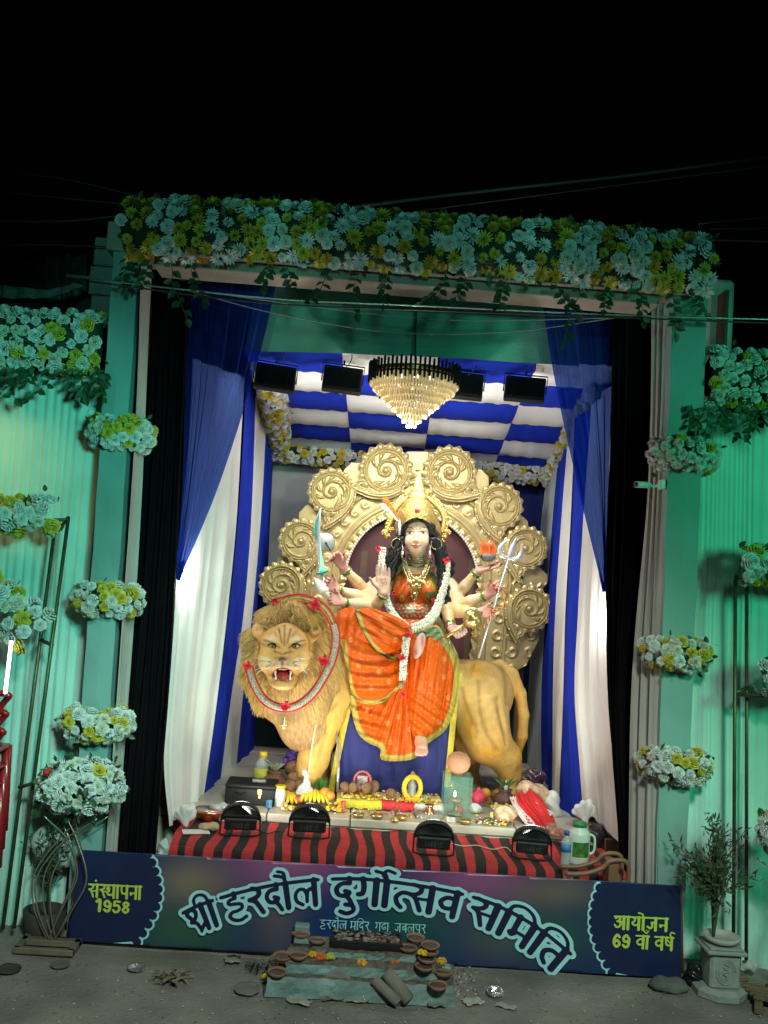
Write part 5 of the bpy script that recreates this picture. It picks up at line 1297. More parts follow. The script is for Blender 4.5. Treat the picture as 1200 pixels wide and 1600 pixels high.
for x_ in (426, 462):
    p_ = at(x_, 1009.2, .965); e_ = MB().ball(p_+(0, .004, 0), (.0215, .021, .0125), 14).build('eye', eye_w, hd)
    MB().ball(p_-(0, .017, 0), (.0100, .010, .0100), 12).build('iris', eye_a, hd); MB().ball(p_-(0, .0215, 0), (.0055, .0075, .0055), 10).build('pupil', eye_d, hd)
for x_, y0, y1, r in ((430, 1045, 1057, 2.4), (454, 1045, 1057, 2.4), (431, 1062, 1053, 2.0), (453, 1062, 1053, 2.0)):
    MB().tube([at(x_, y0, .915), at(x_+.3, (y0+y1)/2, .905), at(x_, y1, .90)], [r*mpp(1), r*.75*mpp(1), .0008], 8).build('fang', tooth, hd)
b_ = MB()
for k in range(6): b_.ball(at(436.5+2.2*k, 1045.5, .905), (.0045, .005, .006), 6)
for k in range(6): b_.ball(at(436.5+2.2*k, 1062, .915), (.0045, .005, .006), 6)
b_.build('incisors', tooth, hd)
S = Body(at(425, 1066, 1.0)-(0, .15, 0), at(460, 1044, 1.0)+(0, .12, 0), .005); S.chain([at(442, 1056, 1.05), at(442, 1056.5, .97), at(442, 1060, .92)], [.042, .036, .026], .01); V, Q = S.mesh(); obj('tongue', V, Q, mat('tongue', (.50, .07, .06), .35, var=.12, coat=.4), hd)
b_ = MB()
for sg in (-1, 1):
    for k in range(9):
        x0 = 441+sg*(13+2*(k % 3)); y0 = 1034+2.6*(k//3)+k*.5; L_ = 26+5*math.sin(k*2.3)
        b_.tube(spline([at(x0, y0, .885), at(x0+sg*L_*.5, y0-3+1.1*(k-3), .86), at(x0+sg*L_, y0-2+2.4*(k-3), .89)], 5), np.linspace(.0028, .0008, 11), 4)
b_.build('whiskers', mat('whisker', (.78, .72, .58), .5, var=.05), hd)
# mane: a shaped mass covered with combed locks
S = Body(at(370, 1200, 1.3)-(0, .5, 0), at(545, 930, 1.3)+(0, .45, 0), .0095)
el(S, 458, 1016, 1.32, 67, 66, .21, .05); el(S, 459, 1075, 1.30, 60, 58, .20, .06); el(S, 474, 1125, 1.34, 40, 42, .15, .06); put(S, [(480, 1140, 1.38, 24), (494, 1168, 1.42, 9)], .05)
put(S, [(425, 970, 1.15, 22), (455, 960, 1.12, 22), (485, 968, 1.15, 22)], .04); put(S, [(400, 1000, 1.2, 18), (398, 1050, 1.2, 20), (412, 1090, 1.18, 20)], .05); put(S, [(506, 1000, 1.22, 22), (510, 1050, 1.22, 22), (490, 1100, 1.2, 24)], .05)
el(S, 445, 1016, .90, 34, 36, .20, .03, cut=True); el(S, 442, 1056, .88, 25, 20, .22, .02, cut=True)
V, Q = S.mesh()
Nv = np.zeros_like(V); e1 = V[Q[:, 1]]-V[Q[:, 0]]; e2 = V[Q[:, 3]]-V[Q[:, 0]]; fn = np.cross(e1, e2)
for k in range(4): np.add.at(Nv, Q[:, k], fn)
Nv /= np.linalg.norm(Nv, axis=1)[:, None]+1e-9
def mane_col(px, py):
    c = np.tile(np.array((.58, .37, .14)), (len(px), 1))
    c = blend(c, .8*gpx(px, py, 430, 960, 34, 16), (.56, .33, .12)); c = blend(c, .8*gpx(px, py, 482, 965, 30, 18), (.62, .38, .10))
    c = blend(c, .85*gpx(px, py, 400, 1060, 18, 50), (.62, .40, .10)); c = blend(c, .8*gpx(px, py, 505, 1040, 22, 50), (.60, .37, .10))
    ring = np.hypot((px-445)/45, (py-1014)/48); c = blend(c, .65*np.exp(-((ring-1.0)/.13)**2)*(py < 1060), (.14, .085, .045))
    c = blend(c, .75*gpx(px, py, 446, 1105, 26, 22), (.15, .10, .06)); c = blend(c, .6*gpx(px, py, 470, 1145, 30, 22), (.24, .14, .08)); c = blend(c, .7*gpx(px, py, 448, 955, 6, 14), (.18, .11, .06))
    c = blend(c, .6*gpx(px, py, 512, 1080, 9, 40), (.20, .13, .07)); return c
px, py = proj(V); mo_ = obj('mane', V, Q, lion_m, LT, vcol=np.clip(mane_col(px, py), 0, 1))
r_ = np.random.default_rng(12); b_V = []; b_F = []; b_C = []; nn = 0
cand = np.where((Nv[:, 1] < .35))[0]; pick = r_.choice(cand, min(len(cand), 9000), replace=False)
fc = at(445, 1016, 1.1)
for i in pick:
    p_, n_ = V[i], Nv[i]; d = p_-fc; d[1] *= .3; d /= np.linalg.norm(d)+1e-9; d = d*.8+np.array((0, -.1, -.9)); d += r_.normal(0, .11, 3); d -= n_*d.dot(n_); d /= np.linalg.norm(d)+1e-9
    L_ = r_.uniform(.05, .11); w = r_.uniform(.003, .006); s_ = np.cross(d, n_); k = 4
    cr_ = r_.normal(0, .25)
    cp_ = mane_col(*[np.array([v_]) for v_ in (proj(p_[None])[0][0], proj(p_[None])[1][0])])[0]*r_.uniform(.72, 1.15)
    for j in range(k+1):
        u = j/k; q_ = p_+d*L_*u+s_*cr_*L_*u*u*.6+n_*(.002+.006*math.sin(math.pi*min(u*1.2, 1))-.006*u); ww = w*(1-u)**.7*(.6+.4*min(1, u*4))+.0004
        b_V += [q_-s_*ww, q_+n_*ww*.7, q_+s_*ww]; b_C += [cp_]*3
    for j in range(k):
        a0 = nn+3*j; b_F += [(a0, a0+3, a0+4, a0+1), (a0+1, a0+4, a0+5, a0+2)]
    nn += 3*(k+1)
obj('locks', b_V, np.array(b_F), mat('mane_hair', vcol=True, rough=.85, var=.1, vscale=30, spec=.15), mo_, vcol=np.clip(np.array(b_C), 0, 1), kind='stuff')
# garland of the lion: white pleated ribbon roll edged in red with red blossoms and a brass bell
rb = mat('silver_ribbon', (.50, .45, .33), .5, var=.75, vscale=130, bump=.9, bscale=150); red_r = mat('red_ribbon', (.55, .02, .03), .5, var=.2)
t = thing('lion_garland', 'silver and red garland hung round the neck of the lion', 'garland', at(445, 1112, 1.0))
gp = spline([at(430, 942, 1.10), at(470, 934, 1.08), at(506, 950, 1.05), at(524, 985, 1.03), at(522, 1020, 1.0), at(510, 1050, .97), at(490, 1082, .95), at(465, 1102, .94), at(440, 1106, .94), at(415, 1095, .96), at(398, 1070, .99), at(389, 1042, 1.03)], 8)
kk = len(gp); tw = np.linspace(0, 1, kk)
MB().tube(gp[int(kk*.25):], .022*np.ones(kk-int(kk*.25)), 10).build('ribbon_roll', rb, t); MB().tube(gp[:int(kk*.25)+1], .012, 8).build('ribbon_roll', mat('gold_ribbon', (.62, .48, .14), .4, metal=.3, var=.35, vscale=60, bump=.4), t)
for off in ((-.017, -.012, -.014), (.016, -.006, .014)):
    ang = np.gradient(gp, axis=0); nrm = np.cross(ang, (0, 1, 0)); nrm /= np.linalg.norm(nrm, axis=1)[:, None]
    MB().tube(gp+nrm*(.022 if off[0] > 0 else -.022)-(0, .008, 0), .007, 6).build('red_edge', red_r, t)
def blossom(c, r, t_, m_, nm='red_blossom'):
    b_ = MB(); rr = np.random.default_rng(int(abs(c[0]*1e4)))
    for k in range(16):
        a_ = 2*math.pi*k/16*1.9; tl = (.2, .75)[k % 2]; d = np.array((math.cos(a_)*math.cos(tl), -math.sin(tl), math.sin(a_)*math.cos(tl))); s_ = np.array((-math.sin(a_), 0, math.cos(a_)))
        b_.add([c, c+d*r*.6-s_*r*.22-(0, .004, 0), c+d*r*.6+s_*r*.22-(0, .004, 0), c+d*r*rr.uniform(.85, 1.1)], [(0, 1, 2), (1, 3, 2)])
    b_.build(nm, m_, t_, smooth=False)
red_f = mat('red_blossom', (.62, .015, .03), .6, var=.2, vscale=40)
for x_, y_, Y_, r in ((492, 945, 1.0, 11), (506, 1032, .95, 11), (446, 1103, .90, 10), (387, 1040, .98, 9), (430, 940, 1.08, 8)): blossom(at(x_, y_, Y_), r*mpp(Y_), t, red_f)
bp = at(444, 1131, .93); MB().lathe([(0, .055), (.008, .05), (.012, .03), (.024, 0), (.026, -.008), (.02, -.01), (.0, -.01)], bp, 14).ball(bp-(0, 0, .018), .017, 10).build('bell', mat('brass', (.66, .52, .24), .3, metal=.7, var=.2), t)
MB().tube([bp+(0, 0, .05), at(445, 1108, .93)], .002, 5).build('bell_cord', red_r, t)
# ================================================================== the idol
DT = thing('goddess_statue', 'eight armed goddess statue in an orange and gold sari seated sideways on the lion', 'statue', at(640, 1060, 1.6))
IY = 1.62
S = Body((-.20, 1.02, 1.25), (1.25, 2.0, 2.55), .0052)
el(S, 650, 912, IY, 37, 36, .12, .04); el(S, 648, 950, IY, 31, 32, .11, .05); el(S, 650, 985, IY, 46, 26, .15, .06)
for x_ in (632, 668): el(S, x_, 922, IY-.085, 16, 17, .07, .03)
put(S, [(614, 898, IY+.01, 12), (650, 892, IY, 14), (689, 899, IY+.01, 12)], .03)
put(S, [(651, 893, IY, 15), (651, 868, IY-.03, 12.5)], .02)
k_ = .018
for elb, wr in (((571, 923, 1.52), (537, 888, 1.42)), ((571, 934, 1.46), (527, 922, 1.38)), ((574, 945, 1.40), (537, 942, 1.33)), ((586, 950, 1.36), (599, 927, 1.27))):
    put(S, [(608, 903, IY+.01, 12.5), ((608+elb[0])/2, (903+elb[1])/2, (IY+elb[2])/2, 11), (*elb, 9.2)], k_)
    put(S, [(*elb, 9.2), (elb[0]*.62+wr[0]*.38, elb[1]*.62+wr[1]*.38, elb[2]*.62+wr[2]*.38, 8.8), (*wr, 6.2)], k_*.6)
for elb, wr in (((714, 930, 1.54), (747, 892, 1.45)), ((721, 944, 1.48), (761, 930, 1.38)), ((715, 956, 1.45), (750, 956, 1.36)), ((698, 952, 1.40), (705, 980, 1.30))):
    put(S, [(692, 903, IY+.01, 12.5), ((692+elb[0])/2, (903+elb[1])/2, (IY+elb[2])/2, 11), (*elb, 9.2)], k_)
    put(S, [(*elb, 9.2), (elb[0]*.62+wr[0]*.38, elb[1]*.62+wr[1]*.38, elb[2]*.62+wr[2]*.38, 8.8), (*wr, 6.2)], k_*.6)
NAILS = []; HANDS = []
def hand(wrist, fwd, nrm, thumb, L_, curl, spread=.06, tcurl=.5):
    """fwd: wrist to fingers, nrm: where the palm faces, thumb: +1/-1 side"""
    w = np.array(wrist); f = np.array(fwd, float); f /= np.linalg.norm(f); n_ = np.array(nrm, float); n_ -= f*n_.dot(f); n_ /= np.linalg.norm(n_); s_ = np.cross(f, n_)*thumb
    HANDS.append((w+f*L_*.4, L_))
    for k in range(4):
        o = .195-.125*k; kn = w+f*L_*(.50-.02*abs(k-1))+s_*o*L_
        S.cone(w+s_*o*L_*.55, kn, .085*L_, .068*L_, .012)
        ln = (.42, .47, .44, .34)[k]*L_; d = f+s_*(1.5-k)*spread; p_ = kn; cu = curl if np.isscalar(curl) else curl[k]; a_ = cu*.8
        for j, fr in enumerate((.45, .32, .26)):
            dd = d*math.cos(a_)+n_*math.sin(a_); dd /= np.linalg.norm(dd); q_ = p_+dd*ln*fr
            S.cone(p_, q_, (.060, .055, .049)[j]*L_, (.055, .049, .040)[j]*L_, .005); p_ = q_; a_ += cu
        NAILS.append((p_-dd*ln*.03, .062*L_))
    b_ = w+f*L_*.14+s_*.14*L_; d = f*.62+s_*.75+n_*.25; d /= np.linalg.norm(d); m_ = b_+d*L_*.26; d2 = d*(1-tcurl*.6)+f*.35+n_*tcurl*.7-s_*tcurl*.4; d2 /= np.linalg.norm(d2); e_ = m_+d2*L_*.24
    S.cone(b_, m_, .085*L_, .06*L_, .012); S.cone(m_, e_, .058*L_, .043*L_, .005); NAILS.append((e_, .06*L_))
def pxv(dx, dy, dY): return np.array(RT)*dx-np.array(UP)*dy+np.array((0, dY, 0))   # direction given in picture terms
hp = mpp(1.35)
hand(at(536, 886, 1.415), pxv(-.55, -.85, -.15), pxv(-.45, .1, -1), 1, 40*hp, (.75, .95, 1.0, 1.0))
hand(at(526, 921, 1.375), pxv(-.85, -.5, -.2), pxv(-.25, -.2, -1), 1, 38*hp, (1.0, 1.05, 1.05, 1.05))
hand(at(536, 941, 1.325), pxv(-.95, -.22, -.2), pxv(-.3, -.25, -1), 1, 38*hp, (.8, .85, .9, .95))
hand(at(599, 926, 1.265), pxv(.0, -1, .05), pxv(-.05, .05, -1), -1, 46*hp, (.10, .08, .08, .12), .02, .3)
hand(at(748, 891, 1.445), pxv(.96, -.22, -.1), pxv(.15, -1, -.25), 1, 40*hp, (.12, .10, .10, .12), .04, .2)
hand(at(762, 929, 1.375), pxv(.75, -.6, -.25), pxv(.25, -.2, -1), -1, 38*hp, (1.0, 1.05, 1.05, 1.05))
hand(at(750, 956, 1.355), pxv(.95, .12, -.25), pxv(.2, -.1, -1), -1, 38*hp, (1.0, 1.05, 1.1, 1.1))
hand(at(705, 980, 1.295), pxv(.62, .55, -.35), pxv(.35, -.4, -1), -1, 38*hp, (1.05, 1.1, 1.1, 1.1))
# feet: the folded sole in the lap and the hanging foot
S.ell(at(655, 1009, 1.13), (8.2*mpp(1.13), .030, 21*mpp(1.13)), .01, R=rotm('Y', .22))
S3_ = Body(at(630, 1190, 1.2)-(0, .2, 0), at(684, 1135, 1.2)+(0, .25, 0), .0045)
put(S3_, [(659, 1140, 1.30, 9), (658, 1160, 1.25, 9), (659, 1172, 1.16, 9.5)], .02)
for k in range(5): put(S3_, [(652+3.4*k, 1174, 1.13, 3.6), (651+3.6*k, 1179-.3*abs(k-2), 1.085, 2.9-.15*k)], .004)
Vb, Qb = S.mesh(); Vf, Qf = S3_.mesh(); Qb = np.vstack((Qb, Qf+len(Vb))); Vb = np.vstack((Vb, Vf))
# head with its own finer skin
S2 = Body(at(620, 885, 1.45)-(0, .22, 0), at(684, 795, 1.45)+(0, .2, 0), .0028)
HY = 1.47
S2.cone(at(651, 880, IY-.03), at(651, 858, HY), 12.3*mpp(HY), 11.5*mpp(HY), .02)
el(S2, 650.8, 830, HY+.005, 21.5, 26, .112, .02); el(S2, 650.3, 846, HY-.010, 17.2, 19.5, .092, .035); el(S2, 649.8, 858.5, HY-.048, 7.5, 6.5, .036, .03)
for x_ in (639, 662): el(S2, x_, 846, HY-.058, 6.5, 7.5, .035, .03)
put(S2, [(650.8, 828, HY-.096, 2.2), (650.4, 837, HY-.108, 2.3), (650.1, 844, HY-.116, 3.0)], .012)
for x_ in (647.2, 653.2): el(S2, x_, 845.4, HY-.104, 2.0, 1.7, .010, .006)
el(S2, 650, 851.9, HY-.097, 5.6, 1.5, .010, .006); el(S2, 650, 854.6, HY-.094, 4.2, 1.7, .010, .006)
for x_ in (640.5, 661): el(S2, x_, 832.5, HY-.112, 5.5, 2.6, .014, .014, cut=True)
for x_, s_ in ((629.5, -1), (672.5, 1)): el(S2, x_, 842, HY+.0, 3, 7.5, .022, .008)
Vh, Qh = S2.mesh()
V = np.vstack((Vb, Vh)); Q = np.vstack((Qb, Qh+len(Vb))); px, py = proj(V); hd_ = np.arange(len(V)) >= len(Vb)
c = np.tile(np.array((.78, .56, .36)), (len(V), 1)); c = blend(c, .55*hd_.astype(float), (.80, .54, .40))
for x_, y_, r in ((571, 925, 10), (578, 940, 9), (588, 953, 9), (556, 908, 7), (716, 932, 9), (722, 946, 9), (716, 958, 9), (700, 950, 9), (704, 966, 7), (735, 905, 6), (600, 945, 8)): c = blend(c, .55*gpx(px, py, x_, y_, r)*(~hd_), (.78, .40, .10))
pk = np.zeros(len(V))
for h_, L_ in HANDS: pk = np.maximum(pk, near(V, h_, L_*.58, L_*.72))
pk = np.maximum(pk, ((py > 1160) | ((px > 640) & (px < 664) & (py > 985) & (py < 1035) & (V[:, 1] < 1.26)))*1.0); pk[hd_] = 0
c = blend(c, .85*pk*np.where(py > 1130, .45, 1), (.76, .33, .31))
for p_, r in NAILS: c = blend(c, .95*near(V, p_, r*.85, r*1.25)*(~hd_), (.22, .015, .03))
c = blend(c, .8*(py > 1177)*(~hd_)*.6, (.5, .04, .06)); so = (V[:, 1] < 1.26)*(~hd_); c = blend(c, .6*so*(py < 1040), (.74, .56, .44)); c = blend(c, .9*so*gpx(px, py, 660, 1000, 3, 12), (.48, .04, .09)); c = blend(c, .9*so*gpx(px, py, 650, 1020, 3.5, 7), (.48, .04, .09))
# palm sign
for p_, w in GL['omsign'][1]:
    q_ = np.stack((592+p_[:, 0]*13, 917-p_[:, 1]*13), 1); c = blend(c, .8*np.exp(-(np.clip(seg_dist(px, py, q_), 0, 99)/.75)**2)*(V[:, 1] < 1.28)*(~hd_), (.42, .03, .05))
# face paint
ff = hd_ & (V[:, 1] < HY+.02)
def fpaint(c, d, w, col, s_=1.): return blend(c, s_*np.clip(1.25-d/w, 0, 1)*ff, col)
c = blend(c, .35*gpx(px, py, 637, 847, 8, 7)*ff, (.80, .30, .22)); c = blend(c, .35*gpx(px, py, 664, 847, 8, 7)*ff, (.80, .30, .22)); c = blend(c, .35*gpx(px, py, 650, 862, 10, 5)*ff, (.80, .42, .12))
c = blend(c, .25*gpx(px, py, 646, 836, 4, 8)*ff, (.74, .36, .20))
for cx_, sg in ((640.2, -1), (661.3, 1)):
    dx = px-cx_; top = 832.2-1.9*np.sqrt(np.clip(1-(dx/6.6)**2, 0, 1)); bot = 833.4+1.5*np.sqrt(np.clip(1-(dx/6.4)**2, 0, 1)); ins_e = np.clip((py-top)*1.6, 0, 1)*np.clip((bot-py)*1.6, 0, 1)*(np.abs(dx) < 6.6)
    c = blend(c, .40*gpx(px, py, cx_, 829.0, 7, 2.6)*ff, (.55, .16, .14))
    c = blend(c, ins_e*ff, (.74, .66, .60)); c = blend(c, ins_e*np.clip(1.5-np.hypot(dx/2.3, (py-832.3)/2.6)*1.1, 0, 1)*ff, (.035, .015, .008))
    c = fpaint(c, np.abs(py-top)+np.clip(np.abs(dx)-7.2, 0, 9), .75, (.02, .01, .01)); c = fpaint(c, np.abs(py-bot)+np.clip(np.abs(dx)-6.0, 0, 9), .42, (.10, .04, .03), .8)
    c = fpaint(c, seg_dist(px, py, spline([(cx_-sg*6.8, 827.4), (cx_-sg*1, 823.8), (cx_+sg*5.5, 824.8), (cx_+sg*9.0, 828.6)], 5)), .8, (.03, .015, .01))
c = fpaint(c, np.hypot((px-650)/6.6, (py-852.0-.016*(px-650)**2*-1-.3)/1.8), .95, (.42, .02, .03)); c = fpaint(c, np.hypot((px-650)/4.6, (py-855.0)/2.0), .95, (.46, .03, .05)); c = fpaint(c, seg_dist(px, py, spline([(643.4, 852.3), (647, 853.2), (650, 852.9), (653, 853.2), (656.8, 852.3)], 4)), .5, (.12, .01, .015))
c = fpaint(c, seg_dist(px, py, [(648.2, 846.8), (646.5, 846.4)]), .4, (.4, .12, .08), .7); c = fpaint(c, seg_dist(px, py, [(652.2, 846.8), (654, 846.4)]), .4, (.4, .12, .08), .7)
c = fpaint(c, np.hypot(px-650.8, py-826.5), 1.6, (.60, .02, .03)); c = fpaint(c, seg_dist(px, py, spline([(652, 817), (649.6, 819), (652, 821), (650, 823.5)], 4)), .5, (.60, .03, .04))
skin = mat('statue_skin', vcol=True, rough=.42, var=.03, vscale=10, coat=.15)
obj('body', V, Q, skin, DT, vcol=np.clip(c, 0, 1))

# ------------------------------------------------------------------ hair
hair_m = mat('statue_hair', (.010, .009, .009), .40, var=.3, vscale=60, bump=.3, bscale=90)
S = Body(at(575, 985, 1.5)-(0, .3, 0), at(725, 790, 1.5)+(0, .32, 0), .0055)
el(S, 651, 824, HY+.05, 27, 28, .12, .02)
put(S, [(651, 806, HY-.075, 5), (640, 812, HY-.078, 5.5), (630.5, 824, HY-.05, 6), (627, 842, HY-.02, 7)], .01); put(S, [(651, 806, HY-.075, 5), (663, 812, HY-.078, 5.5), (673, 824, HY-.05, 6.5), (677, 842, HY-.02, 7.5)], .01)
put(S, [(626, 840, 1.50, 9), (618, 862, 1.50, 11), (611, 882, 1.50, 11), (606, 902, 1.50, 8), (600, 915, 1.55, 6)], .02); put(S, [(620, 865, 1.56, 13), (606, 892, 1.58, 12), (598, 912, 1.6, 9)], .02)
put(S, [(678, 840, 1.49, 9.5), (687, 862, 1.47, 10.5), (692, 888, 1.45, 9.5), (693, 915, 1.42, 9), (695, 940, 1.42, 8.5), (692, 962, 1.44, 6)], .02); put(S, [(686, 858, 1.54, 11), (700, 885, 1.58, 10), (700, 905, 1.6, 8)], .02)
V, Q = S.mesh(); V = V+np.stack((.006*np.sin(V[:, 2]*95+V[:, 0]*60), .006*np.sin(V[:, 2]*120+V[:, 0]*90), 0*V[:, 0]), 1)
hr_ = obj('hair', V, Q, hair_m, DT)
b_ = MB(); r_ = np.random.default_rng(3)
for pts, r in (([(627, 838), (619, 862), (611, 884), (605, 906), (600, 916)], 10), ([(678, 840), (687, 862), (692, 888), (693, 915), (695, 940), (692, 966)], 9)):
    q_ = spline(pts, 7)
    for k in range(34):
        ph = r_.uniform(0, 6); o = r_.uniform(-1, 1); fy = r_.uniform(.8, 1.15); n_ = len(q_); tt = np.linspace(0, 1, n_)
        xs_ = q_[:, 0]+o*r*(1-.35*tt)+1.6*np.sin(tt*16+ph); ys_ = q_[:, 1]; Yd = 1.435-.035*math.sqrt(max(0, 1-o*o))+.006*np.cos(tt*16+ph)
        b_.tube(atv(xs_, ys_, Yd), .0042, 5)
b_.build('curls', hair_m, hr_, kind='stuff')

# ------------------------------------------------------------------ crown
cg = mat('crown_gold', (.72, .50, .15), .33, metal=.75, var=.25, vscale=40, bump=.5, bscale=130)
cr = obj('crown', *(lambda b_: (np.concatenate(b_.v), b_.f))(MB().lathe([(r*mpp(HY), -z*mpp(HY)) for r, z in ((25, 14), (31, 4), (29, -8), (24.5, -20), (18.5, -30), (14.5, -32), (16.5, -34), (16, -37), (13, -39), (13.5, -42), (11, -44), (13, -46), (12, -49), (8.5, -51), (8, -53), (8.6, -55), (6, -58), (4.8, -66), (3.4, -69), (4.6, -71), (3, -74), (.01, -77))], at(651, 812, HY+.03), 28, R=rotm('Y', rad(-1)), sy=.8)), cg, DT)
# ornate front plate
poly = [(619, 833), (617, 819), (621, 803), (629, 791), (639, 782), (646, 777), (651, 770), (656, 777), (663, 782), (673, 791), (682, 804), (688, 819), (690, 837), (681, 826), (670, 816), (660, 810.5), (651, 808.5), (642, 810.5), (632, 817)]
xs = np.arange(612, 696, .9); ys = np.arange(766, 838, .9); X, Y = np.meshgrid(xs, ys, indexing='ij'); fld = poly_sd(X, Y, poly)
fld = fld-1.0*np.cos(np.arctan2(Y-812, X-651)*26)*(Y < 806)
def orn(px, py):
    r = np.hypot(px-651, py-800); th = np.arctan2(py-800, px-651); h = .55+.45*np.cos(px*1.9+2*np.sin(py*.7))*np.cos(py*1.7+1.3*np.sin(px*.6))
    h = np.maximum(h, 1.5*np.exp(-((r-7)/1.3)**2)); h = np.maximum(h, 1.2*np.exp(-((r-11.5)/1.1)**2)*(.6+.4*np.cos(th*14))); h = np.maximum(h, 1.3*np.exp(-(poly_sd(px, py, poly)/1.6)**2))
    return h*mpp(HY)*1.15
relief('crown_plate', fld, xs, ys, lambda a_, b_: HY-.138+.00011*(a_-651)**2-orn(a_, b_)+.0006*np.clip(806-b_, 0, 99), .02, cg, cr)
# side ornaments round the crown: a ring with blossoms
ring = [(604, 834), (611, 815), (616, 800), (626, 786), (640, 776), (651, 773), (664, 776), (678, 786), (690, 800), (694, 816), (690, 832)]
rp = spline(ring, 8); MB().tube(atv(rp[:, 0], rp[:, 1], HY+.07), 4.2*mpp(HY), 8).build('halo_ring', cg, cr)
b_ = MB()
for k, (x_, y_) in enumerate(spline([(601, 836), (607, 814), (613, 797), (624, 781), (638, 770)], 4)):
    b_.ball(at(x_, y_, HY+.075), np.array((4.2, 3.4, 4.2))*mpp(HY)*(.8+.3*(k % 2)), 8)
for k, (x_, y_) in enumerate(spline([(665, 770), (680, 780), (692, 795), (698, 815), (696, 835)], 4)):
    b_.ball(at(x_, y_, HY+.075), np.array((4.2, 3.4, 4.2))*mpp(HY)*(.8+.3*(k % 2)), 8)
for cx_, cy_ in ((606, 838), (612, 828), (694, 838), (690, 846), (600, 832), (700, 832)):
    for k in range(6): b_.ball(at(cx_+3*math.cos(k*1.05), cy_+3*math.sin(k*1.05), HY+.06), 2.1*mpp(HY), 6)
    b_.ball(at(cx_, cy_, HY+.05), 2*mpp(HY), 6)
for cx_, cy_ in ((630, 768), (672, 769)): b_.ball(at(cx_, cy_, HY+.05), 3*mpp(HY), 8)
b_.build('crown_blossoms', cg, cr, kind='stuff')
MB().ball(at(652, 798, HY-.155), (4*mpp(HY), .008, 4*mpp(HY)), 14).build('red_jewel', mat('red_jewel', (.60, .02, .03), .15, var=0, coat=.8), cr)
# plume of orange and white beside the crown
t = thing('plume', 'orange and white feather plume stuck on the left side of the crown', 'plume', at(623, 812, 1.33))
for nm, pts, r, m_ in (('orange_vane', [(624, 811), (617, 800), (609, 790), (602, 781)], (3.0, 4.6, 5.6, 5.2), mat('orange_feather', (.80, .24, .02), .75, var=.2)), ('white_vane', [(622, 814), (612, 803), (604, 795), (598, 790)], (1.8, 4.0, 6.0, 4.4), mat('white_feather', (.76, .78, .76), .8, var=.1))):
    b_ = MB(); q_ = spline(pts, 6); rr = np.interp(np.linspace(0, 1, len(q_)), np.linspace(0, 1, 4), r)
    r_ = np.random.default_rng(5)
    for i in range(len(q_)):
        for k in range(16):
            o = r_.normal(0, 1, 3); o /= np.linalg.norm(o); c0 = at(*q_[i], 1.33); o[1] *= .4
            b_.tube([c0, c0+o*rr[i]*mpp(1.33)+(at(*q_[min(i+1, len(q_)-1)], 1.33)-c0)*.8], (.0025, .0008), 4, cap=False)
    b_.build(nm, m_, t)
MB().tube(atv(np.array((623.5, 624.5, 624)), np.array((811, 822, 836)), 1.34), np.array((.007, .009, .007)), 8).build('quill', MATS['white_feather'], t)

# ------------------------------------------------------------------ blouse and belt
S = Body((-.02, 1.2, 1.45), (.85, 1.9, 2.3), .0055)
el(S, 650, 914, IY, 39.5, 34, .130, .03); el(S, 648, 950, IY, 33, 28, .120, .05); el(S, 650, 982, IY, 47, 20, .155, .06)
for x_ in (631, 669): el(S, x_, 922, IY-.090, 18, 18.5, .078, .03)
put(S, [(614, 899, IY+.01, 13.6), (600, 915, IY-.03, 13)], .02); put(S, [(689, 899, IY+.01, 13.6), (702, 917, IY-.03, 13), (706, 925, IY-.04, 12.5)], .02)
el(S, 651, 880, IY-.10, 15, 17, .12, .01, cut=True); el(S, 651, 866, IY, 40, 14, .3, .004, cut=True)
V, Q = S.mesh(); px, py = proj(V)
ph = (px-608)*.55+(py-880)*.30
V = V+np.stack((0*px, -.0035*np.sin(ph*.9+.6*np.sin(py*.1))*(px < 655), 0*px), 1)
c = np.tile(np.array((.74, .135, .02)), (len(V), 1)); c = blend(c, .8*((np.sin(px*.62)*np.sin(py*.62)) > .93), (.68, .48, .14))
gr = np.clip((px-(664+.50*(py-886)*(py < 925)))/2.0, 0, 1)*(py < 940)*1.0; gb = np.exp(-((px-(663+.50*(py-886)))/3.5)**2)*(py < 928)
c = blend(c, gr, (.16, .22, .10)); c = blend(c, .9*gb, (.60, .46, .06))
sl = np.clip((np.abs(px-650)-40)/3, 0, 1); c = blend(c, sl, (.15, .20, .09)); c = blend(c, np.exp(-((np.hypot(px-(650+np.sign(px-650)*44), py-900)-25)/2.5)**2)*sl, (.58, .44, .10))
for x_, y_ in ((669, 913), (622, 905), (628, 935), (668, 935)): c = blend(c, .9*np.exp(-((np.hypot((px-x_)/1., (py-y_)/1.5)-2.6)/1.0)**2), (.70, .52, .20))
sari = mat('sari_silk', vcol=True, rough=.45, var=.14, vscale=18, bump=.08, bscale=200, spec=.28)
obj('blouse', V, Q, sari, DT, vcol=np.clip(c, 0, 1))
S = Body((.05, 1.2, 1.5), (.75, 1.85, 1.95), .0055); el(S, 648, 955, IY, 37, 25, .136, .02); el(S, 648, 926, IY, 60, 9, .4, .003, cut=True); el(S, 648, 982, IY, 60, 10, .4, .003, cut=True)
V, Q = S.mesh(); px, py = proj(V); fl_ = (.5+.5*np.cos(px*.95+1.5*np.sin(py*.5)))*(.5+.5*np.cos(py*1.05+1.2*np.sin(px*.45)))
V[:, 1] -= .005*fl_; rr = np.hypot(px-641, (py-952)); V[:, 1] -= .010*np.exp(-(rr/11)**2)*(.7+.3*np.cos(np.arctan2(py-952, px-641)*12))
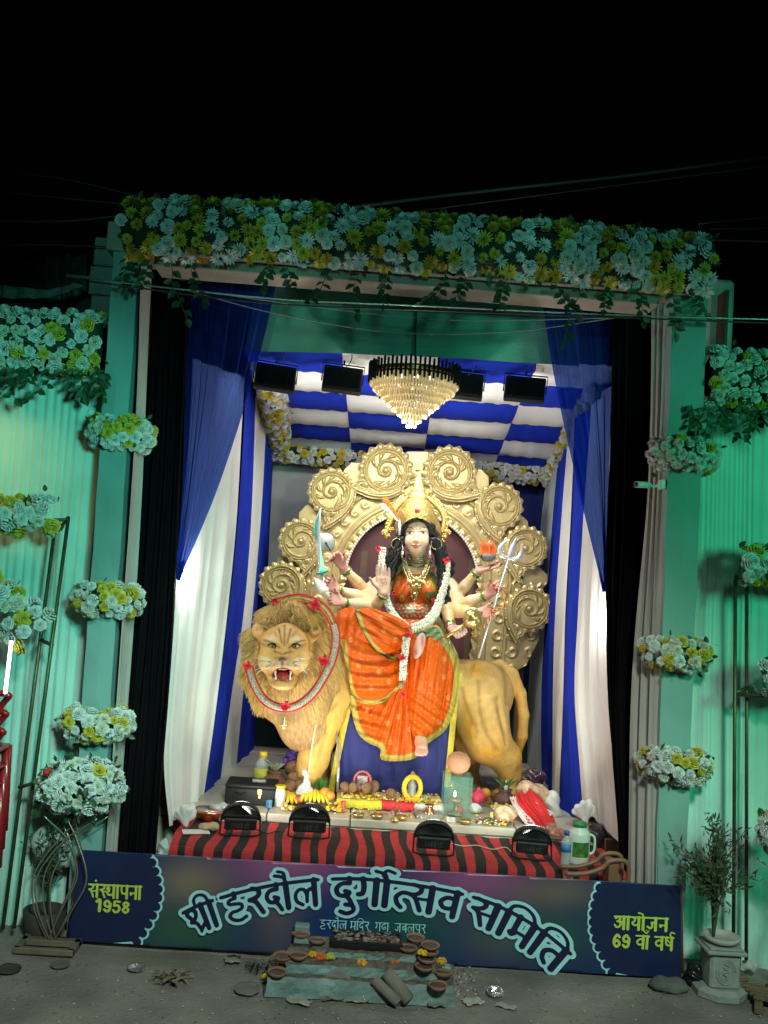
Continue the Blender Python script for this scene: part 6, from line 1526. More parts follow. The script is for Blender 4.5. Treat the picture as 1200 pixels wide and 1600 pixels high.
c = np.tile(np.array((.58, .18, .10)), (len(V), 1)); c = blend(c, np.clip(fl_*2-.5, 0, 1), (.70, .56, .34)); c = blend(c, np.clip(1.4-rr/9, 0, 1), (.74, .66, .48)); c = blend(c, (np.abs(py-937) < 2)*1., (.72, .58, .36))
obj('waist_belt', V, Q, mat('belt_metal', vcol=True, rough=.35, metal=.35, var=.15, vscale=60, bump=.4, bscale=150), DT, vcol=np.clip(c, 0, 1))

# ------------------------------------------------------------------ the sari, several draped lengths
def sm(a_, b_, k): h = np.clip(.5+.5*(a_-b_)/k, 0, 1); return b_+(a_-b_)*h+k*h*(1-h)
def bulge(px, py, pts, depth):     # height of a limb under the cloth, pts: px, py, radius, height
    P = np.array(pts, float); h = np.zeros(len(px)); best = np.full(len(px), 1e9)
    for k in range(len(P)-1):
        v = P[k+1, :2]-P[k, :2]; t_ = np.clip(((px-P[k, 0])*v[0]+(py-P[k, 1])*v[1])/(v.dot(v)+1e-9), 0, 1)
        d = np.hypot(px-P[k, 0]-t_*v[0], py-P[k, 1]-t_*v[1]); r = P[k, 2]+(P[k+1, 2]-P[k, 2])*t_; z = P[k, 3]+(P[k+1, 3]-P[k, 3])*t_
        h = np.maximum(h, z*np.sqrt(np.clip(1-(d/r)**2, 0, 1)))
    return h*depth
ORC = np.array((.64, .098, .003)); GDC = np.array((.50, .38, .07)); OLC = np.array((.26, .20, .05))
def sari_col(px, py, border, w, edge=None, dark=None):
    c = np.tile(ORC, (len(px), 1)); d = seg_dist(px, py, border); n_ = (.5+.5*np.sin(px*1.7)*np.sin(py*1.7))
    dots = ((np.sin(px*.55+.3*np.sin(py*.2))*np.sin(py*.55+.3*np.sin(px*.13))) > .95); c = blend(c, .5*dots, (.74, .52, .16))
    g = np.clip((w-d)/1.2, 0, 1); c = blend(c, g, GDC); c = blend(c, g*(n_ > .62)*.7, (.30, .26, .05)); c = blend(c, np.exp(-((d-w)/1.0)**2), (.40, .10, .02)); c = blend(c, np.exp(-((d-1.2)/.9)**2)*.8, OLC)
    return c
def piece(nm, poly, Yf, border, w, mots=(), res=1.15):
    P = spline(list(poly)+[poly[0]], 5)[:-1]; lo = P.min(0)-3; hi = P.max(0)+3
    xs = np.arange(lo[0], hi[0], res); ys = np.arange(lo[1], hi[1], res); X, Y = np.meshgrid(xs, ys, indexing='ij')
    bd = spline(border, 6)
    def cf(a_, b_):
        c = sari_col(a_, b_, bd, w)
        for x_, y_ in mots: c = blend(c, .6*np.exp(-((np.hypot((a_-x_), (b_-y_)*.7)-2.0)/.9)**2), (.72, .44, .14))
        return np.clip(c, 0, 1)
    return relief(nm, poly_sd(X, Y, P), xs, ys, Yf, .03, sari, DT, cf)
def YA(px, py):                    # lower pleats gathered at (634,1070)
    th = np.arctan2(px-634, py-1050); r = np.hypot(px-634, py-1050)
    f = .014*np.sin(th*34+.8*np.sin(r*.05))*np.clip(r/60, 0, 1)+.005*np.sin(th*71+2)
    side = np.clip(np.abs(px-632)/45, 0, 1); U_ = .013*np.sin((py-1050)*.33+side*2.5+((px-632)/20)**2*.3)*np.clip((np.abs(px-630)-18)/25, 0, 1)
    return 1.335-f*(1-.6*np.clip((np.abs(px-630)-25)/25, 0, 1))-U_-.03*np.exp(-((px-635)/26)**2)
piece('sari_skirt', [(546, 1078), (566, 1066), (600, 1066), (640, 1035), (662, 1100), (664, 1160), (652, 1182), (630, 1189), (596, 1187), (594, 1170), (574, 1160), (559, 1145), (550, 1115)], YA, [(545, 1080), (551, 1115), (559, 1144), (574, 1159), (594, 1169), (597, 1185), (630, 1188), (653, 1181)], 9, [(574, 1110), (606, 1130), (622, 1120), (610, 1160), (640, 1140)])
def YD(px, py):
    b_ = bulge(px, py, [(665, 985, 30, .8), (672, 1010, 32, 1.15), (668, 1060, 30, .95), (662, 1110, 27, .7), (657, 1165, 22, .45)], .20)
    d = np.hypot(px-702, py-1000); th = np.arctan2(px-690, py-985)
    f = .013*np.sin((py*.30-(px-640)*.24)+1.2*np.sin(py*.04))*np.clip((py-1070)/40, 0, 1)+.009*np.sin(px*.36+py*.05+1.5*np.sin(py*.03))*np.clip((1120-py)/60, 0, 1)+.004*np.sin(px*.8+py*.1)
    return 1.345-b_-f
piece('sari_leg_drape', [(634, 1012), (646, 990), (668, 984), (690, 988), (703, 1008), (716, 1034), (717, 1070), (711, 1106), (698, 1138), (680, 1154), (656, 1168), (645, 1152), (633, 1088)], YD, [(700, 1006), (714, 1034), (716, 1070), (710, 1105), (697, 1137), (680, 1153), (656, 1167)], 8.5, [(694, 1058), (686, 1128), (700, 1090), (694, 1030)])
def YBf(px, py):
    b_ = bulge(px, py, [(600, 985, 34, .9), (560, 975, 36, 1.1), (540, 972, 26, 1.05), (552, 1010, 34, .9), (580, 1050, 45, .6)], .22)
    ch = spline([(530, 960), (575, 1020), (624, 1036)], 10); d = seg_dist(px, py, ch)
    rr = np.hypot(px-585, (py-965)*.95); f = .014*np.sin(rr*.36+.5*np.sin(px*.1))*np.clip((rr-40)/30, 0, 1)+.012*np.sin((px-530)*.42+(py-960)*.07)*np.clip(1-(px-530)/50, 0, 1)
    return 1.315-b_-f
piece('sari_knee_drape', [(527, 955), (545, 949), (557, 953), (568, 990), (588, 1018), (612, 1033), (626, 1033), (624, 1075), (602, 1096), (576, 1101), (553, 1090), (545, 1062), (537, 1022), (526, 985)], YBf, [(536, 1004), (541, 1045), (553, 1089), (576, 1100), (602, 1095), (623, 1077)], 6.5, [(580, 1075), (592, 1050), (560, 1040), (608, 1065), (548, 1000)])
def YC(px, py):
    b_ = bulge(px, py, [(636, 975, 30, .95), (600, 985, 38, 1.05), (560, 972, 34, 1.12), (545, 965, 26, 1.1)], .24)
    f = .012*np.sin((py-950)*.40-(px-560)*.20+.8*np.sin(px*.07))+.004*np.sin((py)*.9-(px)*.42)
    return 1.305-b_-f
piece('sari_thigh_drape', [(554, 953), (575, 950), (600, 956), (628, 968), (643, 985), (637, 1012), (626, 1028), (611, 1030), (590, 1018), (569, 990)], YC, [(555, 953), (569, 990), (589, 1017), (611, 1030), (627, 1027)], 6.5, [(600, 985), (618, 1000), (595, 965)])
GC = np.array((.17, .23, .12))
def green(nm, poly, Yf, seed, edge=(.58, .46, .12), ew=2.5):
    P = spline(list(poly)+[poly[0]], 5)[:-1]; lo = P.min(0)-3; hi = P.max(0)+3; xs = np.arange(lo[0], hi[0], 1.15); ys = np.arange(lo[1], hi[1], 1.15); X, Y = np.meshgrid(xs, ys, indexing='ij')
    cf = lambda a_, b_: np.clip(blend(blend(np.tile(GC, (len(a_), 1)), .5*(np.sin(a_*.5+seed)*np.sin(b_*.6) > .7), (.40, .42, .22)), np.clip(1.2+poly_sd(a_, b_, P)/ew, 0, 1)*.8, edge), 0, 1)
    return relief(nm, poly_sd(X, Y, P), xs, ys, Yf, .02, sari, DT, cf)
green('waist_sash', [(646, 990), (660, 982), (684, 978), (694, 996), (697, 1004), (688, 1012), (672, 1014), (658, 1004)], lambda a_, b_: 1.135+.0010*np.abs(a_-672)-.007*np.sin(a_*.35+b_*.5)-.004*np.sin(b_*.9), 1)
green('hip_sash', [(676, 955), (684, 957), (696, 985), (715, 1022), (716, 1040), (704, 1020), (690, 985)], lambda a_, b_: 1.36+.0*a_-.005*np.sin(a_*.8), 2, (.40, .30, .10))
# ------------------------------------------------------------------ jewellery
def beads(nm, pts, r, m_, parent, Yoff=None, step=None, n_=6):
    q_ = spline(pts, 14); L_ = np.r_[0, np.cumsum(np.linalg.norm(np.diff(q_, axis=0), axis=1))]; k = max(2, int(L_[-1]/(step or r*1.75))); s_ = np.linspace(0, L_[-1], k); b_ = MB()
    for i, s2 in enumerate(s_): b_.ball([np.interp(s2, L_, q_[:, j]) for j in range(3)], r*(.85+.3*(i % 3 == 0)), n_)
    return b_.build(nm, m_, parent, kind='stuff')
jg = mat('jewel_gold', (.80, .62, .28), .28, metal=.8, var=.2); js = mat('jewel_silver', (.74, .68, .52), .25, metal=.6, var=.3, vscale=120, bump=.5, bscale=200)
FY = IY-.15
b_ = MB()
for k in range(5): b_.lathe([(13.6*mpp(IY), -.006), (14.6*mpp(IY), -.002), (14.6*mpp(IY), .002), (13.6*mpp(IY), .006)], at(650.5, 867+3.2*k, 1.512+.016*k), 28, R=rotm('X', .12), sx=1+.045*k, sy=1.0+.045*k)
b_.build('choker', js, DT)
beads('necklace', [at(x_, y_, Y_) for x_, y_, Y_ in ((628, 874, 1.50), (632, 890, 1.44), (640, 912, 1.415), (644, 935, 1.44))], .0072, jg, DT); beads('necklace', [at(x_, y_, Y_) for x_, y_, Y_ in ((675, 874, 1.50), (668, 893, 1.44), (658, 914, 1.415), (648, 937, 1.44))], .0072, jg, DT)
beads('necklace', [at(x_, y_, Y_) for x_, y_, Y_ in ((632, 876, 1.49), (637, 892, 1.435), (643, 912, 1.41), (647, 934, 1.44))], .006, js, DT); beads('necklace', [at(x_, y_, Y_) for x_, y_, Y_ in ((671, 876, 1.49), (664, 893, 1.435), (655, 914, 1.41), (650, 936, 1.44))], .006, js, DT)
beads('necklace', [at(x_, y_, Y_) for x_, y_, Y_ in ((634, 877, 1.49), (640, 892, 1.44), (646, 903, 1.41), (656, 903, 1.41), (662, 892, 1.44), (668, 878, 1.49))], .0085, jg, DT)
b_ = MB()
for x_, y_, r in ((651, 906, .022), (651, 914, .015), (640, 910, .020), (662, 911, .020), (646, 908, .012), (656, 908, .012), (648, 928, .013)): b_.ball(at(x_, y_, 1.405), (r, .010, r), 12)
for k in range(7): b_.tube([at(645+2*k, 914, 1.405), at(645+2*k, 921+1.4*(3-abs(k-3)), 1.408)], .003, 5)
b_.build('pendant', jg, DT)
for x_, s_ in ((628, -1), (674, 1)):
    b_ = MB(); a_ = np.linspace(-.4, 2*math.pi-.4, 26); c_ = at(x_+s_*8, 850, 1.40); b_.tube(np.stack((c_[0]+.036*np.cos(a_), np.full(26, c_[1]), c_[2]+.036*np.sin(a_)), 1), .0028, 6); b_.build('hoop_earring', jg, DT)
    c_ = at(x_-s_*1.5, 853, 1.385); MB().tube([c_, c_-(0, 0, .05)], .0024, 5).lathe([(0, 0), (.008, -.006), (.006, -.014), (.012, -.024), (.003, -.034), (.009, -.045), (0, -.052)], c_-(0, 0, .03), 10).build('drop_earring', js, DT)
bg = mat('green_bangle', (.12, .26, .06), .25, var=.3, coat=.6)
for (x_, y_, Y_), (tx, ty, tY), r in (((541, 892, 1.435), (571, 923, 1.52), 8.2), ((530, 922, 1.385), (571, 934, 1.46), 8.0), ((540, 942, 1.34), (574, 945, 1.40), 8.2), ((598, 930, 1.28), (586, 950, 1.36), 8.4), ((744, 896, 1.455), (714, 930, 1.54), 8.2), ((757, 931, 1.39), (721, 944, 1.48), 8.0), ((748, 956, 1.37), (715, 956, 1.45), 8.2), ((704, 976, 1.31), (698, 952, 1.40), 8.2)):
    c_ = at(x_, y_, Y_); d = at(tx, ty, tY)-c_; d /= np.linalg.norm(d); R = np.array(frame(d).to_3x3())
    for k, m_ in ((-1, jg), (0, bg), (1, bg), (2, jg)): MB().lathe([(r*mpp(Y_)*.93, -.004), (r*mpp(Y_)*1.08, 0), (r*mpp(Y_)*.93, .004)], c_+d*.0085*k, 20, R=R).build('bangle', m_, DT)
for x_, y_ in ((592, 962), (702, 1000)): MB().tube([at(x_, y_-6, 1.3), at(x_, y_+4, 1.3)], .0025, 5).lathe([(0, .01), (.006, .0), (.004, -.014), (0, -.016)], at(x_, y_+4, 1.3), 8).build('tassel', js, DT)

# ------------------------------------------------------------------ flower garland of the goddess
t = thing('jasmine_garland', 'white jasmine garland with red roses round the neck of the goddess', 'garland', at(640, 980, 1.2))
jw = mat('jasmine', (.74, .72, .60), .65, var=.2, vscale=50)
jas = MB().ball((0, 0, 0), (.0072, .0055, .0115), 6).mesh('jasmine_bud', jw)
def strand(pts, r, seed):
    q_ = spline([at(*p_) for p_ in pts], 12); L_ = np.r_[0, np.cumsum(np.linalg.norm(np.diff(q_, axis=0), axis=1))]; b_ = MB(); rr = np.random.default_rng(seed); V0, F0 = ballg(5)
    nring = int(L_[-1]/.0165)
    for i in range(nring):
        s_ = L_[-1]*i/nring; c0 = np.array([np.interp(s_, L_, q_[:, k]) for k in range(3)]); c1 = np.array([np.interp(s_+.01, L_, q_[:, k]) for k in range(3)]); T = c1-c0; T /= np.linalg.norm(T)+1e-9
        u = np.cross(T, (0, 1, 0)); u /= np.linalg.norm(u)+1e-9; v = np.cross(T, u)
        for k in range(8):
            a_ = 2*math.pi*(k+.5*(i % 2))/8+rr.normal(0, .1); o = u*math.cos(a_)+v*math.sin(a_)
            b_.add(V0*np.array((.0085, .0085, .011))*rr.uniform(.7, 1.35)+c0+o*r*rr.uniform(.85, 1.15), F0)
    b_.build('flower_strand', jw, t, kind='stuff')
strand([(598, 858, 1.42), (596, 880, 1.40), (600, 905, 1.36), (605, 940, 1.30), (616, 962, 1.26), (632, 978, 1.18), (641, 981, 1.165)], .017, 1)
strand([(698, 878, 1.42), (697, 905, 1.40), (688, 935, 1.34), (676, 960, 1.26), (658, 977, 1.18), (641, 981, 1.165)], .017, 2)
strand([(606, 946, 1.31), (618, 968, 1.25), (634, 983, 1.165), (641, 985, 1.15)], .012, 3)
strand([(690, 938, 1.34), (678, 966, 1.25), (660, 981, 1.165), (641, 985, 1.15)], .012, 4)
strand([(635, 998, 1.10), (632, 1022, 1.07), (630, 1040, 1.08), (629, 1064, 1.10)], .017, 5)
for x_, y_, Y_, r in ((698, 876, 1.39, 7), (591, 858, 1.40, 5.5), (615, 927, 1.30, 4.5), (637, 991, 1.09, 7.5), (628, 1027, 1.045, 7), (677, 938, 1.36, 4), (630, 1084, 1.12, 6)): blossom(at(x_, y_, Y_), r*mpp(Y_), t, red_f)
MB().ball(at(627, 1070, 1.12), (.020, .018, .026), 10).build('dry_bulb', mat('dry_pod', (.30, .22, .10), .8, var=.3), t)

# ------------------------------------------------------------------ what the hands hold
steel = mat('bright_steel', (.70, .74, .77), .25, metal=.45, var=.08); tq = mat('turquoise_inlay', (.02, .42, .33), .3, metal=.3, var=.5, vscale=80, coat=.3)
SY = 1.33
t = thing('sword', 'curved sword with turquoise inlay raised in a left hand of the goddess', 'sword', at(508, 912, SY))
out = [(499, 895), (496, 870), (492, 840), (490, 825), (494, 808), (500, 795), (502, 794), (501, 808), (500, 825), (501, 848), (504, 870), (508, 892)]
P = spline(out+[out[0]], 5)[:-1]; xs = np.arange(486, 512, 1.); ys = np.arange(790, 900, 1.); X, Y = np.meshgrid(xs, ys, indexing='ij')
relief('blade', poly_sd(X, Y, P), xs, ys, lambda a_, b_: SY+.0012*np.abs(a_-499), .008, steel, t)
inl = [(493, 842), (491.5, 832), (492.5, 818), (498.5, 803), (496, 816), (494.5, 830), (495.5, 842)]; P2 = spline(inl+[inl[0]], 5)[:-1]
relief('inlay', poly_sd(X, Y, P2), xs, ys, lambda a_, b_: np.full(len(a_), SY-.005), .004, tq, t)
MB().tube(spline([at(494, 896, SY-.01), at(503, 895, SY-.015), at(512, 891, SY-.01)], 5), .010, 8).ball(at(503, 895, SY-.01), .016, 10).build('guard', tq, t)
MB().tube([at(504, 898, SY+.0), at(508, 928, SY+.01)], .011, 8).build('grip', steel, t)
t = thing('disc', 'small round grey disc above the topmost left hand', 'disc', at(509, 848, 1.44))
MB().lathe([(0, .004), (.060, .003), (.064, 0), (.060, -.003), (0, -.004)], at(509, 847, 1.46), 32, R=np.array(frame((.25, -1, .12)).to_3x3())).build('plate', mat('grey_disc', (.34, .35, .34), .45, metal=.5, var=.15), t)
MB().tube([at(509, 847, 1.45), at(517, 862, 1.43)], .004, 6).build('pin', black_metal, t)
t = thing('conch', 'white conch shell held in the lowest left hand', 'conch', at(503, 918, 1.27))
d = at(512, 932, 1.25)-at(492, 905, 1.27); R = np.array(frame(d).to_3x3())
MB().lathe([(.001, -.085), (.010, -.07), (.026, -.04), (.036, -.005), (.033, .02), (.038, .025), (.030, .045), (.022, .05), (.024, .055), (.012, .07), (.004, .085), (.001, .088)], at(502, 918, 1.25), 16, R=R).build('shell', mat('conch_white', (.78, .76, .70), .3, var=.08, coat=.4), t)
TY = 1.30
t = thing('trident', 'long silver trident slanting through two right hands', 'trident', at(748, 1030, TY))
MB().tube([at(748, 1028, TY), at(795, 872, TY)], .0075, 8).build('shaft', steel, t)
def prong(pts, ws, nm):
    q_ = spline(pts, 8); xs = np.arange(774, 824, .9); ys = np.arange(834, 886, .9); X, Y = np.meshgrid(xs, ys, indexing='ij'); w = np.interp(np.linspace(0, 1, len(q_)), np.linspace(0, 1, len(ws)), ws)
    f = seg_dist(X, Y, q_, w)
    relief(nm, f, xs, ys, lambda a_, b_: TY+.006+.0028*seg_dist(a_, b_, q_), .010, steel, t)
prong([(795, 872), (800, 858), (808, 838)], (2, 5.5, .4), 'middle_prong'); prong([(795, 872), (784, 868), (781, 858), (788, 848), (796, 842)], (2.2, 3.6, 3.6, 2.6, .4), 'side_prong'); prong([(795, 872), (806, 874), (814, 866), (816, 852)], (2.2, 3.6, 3.6, .4), 'side_prong')
t = thing('fire_bowl', 'grey bowl of carved orange flames on the topmost right palm', 'bowl', at(762, 876, 1.42))
MB().lathe([(.0, -.040), (.030, -.040), (.052, -.018), (.060, .008), (.054, .010), (.045, -.008), (0, -.012)], at(762, 868, 1.42), 22).build('bowl', mat('stone_bowl', (.20, .21, .20), .7, var=.3, bump=.5, bscale=80), t)
fm = mat('flame_paint', (.80, .15, .03), .5, var=.2)
for k in range(8):
    x0 = 751+3.1*k; z0 = 1.385+.05*((k*3) % 4)/3; MB().tube(spline([at(x0, 868, z0), at(x0+1.4, 858, z0), at(x0-1.2, 849, z0), at(x0+.8+.4*(k-4), 839+1.2*abs(k-4), z0)], 5), np.linspace(.0105, .001, 16), 7).build('flame', fm, t)
brass2 = mat('mace_brass', (.66, .50, .18), .28, metal=.85, var=.2)
t = thing('mace', 'gold ribbed mace held in the lowest right hand', 'mace', at(712, 988, 1.24))
hd_c = at(738, 967, 1.22); hn = at(693, 998, 1.20); d = hd_c-hn; d /= np.linalg.norm(d); R = np.array(frame(d).to_3x3())
b_ = MB()
a_ = np.arange(48)*2*math.pi/48
prof = [(.002, -.055), (.024, -.045), (.044, -.022), (.052, .0), (.048, .022), (.030, .042), (.014, .052), (.010, .06), (.002, .07)]
V = [];
for r, z in prof: rr = r*(1+.10*np.abs(np.cos(a_*5))*(r > .012)); V.append(np.stack((rr*np.cos(a_), rr*np.sin(a_), np.full(48, z)), 1))
Fc = [(i*48+j, i*48+(j+1) % 48, (i+1)*48+(j+1) % 48, (i+1)*48+j) for i in range(len(prof)-1) for j in range(48)]
obj('head', 1.18*np.concatenate(V)@R.T+hd_c, Fc, brass2, t)
MB().tube([hn-d*.01, hd_c-d*.03], .0115, 10).ball(hn-d*.01, .016, 10).build('handle', brass2, t)
t = thing('noose', 'red and yellow twisted cord looped over the trident and a right hand', 'cord', at(770, 960, 1.28))
rope_c = spline([at(772, 920, 1.29), at(786, 918, 1.28), at(790, 932, 1.28), at(788, 946, 1.28), at(776, 952, 1.27), at(768, 956, 1.27), at(763, 970, 1.26), at(755, 980, 1.26), at(744, 982, 1.25), at(738, 990, 1.25), at(746, 994, 1.25)], 10)
for k, m_ in enumerate((mat('yellow_cord', (.70, .46, .06), .7), mat('red_cord', (.50, .05, .03), .7))):
    n_ = len(rope_c); ph = np.arange(n_)*.9+k*math.pi; MB().tube(rope_c+np.stack((.004*np.cos(ph), .004*np.sin(ph), .004*np.sin(ph)), 1), .0042, 6).build('strand', m_, t)

# ------------------------------------------------------------------ blue velvet cloth over the lion's flank
t = thing('saddle_cloth', 'deep blue velvet cloth with yellow borders hanging over the flank of the lion', 'cloth', at(620, 1240, 1.42))
velvet = mat('blue_velvet', (.008, .015, .16), .7, var=.25, vscale=5, sheen=.5, bump=.2, bscale=60); ybr = mat('yellow_border', (.60, .46, .03), .6, var=.3, vscale=30, bump=.4, bscale=100)
rl = [[at(556, 1060, 1.46), at(549, 1085, 1.40), at(534, 1160, 1.40), at(519, 1252, 1.40)], [at(630, 1040, 1.42), at(630, 1100, 1.39), at(626, 1180, 1.40), at(615, 1262, 1.41)], [at(716, 1050, 1.48), at(712, 1085, 1.42), at(706, 1160, 1.42), at(700, 1262, 1.42)]]
drape('velvet_panel', rl, velvet, t, 50, 30, 3, .010, .7, seed=71)
for a_, b_ in ((((556, 1060, 1.44), (548, 1090, 1.375), (532, 1160, 1.37), (514, 1255, 1.37)), 10), (((718, 1050, 1.44), (712, 1085, 1.40), (706, 1150, 1.39), (698, 1230, 1.39)), 9)):
    q0 = [at(x_-b_/2, y_, Y_) for x_, y_, Y_ in a_]; q1 = [at(x_+b_/2, y_, Y_) for x_, y_, Y_ in a_]; drape('border_strip', [q0, q1], ybr, t, 4, 24, .5, .001, 1)
# ================================================================== offerings on the stage
def solo(name, b_, m_, label, cat, smooth=True, **k): return b_.build(name, m_, None, smooth, label=label, cat=cat, **k)
copper = mat('copper', (.50, .22, .12), .28, metal=.9, var=.2); brownpot = mat('fired_clay', (.28, .13, .075), .75, var=.25, bump=.3); terracotta = mat('terracotta', (.46, .22, .12), .8, var=.15, bump=.25)
coco = mat('coconut_husk', (.24, .13, .065), .9, var=.35, vscale=30, bump=.9, bscale=60); plastic_w = mat('white_plastic', (.70, .70, .66), .35, var=.05); clearp = mat('clear_plastic', (.62, .66, .66), .15, var=.05, alpha=.55)
yel_cap = mat('yellow_cap', (.70, .50, .02), .4, var=.05); marig = mat('marigold', (.78, .40, .02), .75, var=.3, vscale=60, bump=.6, bscale=150); marig_y = mat('marigold_yellow', (.78, .56, .03), .75, var=.3, vscale=60, bump=.6, bscale=150)
green_l = mat('mango_leaf', (.05, .13, .03), .45, var=.3); paper = mat('paper', (.62, .60, .55), .8, var=.1); cloth_red = mat('red_scarf', (.60, .025, .03), .7, var=.2, vscale=6, bump=.3); cloth_yel = mat('yellow_satin', (.78, .62, .02), .45, var=.15, sheen=.3)
def sp(px, py): return on(px, py, STZ)                 # a spot on the stage floor
def leafy(b_, c, n_, L_, w, r_, up=.9, m=0):
    V0, F0 = leafg(1., .18); V0 = np.array(V0)
    for k in range(n_):
        a_ = 2*math.pi*k/n_+r_.uniform(-.2, .2); d = np.array((math.cos(a_), math.sin(a_), up)); d /= np.linalg.norm(d); M = np.array(frame(np.cross(d, (-d[1], d[0], 0)), tuple(d)).to_3x3()); b_.add(V0*np.array((w, L_, L_))*r_.uniform(.8, 1.15) @ M.T+c, F0, m)
r_ = np.random.default_rng(31)
# trunk with gadget, bottles
p_ = sp(389, 1259); w = 76*mpp(p_[1]); c0 = np.array((p_[0], p_[1]+.12, STZ))
t = thing('metal_trunk', 'black metal trunk at the left front of the stage', 'trunk', c0)
MB().box(c0+(0, 0, .052), (w, .22, .10), b=.006).build('body', black_metal, t, smooth=False); MB().box(c0+(0, 0, .113), (w+.008, .228, .022), b=.006).build('lid', black_metal, t, smooth=False)
MB().box(c0+(.06, -.118, .085), (.028, .010, .034), b=.003).box(c0+(.06, -.12, .058), (.018, .012, .022), b=.003).build('latch', mat('old_brass', (.62, .46, .12), .35, metal=.7), t, smooth=False)
MB().tube(spline([c0+(-.09, -.113, .075), c0+(-.06, -.13, .068), c0+(-.03, -.113, .075)], 5), .004, 6).build('handle', black_metal, t)
solo('switch_box', MB().box(c0+(.045, -.03, .137), (.085, .05, .024), b=.004), mat('grey_plastic', (.10, .11, .11), .5), 'small grey switch box on the lid of the black trunk', 'switch box', False)
def bottle(name, c, r, h, m_, capm, lab, cat='bottle', neck=.45, sq=1., labm=None, lf=(.2, .6)):
    t_ = thing(name, lab, cat, c); c = np.array(c)
    MB().lathe([(r*.92, 0), (r, r*.15), (r, h*.66), (r*.9, h*.74), (r*neck, h*.84), (r*neck, h*.90)], c, 18, sy=sq).build('body', m_, t_)
    MB().lathe([(r*neck*1.18, h*.88), (r*neck*1.18, h), (r*neck*.9, h*1.005), (0, h*1.005)], c, 16, sy=sq).build('cap', capm, t_)
    if labm: MB().lathe([(r*1.015, h*lf[0]), (r*1.015, h*lf[1])], c, 18, sy=sq).build('label', labm, t_)
    return t_
p_ = sp(436, 1259); bottle('bottle', (p_[0], p_[1], STZ), .036, .125, plastic_w, yel_cap, 'short white bottle with a broad yellow cap beside the black trunk', neck=.8)
p_ = sp(407, 1238); bottle('bottle', (p_[0], 1.42, STZ), .052, .26, clearp, yel_cap, 'tall clear bottle with a yellow label behind the black trunk', labm=mat('yellow_label', (.72, .66, .08), .6, var=.25, vscale=25))
p_ = sp(428, 1240); c0 = np.array((p_[0], 1.36, STZ))
t = thing('clay_pot', 'round brown clay pot topped with pale leaves left of the coconuts', 'pot', c0)
MB().lathe([(.03, 0), (.062, .018), (.082, .06), (.076, .10), (.045, .128), (.040, .14), (.052, .152), (.044, .154)], c0, 22).build('pot', brownpot, t)
b_ = MB(); leafy(b_, c0+(0, 0, .14), 11, .105, .09, r_, 1.1); b_.build('leaves', mat('pale_leaf', (.30, .36, .22), .55, var=.35, vscale=20), t, smooth=False)
def coconut(px, py, r, lab, z=None, Y_=None, g='coconuts heaped by the foot of the lion'):
    c = at(px, py, Y_); R = rotm('Z', px*.7) @ rotm('X', .6+px*.3); rr = r*mpp(Y_)
    b_ = MB().ball(c, np.array((rr, rr*.95, rr*1.15)), 14, R=R)
    V = np.concatenate(b_.v); V += rng.normal(0, rr*.025, V.shape)
    o = obj('coconut', V, b_.f, coco, label=lab, cat='coconut', group=g)
    return o
for k, (px, py, r, Y_, lab) in enumerate(((456, 1199, 10.5, 1.40, 'big brown coconut at the top left of the heap under the lion'), (473, 1196, 8, 1.46, 'small coconut at the top right of the heap under the lion'), (466, 1211, 8, 1.32, 'coconut in the middle of the heap under the lion'), (457, 1216, 9, 1.26, 'coconut left of the middle of the heap under the lion'), (451, 1230, 11, 1.20, 'long coconut at the front foot of the heap'), (468, 1228, 8.5, 1.22, 'coconut at the right foot of the heap'))): coconut(px, py, r, lab, Y_=Y_)
S = Body(at(455, 1185, 1.45)-.15, at(455, 1185, 1.45)+.15, .006)
for k in range(40):
    u = k/39; c = at(443+25*u, 1199-34*u+3*math.sin(k*2.2), 1.45+.03*math.sin(k*1.7)); S.ell(c+rng.normal(0, .012, 3), .020, .004)
V, Q = S.mesh(); obj('pompom_garland', V, Q, mat('purple_wool', (.10, .045, .26), .9, var=.4, vscale=60, bump=.9, bscale=120), label='purple woolly garland heaped behind the coconuts', cat='garland')
# bananas, apple, plastic bag, grass pot
steelp = mat('steel_plate', (.55, .55, .52), .3, metal=.9, var=.15)
p_ = sp(465, 1262); pc = np.array((p_[0], p_[1]+.10, STZ))
solo('plate', MB().lathe([(.0, .004), (.11, .004), (.125, .014), (.128, .013), (.112, .0), (0, 0)], pc, 28), steelp, 'wide steel plate holding the bananas', 'plate')
ban = mat('banana', (.74, .52, .03), .5, var=.15, vscale=20); dkb = mat('banana_tip', (.08, .05, .02), .7)
for g_, (px, py, n_, lab) in enumerate(((447, 1248, 6, 'bunch of yellow bananas at the left of the plate'), (492, 1246, 7, 'bunch of yellow bananas at the right of the plate'))):
    c = at(px, py, pc[1]-.02); t = thing('banana_bunch', lab, 'bananas', (c[0], c[1], STZ+.012))
    for k in range(n_):
        o = (k-(n_-1)/2)*.019; q_ = spline([c+(o*.4, .03, .045-abs(o)*.3), c+(o*.9, -.005, .035-.2*abs(o)), c+(o*1.3, -.04, .010), c+(o*1.5, -.06, -.018+.004*(k % 2))], 5)
        MB().tube(q_, np.interp(np.linspace(0, 1, len(q_)), (0, .15, .5, .85, 1), (.005, .010, .0135, .011, .004)), 7).build('banana', ban, t)
    MB().ball(c+(0, .035, .05), .013, 8).build('stalk', dkb, t)
solo('apple', MB().lathe([(.002, -.022), (.018, -.026), (.032, -.006), (.030, .014), (.014, .026), (.003, .020)], at(467, 1249, pc[1]-.05), 16), mat('apple_skin', (.55, .10, .05), .35, var=.35, vscale=30), 'red apple between the two banana bunches', 'fruit')
S = Body(at(476, 1232, 1.15)-(.15, .12, .15), at(476, 1232, 1.15)+(.15, .12, .2), .006); c0 = at(476, 1240, 1.15)
